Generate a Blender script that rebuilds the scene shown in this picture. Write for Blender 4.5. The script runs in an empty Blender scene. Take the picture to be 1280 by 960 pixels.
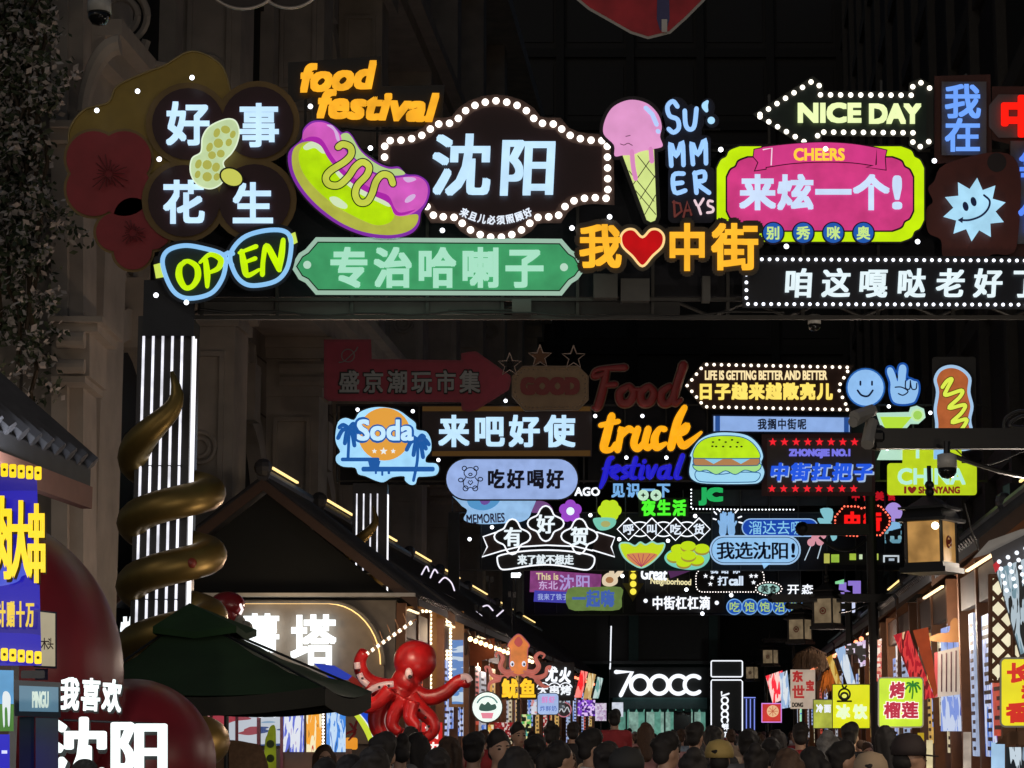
import bpy, bmesh, math, random
from mathutils import Vector, Matrix, geometry, noise
R = math.radians
scn = bpy.context.scene
COL = scn.collection
random.seed(11)

# ------------------------------------------------------------------ camera
CAM_H, FPX, HORIZON, VPX = 1.78, 2740.0, 912.0, 890.0
PITCH = math.atan((HORIZON - 480) / FPX)
cam = bpy.data.cameras.new('camera'); cam.sensor_width = 36; cam.lens = 36 * FPX / 1280
cam.clip_start = 0.1; cam.clip_end = 1000
cam_ob = bpy.data.objects.new('camera', cam); COL.objects.link(cam_ob)
cam_ob.location = (0, 0, CAM_H); cam_ob.rotation_euler = (R(90) + PITCH, 0, 0)
scn.camera = cam_ob

# ------------------------------------------------------------------ night sky, added fill sun, exposure
wd = bpy.data.worlds.new('World'); scn.world = wd; wd.use_nodes = True
nt = wd.node_tree; bg = nt.nodes['Background']
sky = nt.nodes.new('ShaderNodeTexSky'); sky.sky_type = 'NISHITA'; sky.sun_disc = False
sky.sun_elevation = R(25); sky.sun_rotation = R(200)
nt.links.new(sky.outputs[0], bg.inputs[0]); bg.inputs[1].default_value = 0.013
sl = bpy.data.lights.new('fill_sun', 'SUN'); sl.energy = 0.07; sl.angle = R(10); sl.color = (1, 0.9, 0.8)  # weak warm sun added to lift the facade
so = bpy.data.objects.new('fill_sun', sl); COL.objects.link(so); so.rotation_euler = (R(62), 0, R(-35))
vs = scn.view_settings; vs.view_transform = 'Standard'; vs.look = 'None'; vs.exposure = 0; vs.gamma = 1
vs.use_curve_mapping = False
scn.cycles.use_denoising = True
scn.cycles.max_bounces = 5; scn.cycles.diffuse_bounces = 2; scn.cycles.glossy_bounces = 2
scn.cycles.sample_clamp_indirect = 2.0
scn.cycles.use_light_tree = True

# ------------------------------------------------------------------ helpers: points
_c, _s = math.cos(PITCH), math.sin(PITCH)
def P(px, py, Y):
    """the point at distance Y down the street that is seen at photo pixel px, py"""
    x = (px - 640) / FPX; z = (480 - py) / FPX
    dy = _c - z * _s; dz = _s + z * _c
    k = Y / dy
    return Vector((x * k, Y, CAM_H + dz * k))
U = (VPX - 640) / FPX * 1.0 / _c
def W(a, d, z):
    """street coordinates: a metres right of the street's axis, d metres along, z up"""
    return Vector((U * d + a, d, z))

# ------------------------------------------------------------------ helpers: materials
def lin(h):
    if isinstance(h, tuple): return h
    h = h.lstrip('#'); v = [int(h[i:i + 2], 16) / 255 for i in (0, 2, 4)]
    return tuple(c / 12.92 if c <= 0.04045 else ((c + 0.055) / 1.055) ** 2.4 for c in v)
_mats = {}
def E(h, s=1.0, var=0.0, samp=True):
    """a lit face: acrylic over LEDs; var = unevenness of the LEDs behind it"""
    k = ('E', h, s, var)
    if k in _mats: return _mats[k]
    m = bpy.data.materials.new('lit_acrylic'); m.use_nodes = True
    n = m.node_tree; p = n.nodes['Principled BSDF']; c = lin(h)
    p.inputs['Base Color'].default_value = tuple(x * 0.4 for x in c) + (1,)
    p.inputs['Roughness'].default_value = 0.35
    p.inputs['Emission Color'].default_value = c + (1,)
    p.inputs['Emission Strength'].default_value = s
    if var:
        t = n.nodes.new('ShaderNodeTexCoord'); q = n.nodes.new('ShaderNodeTexNoise')
        q.inputs['Scale'].default_value = 4.5; q.inputs['Detail'].default_value = 3
        mr = n.nodes.new('ShaderNodeMapRange')
        mr.inputs[1].default_value = 0.3; mr.inputs[2].default_value = 0.7
        mr.inputs[3].default_value = s * (1 - 1.9 * var); mr.inputs[4].default_value = s * (1 + 1.2 * var)
        n.links.new(t.outputs['Object'], q.inputs[0]); n.links.new(q.outputs[0], mr.inputs[0])
        n.links.new(mr.outputs[0], p.inputs['Emission Strength'])
    _mats[k] = m; return m
def M(h, rough=0.6, metal=0.0, noise_amt=0.25, scale=6.0, bump=0.0):
    k = ('M', h, rough, metal, noise_amt, scale, bump)
    if k in _mats: return _mats[k]
    m = bpy.data.materials.new('painted_surface'); m.use_nodes = True
    n = m.node_tree; p = n.nodes['Principled BSDF']; c = lin(h)
    p.inputs['Roughness'].default_value = rough; p.inputs['Metallic'].default_value = metal
    t = n.nodes.new('ShaderNodeTexCoord'); q = n.nodes.new('ShaderNodeTexNoise')
    q.inputs['Scale'].default_value = scale; q.inputs['Detail'].default_value = 5
    mx = n.nodes.new('ShaderNodeMix'); mx.data_type = 'RGBA'
    mx.inputs[6].default_value = tuple(x * (1 - noise_amt) for x in c) + (1,)
    mx.inputs[7].default_value = tuple(min(1, x * (1 + noise_amt)) for x in c) + (1,)
    n.links.new(t.outputs['Object'], q.inputs[0]); n.links.new(q.outputs[0], mx.inputs[0])
    n.links.new(mx.outputs[2], p.inputs['Base Color'])
    if bump:
        b = n.nodes.new('ShaderNodeBump'); b.inputs['Strength'].default_value = bump
        n.links.new(q.outputs[0], b.inputs['Height']); n.links.new(b.outputs[0], p.inputs['Normal'])
    _mats[k] = m; return m
def LEDP(cols, kind='stripes', s=1.0, scale=6.0):
    """a running-light board: many small LEDs in several colours"""
    k = ('L', tuple(cols), kind, s, scale)
    if k in _mats: return _mats[k]
    m = bpy.data.materials.new('led_board'); m.use_nodes = True
    n = m.node_tree; p = n.nodes['Principled BSDF']
    p.inputs['Base Color'].default_value = (0.02, 0.02, 0.02, 1)
    t = n.nodes.new('ShaderNodeTexCoord'); mp = n.nodes.new('ShaderNodeMapping')
    n.links.new(t.outputs['Object'], mp.inputs[0])
    if kind == 'stripes':
        mp.inputs['Scale'].default_value = (1, 1, 0.16)
        q = n.nodes.new('ShaderNodeTexNoise'); q.inputs['Scale'].default_value = scale * 1.8; q.inputs['Distortion'].default_value = 0.8
    elif kind == 'cells':
        q = n.nodes.new('ShaderNodeTexVoronoi'); q.inputs['Scale'].default_value = scale * 2.2; q.distance = 'CHEBYCHEV'; q.inputs['Randomness'].default_value = 0.75
    else:
        mp.inputs['Scale'].default_value = (0.3, 0.3, 1.6)
        q = n.nodes.new('ShaderNodeTexNoise'); q.inputs['Scale'].default_value = scale
    n.links.new(mp.outputs[0], q.inputs['Vector'])
    r = n.nodes.new('ShaderNodeValToRGB'); r.color_ramp.interpolation = 'CONSTANT'
    e = r.color_ramp.elements
    while len(e) < len(cols): e.new(0.5)
    for i, c in enumerate(cols):
        e[i].position = 0.0 if i == 0 else 0.34 + 0.34 * (i - 1) / max(1, len(cols) - 2)
        e[i].color = lin(c) + (1,)
    n.links.new(q.outputs['Color'] if kind == 'cells' else q.outputs[0], r.inputs[0])
    n.links.new(r.outputs[0], p.inputs['Emission Color']); p.inputs['Emission Strength'].default_value = s
    _mats[k] = m; return m

# ------------------------------------------------------------------ helpers: objects
def tag(o, label=None, cat=None, group=None, kind=None):
    if label: o['label'] = label
    if cat: o['category'] = cat
    if group: o['group'] = group
    if kind: o['kind'] = kind
    return o
def empty(name, loc, label, cat, group=None):
    o = bpy.data.objects.new(name, None); COL.objects.link(o); o.location = loc; o.empty_display_size = 0.2
    return tag(o, label, cat, group)
def mk(name, verts, faces, mat, parent=None, origin=None, smooth=False):
    if origin is None:
        origin = Vector((0, 0, 0))
        o = parent
        while o is not None: origin = origin + o.location; o = o.parent
    me = bpy.data.meshes.new(name)
    me.from_pydata([tuple(Vector(v) - origin) for v in verts], [], faces)
    if smooth: me.polygons.foreach_set('use_smooth', [True] * len(me.polygons))
    if mat: me.materials.append(mat)
    me.update()
    o = bpy.data.objects.new(name, me); COL.objects.link(o)
    if parent is not None: o.parent = parent
    else: o.location = origin
    return o
class MB:
    """collects boxes, bars, prisms in world space; build() links them as one mesh"""
    def __init__(s): s.v = []; s.f = []
    def add(s, v, f):
        b = len(s.v); s.v += [Vector(p) for p in v]; s.f += [tuple(i + b for i in q) for q in f]; return s
    def hexa(s, p): return s.add(p, [(0, 3, 2, 1), (4, 5, 6, 7), (0, 1, 5, 4), (1, 2, 6, 5), (2, 3, 7, 6), (3, 0, 4, 7)])
    def box(s, x0, x1, y0, y1, z0, z1):
        return s.hexa([(x0, y0, z0), (x1, y0, z0), (x1, y1, z0), (x0, y1, z0), (x0, y0, z1), (x1, y0, z1), (x1, y1, z1), (x0, y1, z1)])
    def sbox(s, a0, a1, d0, d1, z0, z1):
        """box in street coordinates"""
        return s.hexa([W(a0, d0, z0), W(a1, d0, z0), W(a1, d1, z0), W(a0, d1, z0), W(a0, d0, z1), W(a1, d0, z1), W(a1, d1, z1), W(a0, d1, z1)])
    def pbox(s, x0, y0, x1, y1, Y, t):
        """box whose front is the photo rectangle at distance Y"""
        f = [P(x0, y1, Y), P(x1, y1, Y), P(x1, y0, Y), P(x0, y0, Y)]
        k = Vector((0, t, 0))
        return s.add(f + [q + k for q in f], [(0, 1, 2, 3), (7, 6, 5, 4), (1, 0, 4, 5), (2, 1, 5, 6), (3, 2, 6, 7), (0, 3, 7, 4)])
    def bar(s, p, q, r, n=8, r2=None):
        p = Vector(p); q = Vector(q); t = (q - p).normalized(); r2 = r if r2 is None else r2
        a = t.orthogonal().normalized(); b = t.cross(a)
        v = []; f = []
        for c, rr in ((p, r), (q, r2)):
            for i in range(n):
                an = 2 * math.pi * i / n; v.append(c + (a * math.cos(an) + b * math.sin(an)) * rr)
        for i in range(n): f.append((i, (i + 1) % n, n + (i + 1) % n, n + i))
        f.append(tuple(range(n - 1, -1, -1))); f.append(tuple(range(n, 2 * n)))
        return s.add(v, f)
    def tube(s, pts, rad, n=10):
        v = []; f = []; m = len(pts); up = None
        pts = [Vector(p) for p in pts]
        for i, p in enumerate(pts):
            t = (pts[min(m - 1, i + 1)] - pts[max(0, i - 1)]).normalized()
            if up is None: up = t.orthogonal().normalized()
            up = (up - t * up.dot(t)).normalized(); b = t.cross(up)
            r = rad[i] if isinstance(rad, (list, tuple)) else rad
            for k in range(n):
                an = 2 * math.pi * k / n; v.append(p + (up * math.cos(an) + b * math.sin(an)) * r)
        for i in range(m - 1):
            for k in range(n): f.append((i * n + k, i * n + (k + 1) % n, (i + 1) * n + (k + 1) % n, (i + 1) * n + k))
        f.append(tuple(range(n - 1, -1, -1))); f.append(tuple(range((m - 1) * n, m * n)))
        return s.add(v, f)
    def ball(s, c, r, n=10, m=7, sq=(1, 1, 1)):
        c = Vector(c); v = [c + Vector((0, 0, r * sq[2]))]; f = []
        for j in range(1, m):
            th = math.pi * j / m
            for i in range(n):
                an = 2 * math.pi * i / n
                v.append(c + Vector((r * sq[0] * math.sin(th) * math.cos(an), r * sq[1] * math.sin(th) * math.sin(an), r * sq[2] * math.cos(th))))
        v.append(c - Vector((0, 0, r * sq[2])))
        for i in range(n): f.append((0, 1 + i, 1 + (i + 1) % n))
        for j in range(m - 2):
            for i in range(n): f.append((1 + j * n + i, 1 + (j + 1) * n + i, 1 + (j + 1) * n + (i + 1) % n, 1 + j * n + (i + 1) % n))
        L = len(v) - 1; b = 1 + (m - 2) * n
        for i in range(n): f.append((L, b + (i + 1) % n, b + i))
        return s.add(v, f)
    def lathe(s, c, prof, n=24, ax=None):
        """profile [(r, z)] turned about the vertical through c"""
        c = Vector(c); v = []; f = []
        for r, z in prof:
            for i in range(n):
                an = 2 * math.pi * i / n; v.append(c + Vector((r * math.cos(an), r * math.sin(an), z)))
        for j in range(len(prof) - 1):
            for i in range(n): f.append((j * n + i, j * n + (i + 1) % n, (j + 1) * n + (i + 1) % n, (j + 1) * n + i))
        f.append(tuple(range(n - 1, -1, -1))); f.append(tuple(range((len(prof) - 1) * n, len(prof) * n)))
        return s.add(v, f)
    def build(s, name, mat, parent=None, smooth=False, origin=None): return mk(name, s.v, s.f, mat, parent, origin, smooth)

# ------------------------------------------------------------------ helpers: outlines in photo pixels
def sm(pts, n=5, closed=True):
    out = []; L = len(pts)
    rng = range(L) if closed else range(L - 1)
    for i in rng:
        g = (lambda k: pts[k % L]) if closed else (lambda k: pts[max(0, min(L - 1, k))])
        p0, p1, p2, p3 = g(i - 1), g(i), g(i + 1), g(i + 2)
        for k in range(n):
            t = k / n
            out.append(tuple(0.5 * (2 * p1[c] + (p2[c] - p0[c]) * t + (2 * p0[c] - 5 * p1[c] + 4 * p2[c] - p3[c]) * t * t + (3 * p1[c] - p0[c] - 3 * p2[c] + p3[c]) * t ** 3) for c in (0, 1)))
    if not closed: out.append(tuple(pts[-1][:2]))
    return out
def ell(cx, cy, rx, ry=None, n=28, rot=0, a0=0, a1=360):
    ry = rx if ry is None else ry; c, s_ = math.cos(R(rot)), math.sin(R(rot)); o = []
    full = abs(a1 - a0) >= 360
    for i in range(n if full else n + 1):
        t = R(a0 + (a1 - a0) * i / n); x, y = rx * math.cos(t), ry * math.sin(t)
        o.append((cx + x * c - y * s_, cy + x * s_ + y * c))
    return o
def rrect(x0, y0, x1, y1, r, n=5):
    o = []
    for cx, cy, a in ((x1 - r, y1 - r, 0), (x0 + r, y1 - r, 90), (x0 + r, y0 + r, 180), (x1 - r, y0 + r, 270)):
        for i in range(n + 1):
            t = R(a + 90 * i / n); o.append((cx + r * math.cos(t), cy + r * math.sin(t)))
    return o
def burst(cx, cy, r1, r2, n, rot=0):
    return [(cx + (r1 if i % 2 == 0 else r2) * math.cos(R(rot) + math.pi * i / n), cy + (r1 if i % 2 == 0 else r2) * math.sin(R(rot) + math.pi * i / n)) for i in range(2 * n)]
def star(cx, cy, r): return burst(cx, cy, r, r * 0.42, 5, -90)
def grow(pts, k):
    """outline moved outwards by k pixels"""
    n = len(pts); A = sum(pts[i][0] * pts[(i + 1) % n][1] - pts[(i + 1) % n][0] * pts[i][1] for i in range(n))
    sg = 1 if A > 0 else -1; o = []
    for i in range(n):
        a, b, c = pts[i - 1], pts[i], pts[(i + 1) % n]
        e1 = Vector((b[0] - a[0], b[1] - a[1])); e2 = Vector((c[0] - b[0], c[1] - b[1]))
        if e1.length < 1e-6 or e2.length < 1e-6: o.append(b); continue
        n1 = Vector((e1.y, -e1.x)).normalized(); n2 = Vector((e2.y, -e2.x)).normalized()
        nn = n1 + n2
        if nn.length < 1e-3: o.append(b); continue
        nn.normalize(); q = k / max(0.5, nn.dot(n1)) * sg
        o.append((b[0] + nn.x * q, b[1] + nn.y * q))
    return o
def walk(pts, step, closed=True):
    """points every step pixels along a polyline"""
    q = list(pts) + ([pts[0]] if closed else [])
    seg = [math.dist(q[i], q[i + 1]) for i in range(len(q) - 1)]; L = sum(seg)
    n = max(1, round(L / step)); o = []
    for k in range(n if closed else n + 1):
        s_ = L * k / n; i = 0
        while i < len(seg) - 1 and s_ > seg[i]: s_ -= seg[i]; i += 1
        t = 0 if seg[i] == 0 else min(1, s_ / seg[i])
        o.append((q[i][0] + (q[i + 1][0] - q[i][0]) * t, q[i][1] + (q[i + 1][1] - q[i][1]) * t))
    return o
_gl = {}
def glyph(txt, shear=0.0):
    k = (txt, shear)
    if k not in _gl:
        c = bpy.data.curves.new('t', 'FONT'); c.body = txt; c.size = 1; c.shear = shear
        c.resolution_u = 3; c.fill_mode = 'FRONT'
        ob = bpy.data.objects.new('t', c); COL.objects.link(ob)
        me = bpy.data.meshes.new_from_object(ob.evaluated_get(bpy.context.evaluated_depsgraph_get()))
        v = [(p.co.x, p.co.y) for p in me.vertices]; f = [tuple(p.vertices) for p in me.polygons]
        cnt = {}
        for q in f:
            for i in range(len(q)):
                e = (q[i], q[(i + 1) % len(q)]); ke = (min(e), max(e))
                cnt[ke] = None if ke in cnt else e
        bd = [e for e in cnt.values() if e]
        bpy.data.objects.remove(ob); bpy.data.curves.remove(c); bpy.data.meshes.remove(me)
        _gl[k] = (v, f, bd)
    return _gl[k]
_bulbs = {}
def is_cjk(t): return any(ord(c) > 0x2e80 for c in t)

class S:
    """one sign: an Empty that parents its parts; outlines are given in photo pixels at its own distance d"""
    def __init__(s, name, label, cat, px, py, d, group=None, root=None):
        s.d = d; s.px = FPX / d
        s.root = root or empty(name, P(px, py, d), label, cat, group)
    def map(s, x, y, z): return P(x, y, s.d - z)
    def out(s, part, v, f, mat, parent=None, smooth=False):
        return mk(part, v, f, mat, parent or s.root, None, smooth)
    def poly(s, part, pts, mat, z=0.1, t=0.05, holes=(), parent=None):
        loops = [list(pts)] + [list(h) for h in holes]
        tri = geometry.tessellate_polygon([[Vector((x, y, 0)) for x, y in l] for l in loops])
        flat = [p for l in loops for p in l]; N = len(flat)
        v = [s.map(x, y, z) for x, y in flat] + [s.map(x, y, z - t) for x, y in flat]
        f = [tuple(q) for q in tri] + [tuple(i + N for i in reversed(q)) for q in tri]
        b = 0
        for l in loops:
            n = len(l)
            for i in range(n): j = (i + 1) % n; f.append((b + i, b + j, N + b + j, N + b + i))
            b += n
        o = s.out(part, v, f, mat, parent)
        bm = bmesh.new(); bm.from_mesh(o.data); bmesh.ops.recalc_face_normals(bm, faces=bm.faces); bm.to_mesh(o.data); bm.free()
        return o
    def polys(s, part, lst, mat, z=0.1, t=0.05, parent=None, step=0.0004):
        """several overlapping outlines as one part, each a hair in front of the last"""
        if part in ('end_band', 'gold_stripe', 'eye', 'temple', 'lens', 'screw', 'hanger_bar', 'dot', 'star', 'lamp', 'disc', 'rim_disc', 'floodlight', 'cheese', 'spot', 'hand', 'medallion', 'sausage_shine', 'bun_shine', 'petals') or (part == 'ribbon' and len(lst) == 2):
            return [s.poly(part, pts, mat, z + k * step, t, parent=parent) for k, pts in enumerate(lst)][0]
        V = []; F = []
        for k, pts in enumerate(lst):
            tri = geometry.tessellate_polygon([[Vector((x, y, 0)) for x, y in pts]]); n = len(pts); b = len(V)
            zz = z + k * step
            V += [s.map(x, y, zz) for x, y in pts] + [s.map(x, y, z - t - k * step) for x, y in pts]
            F += [tuple(b + i for i in q) for q in tri] + [tuple(b + n + i for i in q) for q in tri]
            F += [(b + i, b + (i + 1) % n, b + n + (i + 1) % n, b + n + i) for i in range(n)]
        return s.out(part, V, F, mat, parent)
    def glyphs(s, placed, b, z, t, hb=None):
        """placed: [(txt, fn2d, shear)] -> verts, faces, with emboldening copies of radius b pixels"""
        V = []; F = []; hb = b if hb is None else hb
        n = 0 if b <= 0 and hb <= 0 else (4 if max(b, hb) < 0.35 else (8 if max(b, hb) < 2.6 else 14))
        offs = [(0, 0)] + [(hb * math.cos(2 * math.pi * i / n + 0.785), b * math.sin(2 * math.pi * i / n + 0.785)) for i in range(n)]
        if n == 8: offs = [(0, 0)] + [(i * hb * 0.92, j * b * 0.92) for i in (-1, 0, 1) for j in (-1, 0, 1) if i or j]
        if n == 4: offs = [(0, 0)] + [(i * hb * 0.9, j * b * 0.9) for i in (-1, 1) for j in (-1, 1)]
        if max(b, hb) >= 2.6: offs += [(0.5 * x, 0.5 * y) for x, y in offs[1::2]]
        for txt, fn, sh in placed:
            v, f, bd = glyph(txt, sh)
            for k, (ox, oy) in enumerate(offs):
                base = len(V); zz = z + k * 0.0003
                pts = [fn(x, y) for x, y in v]
                V += [s.map(x + ox, y + oy, zz) for x, y in pts]; F += [tuple(base + i for i in q) for q in f]
                if t > 0:
                    b2 = len(V); V += [s.map(x + ox, y + oy, z - t) for x, y in pts]
                    F += [(base + i, base + j, b2 + j, b2 + i) for i, j in bd]
        return V, F
    def text(s, part, txt, rect, mat, z=0.16, b=0.6, hb=None, t=0.03, shear=0.0, rot=0.0, gap=0.08, split=False, parent=None, slots=None, path=None, label=None):
        x0, y0, x1, y1 = rect; pl = []
        cx, cy = (x0 + x1) / 2, (y0 + y1) / 2; cr, sr = math.cos(R(rot)), math.sin(R(rot))
        def rt(x, y): return (cx + (x - cx) * cr - (y - cy) * sr, cy + (x - cx) * sr + (y - cy) * cr)
        if is_cjk(txt):
            n = len(txt); cw = (x1 - x0) / (n + gap * (n - 1)); h = y1 - y0
            for i, ch in enumerate(txt):
                if ch == ' ': continue
                if slots: a0, c0, a1, c1 = slots[i]
                else: a0 = x0 + i * cw * (1 + gap); a1 = a0 + cw; c0, c1 = y0, y1
                if path:
                    mx, my, an = path[i]; hw, hh = cw / 2, h / 2; ca, sa = math.cos(R(an)), math.sin(R(an))
                    fn = lambda x, y, mx=mx, my=my, hw=hw, hh=hh, ca=ca, sa=sa: (lambda q, w: (mx + q * ca - w * sa, my + q * sa + w * ca))((x - 0.5) / 0.46 * hw, -(y - 0.385) / 0.465 * hh)
                else:
                    fn = lambda x, y, a0=a0 + b, a1=a1 - b, c0=c0 + b, c1=c1 - b: rt(a0 + (x - 0.04) / 0.92 * (a1 - a0), c1 - (y + 0.08) / 0.93 * (c1 - c0))
                pl.append((ch, fn, shear))
        else:
            v, _, _ = glyph(txt, shear); gx0 = min(p[0] for p in v); gx1 = max(p[0] for p in v); gy0 = min(p[1] for p in v); gy1 = max(p[1] for p in v)
            B = max(b, hb or 0)
            fn = lambda x, y: rt(x0 + B + (x - gx0) / (gx1 - gx0) * (x1 - x0 - 2 * B), y1 - b - (y - gy0) / (gy1 - gy0) * (y1 - y0 - 2 * b))
            pl.append((txt, fn, shear))
        if split:
            r = [s.out(part, *s.glyphs([q], b, z, t, hb), mat, parent) for q in pl]
            return r
        return s.out(part, *s.glyphs(pl, b, z, t, hb), mat, parent)
    def stroke(s, part, paths, r, mat, z=0.16, t=None, n=6, smooth=True, parent=None, sides=8):
        """brush strokes / neon tubes; a path is [(x, y)] or [(x, y, radius)]"""
        V = []; F = []; t = t if t is not None else 0.02
        for pk, path in enumerate(paths):
            pts = [p[:2] for p in path]; rad = [p[2] if len(p) > 2 else r for p in path]
            if smooth and len(pts) > 2:
                rr = sm([(q, 0) for q in rad], n, False); pts = sm(pts, n, False); rad = [q[0] for q in rr]
            m = len(pts); base = len(V); zz = z + pk * 0.0007
            rings = []
            for i in range(m):
                a, c = pts[max(0, i - 1)], pts[min(m - 1, i + 1)]
                tx, ty = c[0] - a[0], c[1] - a[1]; L = math.hypot(tx, ty) or 1; tx /= L; ty /= L
                if i == 0: rings += [(pts[i], tx, ty, rad[i], -1.0, 0.05), (pts[i], tx, ty, rad[i], -0.75, 0.66)]
                rings.append((pts[i], tx, ty, rad[i], 0, 1))
                if i == m - 1: rings += [(pts[i], tx, ty, rad[i], 0.75, 0.66), (pts[i], tx, ty, rad[i], 1.0, 0.05)]
            for (x, y), tx, ty, rr, e, w in rings:
                for k in range(sides):
                    an = 2 * math.pi * k / sides; u = rr * w * math.cos(an)
                    V.append(s.map(x + tx * e * rr - ty * u, y + ty * e * rr + tx * u, zz + t * w * math.sin(an)))
            for i in range(len(rings) - 1):
                for k in range(sides): F.append((base + i * sides + k, base + i * sides + (k + 1) % sides, base + (i + 1) * sides + (k + 1) % sides, base + (i + 1) * sides + k))
        return s.out(part, V, F, mat, parent, True)
    def bulbs(s, pts, r, mat, z=0.14, part='bulb', lim=100):
        rm = round(r / s.px, 4); k = (rm, mat.name)
        for x, y in pts[:lim]:
            if k not in _bulbs:
                b = MB().ball((0, 0, 0), rm, 8, 6); me = bpy.data.meshes.new('bulb'); me.from_pydata([tuple(q) for q in b.v], [], b.f)
                me.polygons.foreach_set('use_smooth', [True] * len(me.polygons)); me.materials.append(mat); _bulbs[k] = me
            o = bpy.data.objects.new(part, _bulbs[k]); COL.objects.link(o); o.parent = s.root; o.location = s.map(x, y, z) - s.root.location
LW = E('#bfe6ff', 1.05, 0.06); BULB = E('#fff4ea', 2.2); NEONW = E('#f4f8ff', 1.15)
def stone_mat(c, bw):
    m = bpy.data.materials.new('ashlar_stone'); m.use_nodes = True; n = m.node_tree; p = n.nodes['Principled BSDF']; p.inputs['Roughness'].default_value = 0.85
    t = n.nodes.new('ShaderNodeTexCoord'); mp = n.nodes.new('ShaderNodeMapping'); mp.inputs['Rotation'].default_value = (R(90), 0, R(90)); b = n.nodes.new('ShaderNodeTexBrick'); b.inputs['Scale'].default_value = 1; b.inputs['Brick Width'].default_value = bw; b.inputs['Row Height'].default_value = 0.62; b.inputs['Mortar Size'].default_value = 0.025
    b.inputs['Color1'].default_value = c + (1,); b.inputs['Color2'].default_value = tuple(x * 0.78 for x in c) + (1,); b.inputs['Mortar'].default_value = tuple(x * 0.3 for x in c) + (1,)
    q = n.nodes.new('ShaderNodeTexNoise'); q.inputs['Scale'].default_value = 0.8; q.inputs['Detail'].default_value = 7; mx = n.nodes.new('ShaderNodeMix'); mx.data_type = 'RGBA'; mx.blend_type = 'MULTIPLY'; mx.inputs[0].default_value = 0.75
    cr = n.nodes.new('ShaderNodeValToRGB'); cr.color_ramp.elements[0].position = 0.3; cr.color_ramp.elements[1].position = 0.65; cr.color_ramp.elements[0].color = (0.35, 0.33, 0.3, 1)
    n.links.new(t.outputs['Object'], mp.inputs[0]); n.links.new(mp.outputs[0], b.inputs[0]); n.links.new(t.outputs['Object'], q.inputs[0]); n.links.new(q.outputs[0], cr.inputs[0]); n.links.new(b.outputs[0], mx.inputs[6]); n.links.new(cr.outputs[0], mx.inputs[7]); n.links.new(mx.outputs[2], p.inputs['Base Color'])
    bp = n.nodes.new('ShaderNodeBump'); bp.inputs['Strength'].default_value = 0.5; bp.inputs['Distance'].default_value = 0.05; n.links.new(b.outputs[1], bp.inputs['Height']); bp.invert = True; n.links.new(bp.outputs[0], p.inputs['Normal'])
    return m
BLK = M((0.012, 0.012, 0.013), 0.5); STEEL = M((0.03, 0.031, 0.034), 0.45, 0.6); GREY = M((0.16, 0.155, 0.15), 0.6)
# ================================================================== FIRST SIGN GANTRY (23 m)
D1 = 23.0
def led_column(root, x0, x1, ytop, zbot, d, strips, depth=0.6):
    w0 = P(x0, ytop, d); w1 = P(x1, ytop, d)
    MB().box(w0.x, w1.x, d, d + depth, zbot, w0.z).build('column', M((0.05, 0.05, 0.055), 0.35, 0.7), root)
    k = d / 23.0
    for sx in strips:
        c = P(sx, ytop + 24 / k, d)
        m = MB(); z_ = zbot + 0.3; L_ = (c.z - z_) / 4
        for q_ in range(4): m.box(c.x - 0.0125, c.x + 0.0125, d - 0.02, d - 0.002, z_ + q_ * L_ + 0.012, z_ + (q_ + 1) * L_)
        m.build('light_strip', E('#f4f4ff', random.choice((0.95, 1.1, 1.3)), 0.2), root); m = MB()
        for q_ in range(5): m.box(c.x - 0.022, c.x + 0.022, d - 0.014, d - 0.001, z_ + q_ * L_ - 0.012, z_ + q_ * L_ + 0.01)
        m.build('strip_clip', STEEL, root)
    for yy in (0.12, 0.38):
        MB().box(w1.x + 0.002, w1.x + 0.02, d + yy * depth, d + yy * depth + 0.03, zbot + 0.3, c.z).build('light_strip', E('#fbfaff', 1.3), root)
g1 = empty('sign_gantry', P(210, 912, D1), 'nearest sign gantry spanning the street on white light-strip columns', 'gantry', 'sign gantries across the street')
led_column(g1, 173, 240, 395, 0, D1 + 0.1, (180, 192, 204, 216, 228))
led_column(g1, 1440, 1505, 395, 0, D1 + 0.1, (1447, 1459, 1471, 1483, 1495))
S('', '', '', 0, 0, D1, root=g1).poly('column_cap', [(180, 350), (245, 350), (242, 420), (178, 420)], M((0.02, 0.022, 0.028)), -0.02, 0.7)
mb = MB()
for y0, y1 in ((372, 376), (394, 399), (186, 190)): mb.pbox(185, y0, 1500, y1, D1 + 0.3, 0.05)
for x in range(250, 1500, 94): mb.pbox(x, 186, x + 4, 398, D1 + 0.34, 0.05)
for x in range(185, 1470, 94): mb.bar(P(x, 376, D1 + 0.62), P(x + 47, 396, D1 + 0.62), 0.02).bar(P(x + 47, 396, D1 + 0.62), P(x + 94, 376, D1 + 0.62), 0.02)
mb.build('truss', M((0.06, 0.058, 0.055), 0.5, 0.4), g1)
MB().pbox(188, 190, 1490, 371, D1 + 0.42, 0.03).build('back_panel', M((0.004, 0.005, 0.011), 0.7), g1)
for q_ in ((742, 342, 772, 372, 0.1), (776, 348, 812, 376, 0.14), (878, 345, 888, 376, 0.1), (640, 374, 664, 392, 0.2)): MB().pbox(*q_[:4], D1 + q_[4], 0.15).build('power_box', M((0.11, 0.11, 0.105), 0.5, 0.4), g1)
m = MB()
for x0, x1, y in ((420, 900, 160), (250, 560, 180), (880, 1240, 178), (560, 980, 388), (250, 640, 386)): m.tube([P(x0 + (x1 - x0) * t / 12, y + 7 * math.sin(math.pi * t / 12) + 2 * math.sin(t * 1.7), D1 + 0.2) for t in range(13)], 0.012, 5)
m.build('cable', M((0.03, 0.03, 0.03)), g1)
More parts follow.
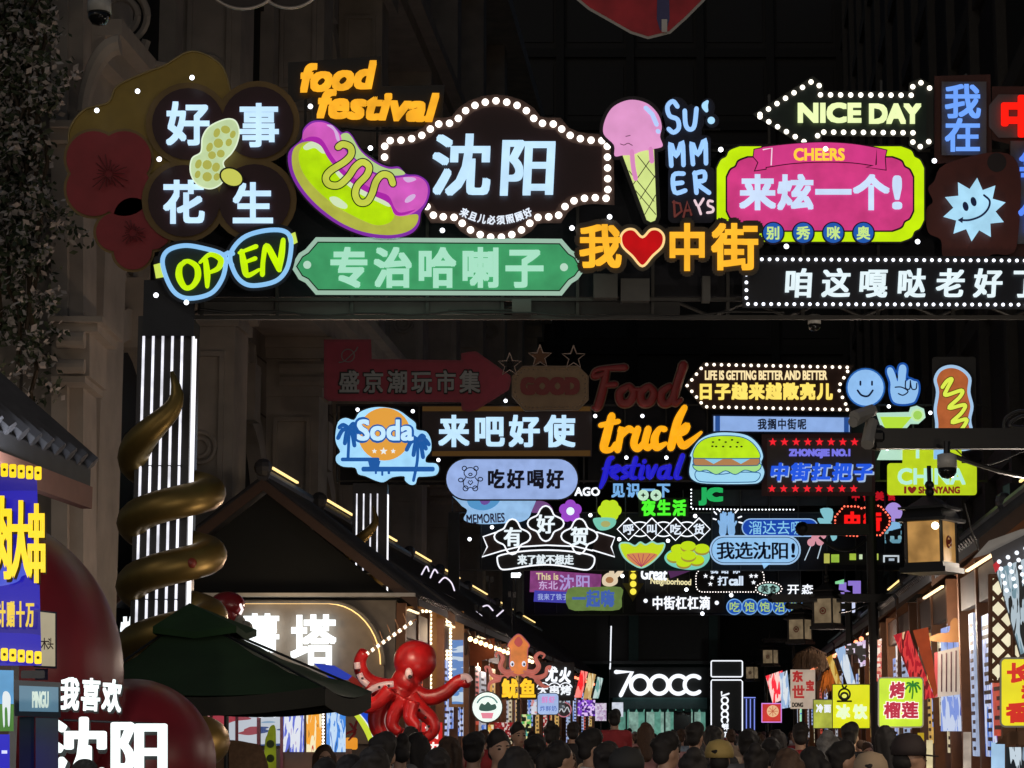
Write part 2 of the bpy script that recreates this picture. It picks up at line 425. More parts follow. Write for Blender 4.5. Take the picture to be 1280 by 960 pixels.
for x, y0 in ((380, 90), (470, 86), (545, 120), (960, 118), (1100, 100), (1206, 92), (130, 150), (240, 70), (620, 132), (800, 130), (862, 130)): MB().pbox(x, y0, x + 3, 186.9, D1 + 0.25, 0.04).pbox(x - 5, 187, x + 8, 195, D1 + 0.24, 0.06).build('mounting_post', M((0.07, 0.068, 0.065), 0.5, 0.4), g1)
MB().pbox(247, 377, 628, 393, D1 + 0.4, 0.02).build('lower_panel', M((0.09, 0.088, 0.085), 0.6), g1)
MB().pbox(640, 377, 850, 393, D1 + 0.4, 0.02).build('lower_panel', M((0.03, 0.03, 0.03), 0.6), g1)
sg = S('', '', '', 0, 0, D1, root=g1)
sg.bulbs([(240, 97), (172, 114), (121, 138), (199, 199), (195, 369), (233, 378), (388, 133), (463, 185), (553, 288), (715, 285), (762, 271), (901, 187), (983, 308), (1168, 201), (1147, 302), (1032, 186)], 3.2, E('#f2f6ff', 3.0), 0.36, 'spot_bulb')

G1 = 'signs on the nearest gantry'
# cloud and plum blossoms, unlit
s = S('cloud_sign', 'unlit mustard cloud board with two dark red plum blossoms, left of the peanut sign', 'sign', 160, 190, D1, G1)
cl = [(92, 200), (86, 165), (104, 138), (135, 128), (146, 108), (178, 92), (205, 82), (240, 64), (275, 80), (288, 112), (300, 160), (290, 230), (250, 292), (180, 290), (120, 262)]
s.poly('board', sm(cl, 6), M((0.33, 0.22, 0.03), 0.5), 0.02, 0.1)
for cx, cy, r, o in ((136, 217, 34, 27), (166, 291, 24, 22)):
    pet = [ell(cx + o * math.cos(R(a)), cy + o * math.sin(R(a)), r) for a in (-135, -45, 45, 135)] if r > 30 else [ell(cx + dx, cy + dy, r) for dx, dy in ((-22, -1), (24, -3), (0, -20), (0, 22))]
    s.polys('blossom', pet, M((0.36, 0.03, 0.04), 0.5), 0.06, 0.04)
    s.polys('blossom_rim', [grow(q, 3.5) for q in pet], M((0.25, 0.16, 0.05), 0.5), 0.042, 0.04)
for cx, cy, L in ((136, 217, 26), (166, 291, 17)): s.stroke('stamen', [[(cx + 5 * math.cos(R(a)), cy + 5 * math.sin(R(a))), (cx + L * (0.75 + 0.25 * math.sin(a)) * math.cos(R(a)), cy + L * (0.75 + 0.25 * math.sin(a)) * math.sin(R(a)))] for a in range(0, 360, 20)], 0.7, M((0.18, 0.02, 0.02)), 0.105, 0.006, smooth=False)
s.stroke('cloud_rim', [sm(cl, 6) + [cl[0]]], 1.2, M((0.4, 0.3, 0.12), 0.45), 0.02, 0.02, smooth=False)
# peanut sign
s = S('peanut_sign', 'four dark red discs with blue white characters and a lit peanut in the middle', 'sign', 277, 205, D1, G1)
cc = ((235, 155), (322, 153), (230, 251), (318, 250))
s.polys('rim', [ell(x, y, 53, 52) for x, y in cc] + [rrect(232, 150, 320, 255, 10)], M((0.2, 0.12, 0.03), 0.45), 0.10, 0.08)
s.polys('disc', [ell(x, y, 45) for x, y in cc], M((0.035, 0.006, 0.01), 0.4), 0.12, 0.05)
s.text('character', '好事花生', (0, 0, 1, 1), E('#c2e4ff', 1.08, 0.05), 0.17, 1.7, slots=[(208, 126, 262, 182), (298, 128, 349, 184), (203, 224, 256, 280), (290, 227, 342, 281)], split=True)
pn = sm([(282, 149), (294, 151), (299, 164), (296, 180), (289, 192), (279, 203), (283, 216), (276, 230), (262, 236), (246, 230), (238, 215), (240, 198), (251, 190), (253, 172), (262, 158)], 5)
s.poly('peanut_shell', pn, E('#cfe6b0', 0.8, 0.08), 0.21, 0.05)
V = []
for x, y, rx, ry in ((282, 162, 6, 5), (271, 166, 4, 6), (291, 168, 3.5, 5), (273, 179, 6, 6), (286, 178, 4, 5), (262, 184, 4, 6), (265, 194, 5, 5), (276, 192, 5, 5), (259, 206, 6, 6), (248, 205, 4, 6), (270, 209, 5, 6), (259, 221, 6, 6), (247, 218, 3.5, 5), (271, 221, 4, 5)):
    V.append(ell(x, y, rx, ry, 12, 20))
s.polys('peanut_dimples', V, E('#c3c45a', 0.7), 0.214, 0.01)
s.poly('peanut_kernel_rim', ell(289.5, 221.5, 16, 12, 24, 25), BLK, 0.222, 0.03)
s.poly('peanut_kernel', ell(289.5, 221.5, 13.8, 10, 24, 25), E('#cfd25c', 0.85), 0.232, 0.03)
s.stroke('peanut_outline', [pn + [pn[0]]], 0.8, E('#e6f5d8', 0.9), 0.212, 0.006, smooth=False)
# food festival
s = S('lettering_sign', 'orange slanted words food festival on a black board above the hot dog', 'sign', 460, 115, D1, G1)
s.poly('board', [(360, 78), (476, 70), (478, 108), (556, 106), (552, 158), (392, 160), (390, 122), (360, 130)], M((0.008, 0.008, 0.008), 0.5), 0.08, 0.06)
og = E('#ffb225', 1.0, 0.12)
s.text('lettering', 'food', (374, 77, 472, 114), og, 0.15, 2.4, shear=0.24, rot=-3)
s.text('lettering', 'festival', (396, 113, 549, 151), og, 0.15, 2.3, shear=0.22, rot=2)
# hot dog
s = S('hot_dog_sign', 'big lit hot dog cut-out with pink sausage and lime bun', 'sign', 448, 225, D1, G1)
q = lambda l: [(340 + x / 3.84, 60 + y / 3.84) for x, y in l]
body = sm(q([(140, 440), (150, 390), (190, 352), (250, 350), (300, 375), (335, 405), (360, 400), (385, 420), (430, 490), (500, 545), (560, 570), (610, 570), (645, 605), (700, 610), (745, 640), (758, 690), (740, 750), (715, 790), (705, 850), (660, 895), (560, 915), (440, 900), (320, 850), (210, 770), (130, 680), (85, 590), (80, 500)]), 4)
s.poly('rim', grow(body, 2.2), M((0.02, 0.012, 0.03), 0.4), 0.2, 0.09)
s.poly('outline', body, E('#8a2fb0', 0.75), 0.206, 0.05)
s.poly('back_bun', sm(q([(330, 420), (360, 408), (385, 430), (430, 500), (500, 555), (560, 580), (610, 580), (638, 606), (560, 612), (480, 590), (400, 530), (350, 470)]), 4), E('#b9d98a', 0.85), 0.21, 0.02)
s.poly('bun_edge', sm(q([(98, 500), (130, 460), (190, 448), (240, 470), (290, 540), (350, 600), (440, 670), (540, 720), (590, 770), (640, 800), (700, 800), (690, 850), (640, 885), (550, 898), (430, 880), (320, 832), (215, 752), (140, 665), (100, 580)]), 4), E('#c3c84c', 0.75, 0.1), 0.214, 0.02)
s.poly('bun', sm(q([(128, 520), (150, 465), (200, 452), (245, 490), (290, 560), (350, 620), (440, 690), (530, 730), (575, 770), (585, 810), (560, 840), (500, 850), (420, 820), (310, 760), (215, 680), (150, 600)]), 4), E('#b4e000', 0.95, 0.12), 0.218, 0.02)
s.polys('bun_shine', [sm(q([(150, 475), (185, 450), (225, 462), (265, 500), (240, 505), (205, 480), (165, 490)]), 4), sm(q([(300, 590), (340, 600), (430, 672), (530, 712), (572, 745), (560, 762), (500, 735), (420, 700), (340, 640)]), 4), sm(q([(275, 720), (310, 715), (360, 752), (350, 772), (300, 755)]), 4)], E('#d9eec2', 0.85), 0.221, 0.01)
s.poly('sausage', sm(q([(148, 440), (155, 395), (195, 360), (250, 358), (300, 385), (330, 420), (345, 480), (400, 540), (480, 600), (560, 625), (640, 618), (700, 618), (738, 645), (748, 690), (732, 745), (690, 785), (640, 805), (590, 800), (560, 745), (480, 705), (400, 660), (330, 600), (270, 530), (235, 470), (190, 445)]), 4), E('#d45bc0', 0.9, 0.1), 0.226, 0.03)
s.poly('sausage_shade', sm(q([(150, 442), (190, 425), (240, 440), (290, 520), (345, 585), (420, 640), (500, 685), (560, 710), (590, 770), (620, 790), (690, 775), (640, 800), (590, 798), (560, 745), (480, 705), (400, 660), (330, 600), (270, 530), (235, 470), (190, 448)]), 4), E('#b424b0', 0.8), 0.229, 0.01)
s.polys('sausage_shine', [sm(q([(262, 370), (290, 372), (318, 410), (325, 450), (310, 440), (295, 395)]), 4), sm(q([(630, 622), (680, 622), (690, 634), (650, 645)]), 4), ell(*q([(663, 722)])[0], 8, 3.5, 16, -35)], E('#dcb8e6', 0.85), 0.232, 0.01)
must = [q([(318, 475), (340, 462), (375, 475), (380, 510), (350, 545), (280, 590), (258, 625), (275, 655), (320, 658), (365, 620), (400, 570), (435, 548), (465, 570), (455, 610), (410, 660), (400, 705), (420, 740), (455, 738), (480, 700), (500, 640), (530, 608), (565, 615), (580, 650)])]
s.stroke('mustard_outline', must, 5.4, M((0.02, 0.02, 0.05)), 0.236, 0.01)
s.stroke('mustard', must, 4.0, E('#c8d24a', 0.9, 0.08), 0.244, 0.014)
# marquee with the town name
s = S('marquee_sign', 'large dark red bulb-edged marquee with two blue white characters', 'sign', 620, 210, D1, G1)
half = [(620, 126), (636, 128), (650, 133), (662, 141), (671, 153), (684, 155), (697, 155), (706, 166), (719, 172), (734, 175), (759, 176), (760, 248), (742, 247), (728, 248), (714, 252), (704, 260), (697, 271), (681, 271), (668, 272), (659, 283), (646, 291), (632, 296), (620, 297)]
loop = half + [(1240 - x, y) for x, y in reversed(half[1:-1])]
s.poly('rim', grow(loop, 8), M((0.08, 0.045, 0.035), 0.5), 0.12, 0.12)
s.poly('face', grow(loop, -7), M((0.028, 0.008, 0.009), 0.4), 0.126, 0.05)
s.bulbs(walk(loop, 13.6), 4.6, BULB, 0.14)
s.text('character', '沈阳', (0, 0, 1, 1), E('#bfe2fb', 1.05, 0.06), 0.19, 1.8, hb=2.5, t=0.05, shear=0.05, slots=[(539, 166, 612, 245), (622, 171, 695, 245)], split=True)
s.text('small_lettering', '来且儿必须照顾好', (578, 0, 662, 11), E('#e8f2ff', 0.95), 0.15, 0.35, t=0.01, path=[(620 + 84 * math.sin(R(a)), 197 + 78 * math.cos(R(a)), -a) for a in [-28 + 8 * i for i in range(8)]])
# green plate
s = S('plate_sign', 'long green plate with pale rim and five pale characters', 'sign', 548, 333, D1, G1)
pl = [(395, 297), (702, 299), (714, 313), (722, 318), (732, 335), (722, 349), (714, 354), (702, 369), (395, 368), (382, 353), (374, 349), (364, 333), (374, 317), (382, 312)]
s.poly('rim', grow(pl, 0.5), E('#a9cdb8', 0.75), 0.2, 0.1)
s.poly('groove', grow(pl, -5), M((0.03, 0.08, 0.05)), 0.204, 0.02)
s.poly('face', grow(pl, -6.5), E('#3c9a63', 0.9, 0.1), 0.208, 0.03)
s.polys('screw', [ell(384, 331, 5), ell(705, 334, 5)], E('#bfe6cf', 0.8), 0.212, 0.01)
s.text('character', '专治哈喇子', (412, 308, 680, 360), E('#a6e0c4', 0.95), 0.235, 1.9, t=0.02, gap=0.12, split=True)
# OPEN glasses
s = S('glasses_sign', 'lit sunglasses outline with lime letters OPEN in the lenses', 'sign', 282, 330, D1, G1)
L1 = sm([(203, 327), (210, 313), (230, 307), (253, 310), (278, 318), (282, 330), (277, 350), (263, 367), (237, 373), (220, 367), (209, 350)], 5)
L2 = sm([(288, 318), (303, 298), (327, 289), (352, 288), (363, 297), (363, 318), (357, 339), (343, 352), (317, 357), (302, 352), (292, 338)], 5)
s.polys('back_plate', [grow(L1, 7), grow(L2, 7), rrect(192, 320, 215, 350, 4), rrect(358, 290, 372, 310, 3)], BLK, 0.2, 0.06)
s.polys('temple', [[(192, 331), (203, 328), (207, 346), (195, 348)], [(359, 294), (369, 290), (372, 303), (362, 308)]], E('#cfe45a', 0.9), 0.212, 0.03)
s.polys('lens', [L1, L2], M((0.02, 0.05, 0.055), 0.3), 0.21, 0.03)
s.stroke('frame', [L1 + [L1[0]], L2 + [L2[0]], [(278, 320), (285, 316), (291, 317)], [(281, 331), (285, 326), (290, 331)]], 2.9, E('#8cc4f4', 0.95), 0.222, 0.03, smooth=False)
ly = E('#c6f000', 1.0, 0.06)
s.stroke('letter', [[(232, 327, 2.6), (225, 333, 3.6), (224, 346, 4.4), (231, 359, 3.4), (240, 358, 3.2), (247, 347, 4), (246, 334, 3.8), (237, 327, 3), (230, 327, 2.6)]], 4, ly, 0.236, 0.02)
s.stroke('letter', [[(257, 325, 3.2), (259, 343, 4), (259, 358, 2.6)], [(250, 328, 2), (263, 318, 3), (276, 324, 4), (273, 335, 3.4), (261, 341, 2)]], 4, ly, 0.236, 0.02)
s.stroke('letter', [[(302, 314, 3), (305, 330, 4.4), (309, 344, 3.4), (324, 337, 2)], [(299, 316, 2), (320, 308, 3)], [(306, 328, 2), (319, 323, 2.8)]], 4, ly, 0.236, 0.02)
s.stroke('letter', [[(328, 343, 3.2), (329, 325, 3), (333, 307, 3.4), (342, 322, 4.2), (349, 337, 3.4)], [(349, 337, 3), (352, 318, 4), (354, 300, 3)]], 4, ly, 0.236, 0.02)
# ice cream
s = S('ice_cream_sign', 'lit pink ice cream scoop on a pale yellow cone, upright cut-out', 'sign', 792, 200, D1, G1)
q = lambda l: [(720 + x / 3.692, 100 + y / 3.692) for x, y in l]
scoop = sm(q([(128, 250), (132, 190), (165, 130), (220, 98), (275, 92), (335, 112), (380, 160), (396, 215), (388, 262), (400, 305), (360, 318), (340, 322), (300, 330), (262, 345), (215, 348), (178, 350), (175, 300)]), 4)
cone = q([(212, 340), (360, 320), (372, 630), (365, 648), (345, 656), (326, 646)])
s.polys('back_plate', [grow(scoop, 4.5), grow(cone, 5)], M((0.02, 0.018, 0.02)), 0.2, 0.08)
s.poly('cone', cone, E('#d8ea8e', 0.9, 0.06), 0.21, 0.04)
s.stroke('cone_lines', [q(l) for l in ([(245, 420), (360, 560)], [(285, 350), (365, 450)], [(275, 510), (368, 620)], [(355, 350), (265, 480)], [(366, 440), (295, 550)], [(368, 530), (318, 620)])], 0.6, M((0.35, 0.36, 0.2)), 0.212, 0.003, smooth=False)
s.poly('scoop', scoop, E('#e69cd0', 0.88, 0.06), 0.216, 0.04)
s.stroke('drip', [q([(258, 330), (264, 400), (275, 455)]), q([(345, 318), (350, 375)])], 3.0, E('#e08cc6', 0.85), 0.216, 0.012)
s.stroke('shine', [q([(322, 128), (352, 158), (372, 205)]), q([(378, 236), (380, 238)])], 2.8, E('#b4cdfa', 0.95), 0.222, 0.006, smooth=False)
s.stroke('wrinkle', [q([(205, 295), (222, 300), (240, 292), (260, 302)]), q([(230, 260), (250, 256)])], 0.5, M((0.5, 0.2, 0.4)), 0.218, 0.002)
# SUMMER DAYS
s = S('word_sign', 'hand drawn light blue word SUMMER over dim DAYS, stacked upright', 'sign', 862, 195, D1, G1)
sb = E('#9ccaff', 1.0, 0.05)
LT = [[[(468, 122), (447, 98), (422, 122), (432, 165), (468, 182), (474, 222), (450, 242), (428, 226)]],
      [[(502, 142), (506, 205), (524, 228), (546, 212), (556, 132)]],
      [[(440, 395), (436, 290), (462, 352), (490, 284), (496, 392)]],
      [[(540, 388), (534, 288), (562, 345), (594, 274), (600, 384)]],
      [[(496, 432), (450, 440), (456, 518), (504, 510)], [(454, 478), (490, 474)]],
      [[(548, 428), (556, 520)], [(546, 432), (590, 424), (592, 462), (556, 474), (614, 520)]]]
plate = [ell(*q([(462, 170)])[0], 18, 25), ell(*q([(530, 185)])[0], 17, 19), rrect(*q([(412, 255)])[0], *q([(622, 410)])[0], 6), rrect(*q([(425, 400)])[0], *q([(640, 660)])[0], 7), ell(*q([(608, 128)])[0], 9, 12), ell(*q([(628, 188)])[0], 9, 9), rrect(*q([(430, 180)])[0], *q([(580, 300)])[0], 4)]
s.polys('back_plate', plate, M((0.012, 0.014, 0.03)), 0.2, 0.07)
for l in LT: s.stroke('letter', [q(x) for x in l], 2.9, sb, 0.222, 0.02, n=4)
s.stroke('water_drop', [[(883, 138, 2.5), (881, 132, 4), (884, 127, 2)]], 3, E('#a8dcff', 1), 0.222, 0.02)
s.poly('dot', ell(889, 150.5, 4.6), E('#a8dcff', 1), 0.222, 0.02)
s.stroke('dim_letter', [q([(452, 560), (456, 628)]), q([(448, 564), (480, 570), (488, 605), (456, 630)]), q([(496, 632), (514, 560), (532, 622)]), q([(502, 604), (526, 600)])], 1.5, E('#7a3a34', 0.5), 0.222, 0.01, smooth=False)
s.stroke('letter', [q([(548, 556), (564, 582), (588, 548)]), q([(564, 582), (576, 618)]), q([(630, 560), (612, 558), (610, 578), (632, 590), (630, 608), (606, 612)])], 1.6, E('#f2d4dc', 0.9), 0.222, 0.01, n=3)
# I love this street
s = S('heart_sign', 'golden characters with a red heart on dark plates below the ice cream', 'sign', 836, 308, D1, G1)
gold = E('#ffb82a', 1.0, 0.08); sl_ = [(724, 279, 777, 335), (834, 278, 884, 339), (890, 278, 948, 338)]
s.text('back_plate', '我中街', (0, 0, 1, 1), M((0.05, 0.045, 0.035)), 0.3, 7, t=0.08, slots=[(x0 - 7, y0 - 7, x1 + 7, y1 + 7) for x0, y0, x1, y1 in sl_])
ht = sm([(803, 333), (790, 320), (778, 308), (776, 295), (783, 287), (793, 287), (803, 296), (813, 287), (823, 287), (830, 295), (828, 308), (816, 320)], 5)
s.poly('back_plate', grow(ht, 6), M((0.05, 0.045, 0.035)), 0.304, 0.08)
s.text('character', '我中街', (0, 0, 1, 1), gold, 0.34, 1.9, t=0.03, slots=sl_, split=True)
s.poly('heart_rim', grow(ht, 1.2), E('#ffd890', 0.95), 0.33, 0.03)
s.poly('heart', grow(ht, -1.8), E('#c00008', 0.9, 0.1), 0.338, 0.03)
# NICE DAY arrow
s = S('arrow_sign', 'dark green bulb-edged arrow pointing left with words NICE DAY', 'sign', 1060, 142, D1, G1)
ar = [(950, 143), (1016, 101), (1024, 107), (1024.5, 118.5), (1141, 119), (1141, 107), (1150.5, 103), (1162, 110), (1162, 177), (1149, 184), (1141, 179), (1142, 166), (1022, 165), (1022, 184), (1014, 183)]
s.poly('rim', grow(ar, 5), M((0.012, 0.014, 0.01)), 0.12, 0.1)
s.poly('face', grow(ar, -4), M((0.006, 0.016, 0.012), 0.5), 0.126, 0.04)
pts = walk(ar[:7] + [(1162, 110)], 12.6, False) + walk([(1161, 177), (1149, 184), (1141, 179), (1142, 166), (1022, 165), (1022, 182)], 12.2, False) + walk([(1005, 177), (950, 146)], 12.5, False)
s.bulbs(pts, 3.3, E('#fff6e6', 2.2), 0.14)
s.text('lettering', 'NICE', (997, 128, 1077, 154), E('#e9f7b4', 1.05, 0.05), 0.17, 1.8)
s.text('lettering', 'DAY', (1086, 129, 1152, 155), E('#e9f7b4', 1.05, 0.05), 0.17, 1.8)
# pink CHEERS plate
s = S('ribbon_sign', 'pink plate with lime rim and CHEERS ribbon above white characters', 'sign', 1025, 240, D1, G1)
def scal(x0, y0, x1, y1, r):
    return sm([(x0, y0 + 1.6 * r), (x0 + 0.3 * r, y0 + r), (x0 + 0.7 * r, y0 + 0.75 * r), (x0 + 0.95 * r, y0 + 0.3 * r), (x0 + 1.7 * r, y0)], 4, False) + \
           sm([(x1 - 1.7 * r, y0), (x1 - 0.95 * r, y0 + 0.3 * r), (x1 - 0.7 * r, y0 + 0.75 * r), (x1 - 0.3 * r, y0 + r), (x1, y0 + 1.6 * r)], 4, False) + \
           sm([(x1, y1 - 1.6 * r), (x1 - 0.3 * r, y1 - r), (x1 - 0.7 * r, y1 - 0.75 * r), (x1 - 0.95 * r, y1 - 0.3 * r), (x1 - 1.7 * r, y1)], 4, False) + \
           sm([(x0 + 1.7 * r, y1), (x0 + 0.95 * r, y1 - 0.3 * r), (x0 + 0.7 * r, y1 - 0.75 * r), (x0 + 0.3 * r, y1 - r), (x0, y1 - 1.6 * r)], 4, False)
o1 = scal(896, 183, 1155, 302, 17)
s.poly('case', grow(o1, 2), M((0.03, 0.03, 0.02)), 0.2, 0.12)
s.poly('rim', o1, E('#c3ea00', 0.95, 0.06), 0.206, 0.03)
s.poly('groove', scal(907, 195, 1143, 290, 16), M((0.06, 0.005, 0.03)), 0.21, 0.02)
s.poly('face', scal(909, 197, 1141, 288, 15.5), E('#d23a82', 0.88, 0.1), 0.214, 0.02)
pk = E('#d63a88', 0.88, 0.06); dk = M((0.05, 0.004, 0.03))
tl = [(943, 187), (957, 184), (957, 211), (944, 213), (948, 203), (942, 196)]; tr = [(1096, 185), (1108, 188), (1106, 197), (1107, 212), (1084, 209), (1096, 206)]
mid = sm([(953, 184), (990, 180), (1028, 178), (1065, 180), (1096, 185)], 4, False) + sm([(1094, 207), (1065, 203), (1028, 202), (990, 204), (956, 209)], 4, False)
s.polys('ribbon_outline', [grow(tl, 1.2), grow(tr, 1.2), grow(mid, 1.2)], dk, 0.222, 0.02)
s.polys('ribbon', [tl, tr], pk, 0.226, 0.01)
s.poly('ribbon', mid, pk, 0.232, 0.02)
s.stroke('ribbon_glint', [[(954, 187), (965, 185), (964, 206)]], 0.8, E('#f4d8ea', 0.9), 0.234, 0.003, smooth=False)
s.text('ribbon_lettering', 'CHEERS', (992, 185, 1056, 201), E('#ffd23c', 0.95), 0.24, 0.75, t=0.012)
s.text('character', '来炫一个', (924, 217, 1112, 263), E('#c8dcf8', 1.0, 0.05), 0.24, 1.9, t=0.02, gap=0.03, split=True)
s.text('character', '!', (1115, 219, 1128, 262), E('#c8dcf8', 1.0, 0.05), 0.24, 1.6, t=0.02)
for i, ch in enumerate('别秀咪奥'):
    cx = 966.5 + 37.6 * i
    b0 = s.poly('badge', ell(cx, 291.5, 14.5), M((0.02, 0.01, 0.05)), 0.25, 0.05)
    s.poly('badge_face', ell(cx, 291, 12.6), E('#1f5cb8', 0.8, 0.06), 0.256, 0.02, parent=b0)
    s.text('badge_character', ch, (cx - 8.5, 282.5, cx + 8.5, 299.5), E('#c4e486', 0.95), 0.264, 0.5, t=0.006, parent=b0)
# long marquee
s = S('long_marquee', 'long black bulb-edged board with seven brushed white characters', 'sign', 1140, 353, D1, G1)
s.poly('board', [(928, 319), (1356, 321), (1356, 387), (928, 385)], M((0.006, 0.006, 0.008), 0.5), 0.16, 0.12)
s.poly('face', [(938, 330), (1346, 331), (1346, 376), (938, 375)], M((0.004, 0.005, 0.01), 0.4), 0.166, 0.02)
s.bulbs(walk([(933, 324), (1351, 326), (1351, 381), (933, 380)], 9.7), 2.2, E('#eef2ff', 2.2), 0.18)
s.text('character', '咱这嘎哒老好了', (0, 0, 1, 1), E('#dff0f6', 1.0, 0.05), 0.2, 0.9, hb=1.4, t=0.02, shear=0.06, slots=[(x, 335, x + 35, 372) for x in (980, 1027, 1073, 1121, 1170, 1217, 1264)], split=True)
# right hand signs
s = S('blue_character_sign', 'grey panel with two upright blue characters on a brick red board', 'sign', 1205, 150, D1, G1)
s.poly('board', [(1168, 95), (1238, 93), (1240, 200), (1168, 205)], M((0.07, 0.018, 0.012), 0.6), 0.02, 0.08)
s.poly('panel', [(1177, 102), (1233, 102), (1233, 194), (1177, 194)], M((0.11, 0.1, 0.098), 0.6), 0.08, 0.05)
s.text('character', '我在', (0, 0, 1, 1), E('#6fa4ff', 1.0, 0.05), 0.13, 1.2, slots=[(1181, 104, 1226, 148), (1181, 147, 1226, 190)], split=True)
s = S('red_character_sign', 'grey octagonal panel with red characters, cut by the picture edge', 'sign', 1300, 150, D1, G1)
s.poly('board', [(1240, 108), (1400, 108), (1400, 330), (1262, 330), (1262, 180), (1240, 175)], M((0.07, 0.018, 0.012), 0.6), 0.03, 0.08)
s.poly('panel', [(1248, 118), (1390, 118), (1400, 140), (1390, 172), (1248, 172), (1236, 158), (1236, 132)], M((0.11, 0.1, 0.098), 0.6), 0.08, 0.05)
s.text('character', '中街', (0, 0, 1, 1), E('#ff1808', 1.05, 0.05), 0.14, 2.6, slots=[(1248, 118, 1306, 172), (1320, 118, 1378, 172)], split=True)
s.poly('lower_panel', [(1263, 176), (1340, 176), (1340, 305), (1263, 305)], M((0.1, 0.098, 0.1), 0.6), 0.07, 0.04)
s.text('blue_character', '等你', (0, 0, 1, 1), E('#5a8cff', 0.9), 0.12, 1.2, slots=[(1274, 186, 1326, 234), (1274, 244, 1326, 292)], split=True)
s = S('starburst_sign', 'pale blue spiky smiling star on a dark maroon flower board', 'sign', 1218, 262, D1, G1)
s.poly('board', sm([(1182, 205), (1250, 190), (1275, 215), (1272, 300), (1262, 318), (1240, 318), (1225, 332), (1208, 322), (1180, 322), (1176, 300), (1160, 290), (1158, 262), (1166, 252), (1160, 236), (1168, 226)], 4), M((0.1, 0.02, 0.014), 0.55), 0.11, 0.06)
s.poly('board_disc', ell(1246, 203, 12), M((0.02, 0.012, 0.012)), 0.115, 0.02)
s.poly('star', burst(1218, 262, 40, 26.5, 10, -85), E('#a9dbf6', 0.98, 0.1), 0.17, 0.06)
bl = M((0.02, 0.05, 0.22), 0.5)
s.polys('eye', [ell(1207, 258, 3.6, 6, 16, -15), ell(1217, 252, 3.6, 6, 16, -15)], bl, 0.176, 0.01)
s.stroke('smile', [[(1230, 244), (1237, 251), (1235, 261), (1226, 270), (1212, 275), (1200, 275)]], 1.3, bl, 0.176, 0.006)
s.poly('smile_arrow', [(1197, 275), (1204, 271), (1203, 279)], bl, 0.178, 0.01)

# signs hanging overhead, nearer than the gantry
s = S('red_shield_sign', 'lower tip of a red board with silver edge hanging overhead', 'sign', 800, -40, 16.0)
sh = [(690, -160), (912, -160), (905, -30), (880, 2), (858, 24), (838, 42), (810, 49), (788, 42), (735, 12), (716, -4), (692, -30)]
s.poly('rim', sh, M((0.35, 0.33, 0.3), 0.35, 0.6), 0.0, 0.14)
s.poly('face', grow(sh, -3.5), E('#5c0e12', 0.6, 0.2), 0.006, 0.03)
s.poly('pendant', [(824, -160), (834, -160), (837, 24), (833, 38), (825, 38), (821, 24)], M((0.03, 0.03, 0.1)), 0.02, 0.02)
s.poly('bracket', [(827, 24), (834, 24), (834, 40), (827, 40)], M((0.4, 0.38, 0.36), 0.4, 0.5), 0.03, 0.02)
s.polys('hanger_bar', [[(720, -420), (730, -420), (730, -150), (720, -150)], [(880, -420), (890, -420), (890, -150), (880, -150)]], STEEL, -0.02, 0.05)
s = S('ring_sign', 'bottom rims of round dark signs at the top edge left of centre', 'sign', 330, -30, 18.0)
s.polys('disc', [ell(304, -42, 52), ell(362, -34, 42)], M((0.02, 0.014, 0.012)), 0.0, 0.08)
s.stroke('rim', [ell(304, -42, 53, None, 40) + [(357, -42)], ell(362, -34, 44, None, 40) + [(406, -34)]], 2.0, M((0.5, 0.44, 0.38), 0.35, 0.4), 0.02, 0.03, smooth=False)
s.polys('hanger_bar', [[(300, -420), (308, -420), (308, -80), (300, -80)]], STEEL, -0.02, 0.05)
# golden tentacle winding round the first column
def tentacle(px, d, rx, pitch_px, ytip, label, turns, thick, dirn=1):
    root = empty('tentacle_sculpture', P(px, 912, d + 0.3), label, 'sculpture', 'tentacles wound round the gantry columns')
    pts = []; rad = []; N = int(turns * 26); k = d / FPX; sc = pitch_px / 78
    for i in range(N + 1):
        u = i / N * turns; an = R(9 + 8 * math.sin(u / 0.15 * 3.14)) if u < 0.15 else R(9 - 99 * ((u - 0.15) / 0.3) ** 1.15) if u < 0.45 else R(-90 - 360 * (u - 0.45))
        y = ytip + sc * (106 * (u / 0.45) ** 0.75 if u < 0.45 else 106 + 78 * (u - 0.45))
        c = P(px, y, d); pts.append(Vector((c.x + rx * k * math.sin(an), d + 0.3 * sc - rx * k * math.cos(an), c.z)))
        rad.append(k * thick * (0.12 + 0.88 * min(1, u / 0.36) ** 0.7) * (1 + 0.05 * u))
    MB().tube(pts, rad, 14).build('tentacle', M((0.25, 0.165, 0.045), 0.42, 0.7, 0.45, 3, 0.15), root, True)
    mb = MB()
    for i in range(int(N * 0.3), N, 13):
        c = P(px, 0, d); ax = Vector((P(px, 480, d).x, d + 0.3, pts[i].z)); o = (pts[i] - ax).normalized()
        mb.ball(pts[i] + o * rad[i] * 0.82, rad[i] * 0.32, 8, 6)
    mb.build('sucker', M((0.3, 0.05, 0.03), 0.35), root, True)
tentacle(209, D1 - 0.05, 48, 79, 466, 'golden tentacle winding round the near white light-strip column', 5.4, 20)
tentacle(463, 42.05, 26, 44, 634, 'smaller tentacle round the second white light-strip column behind the roofs', 5.4, 9)

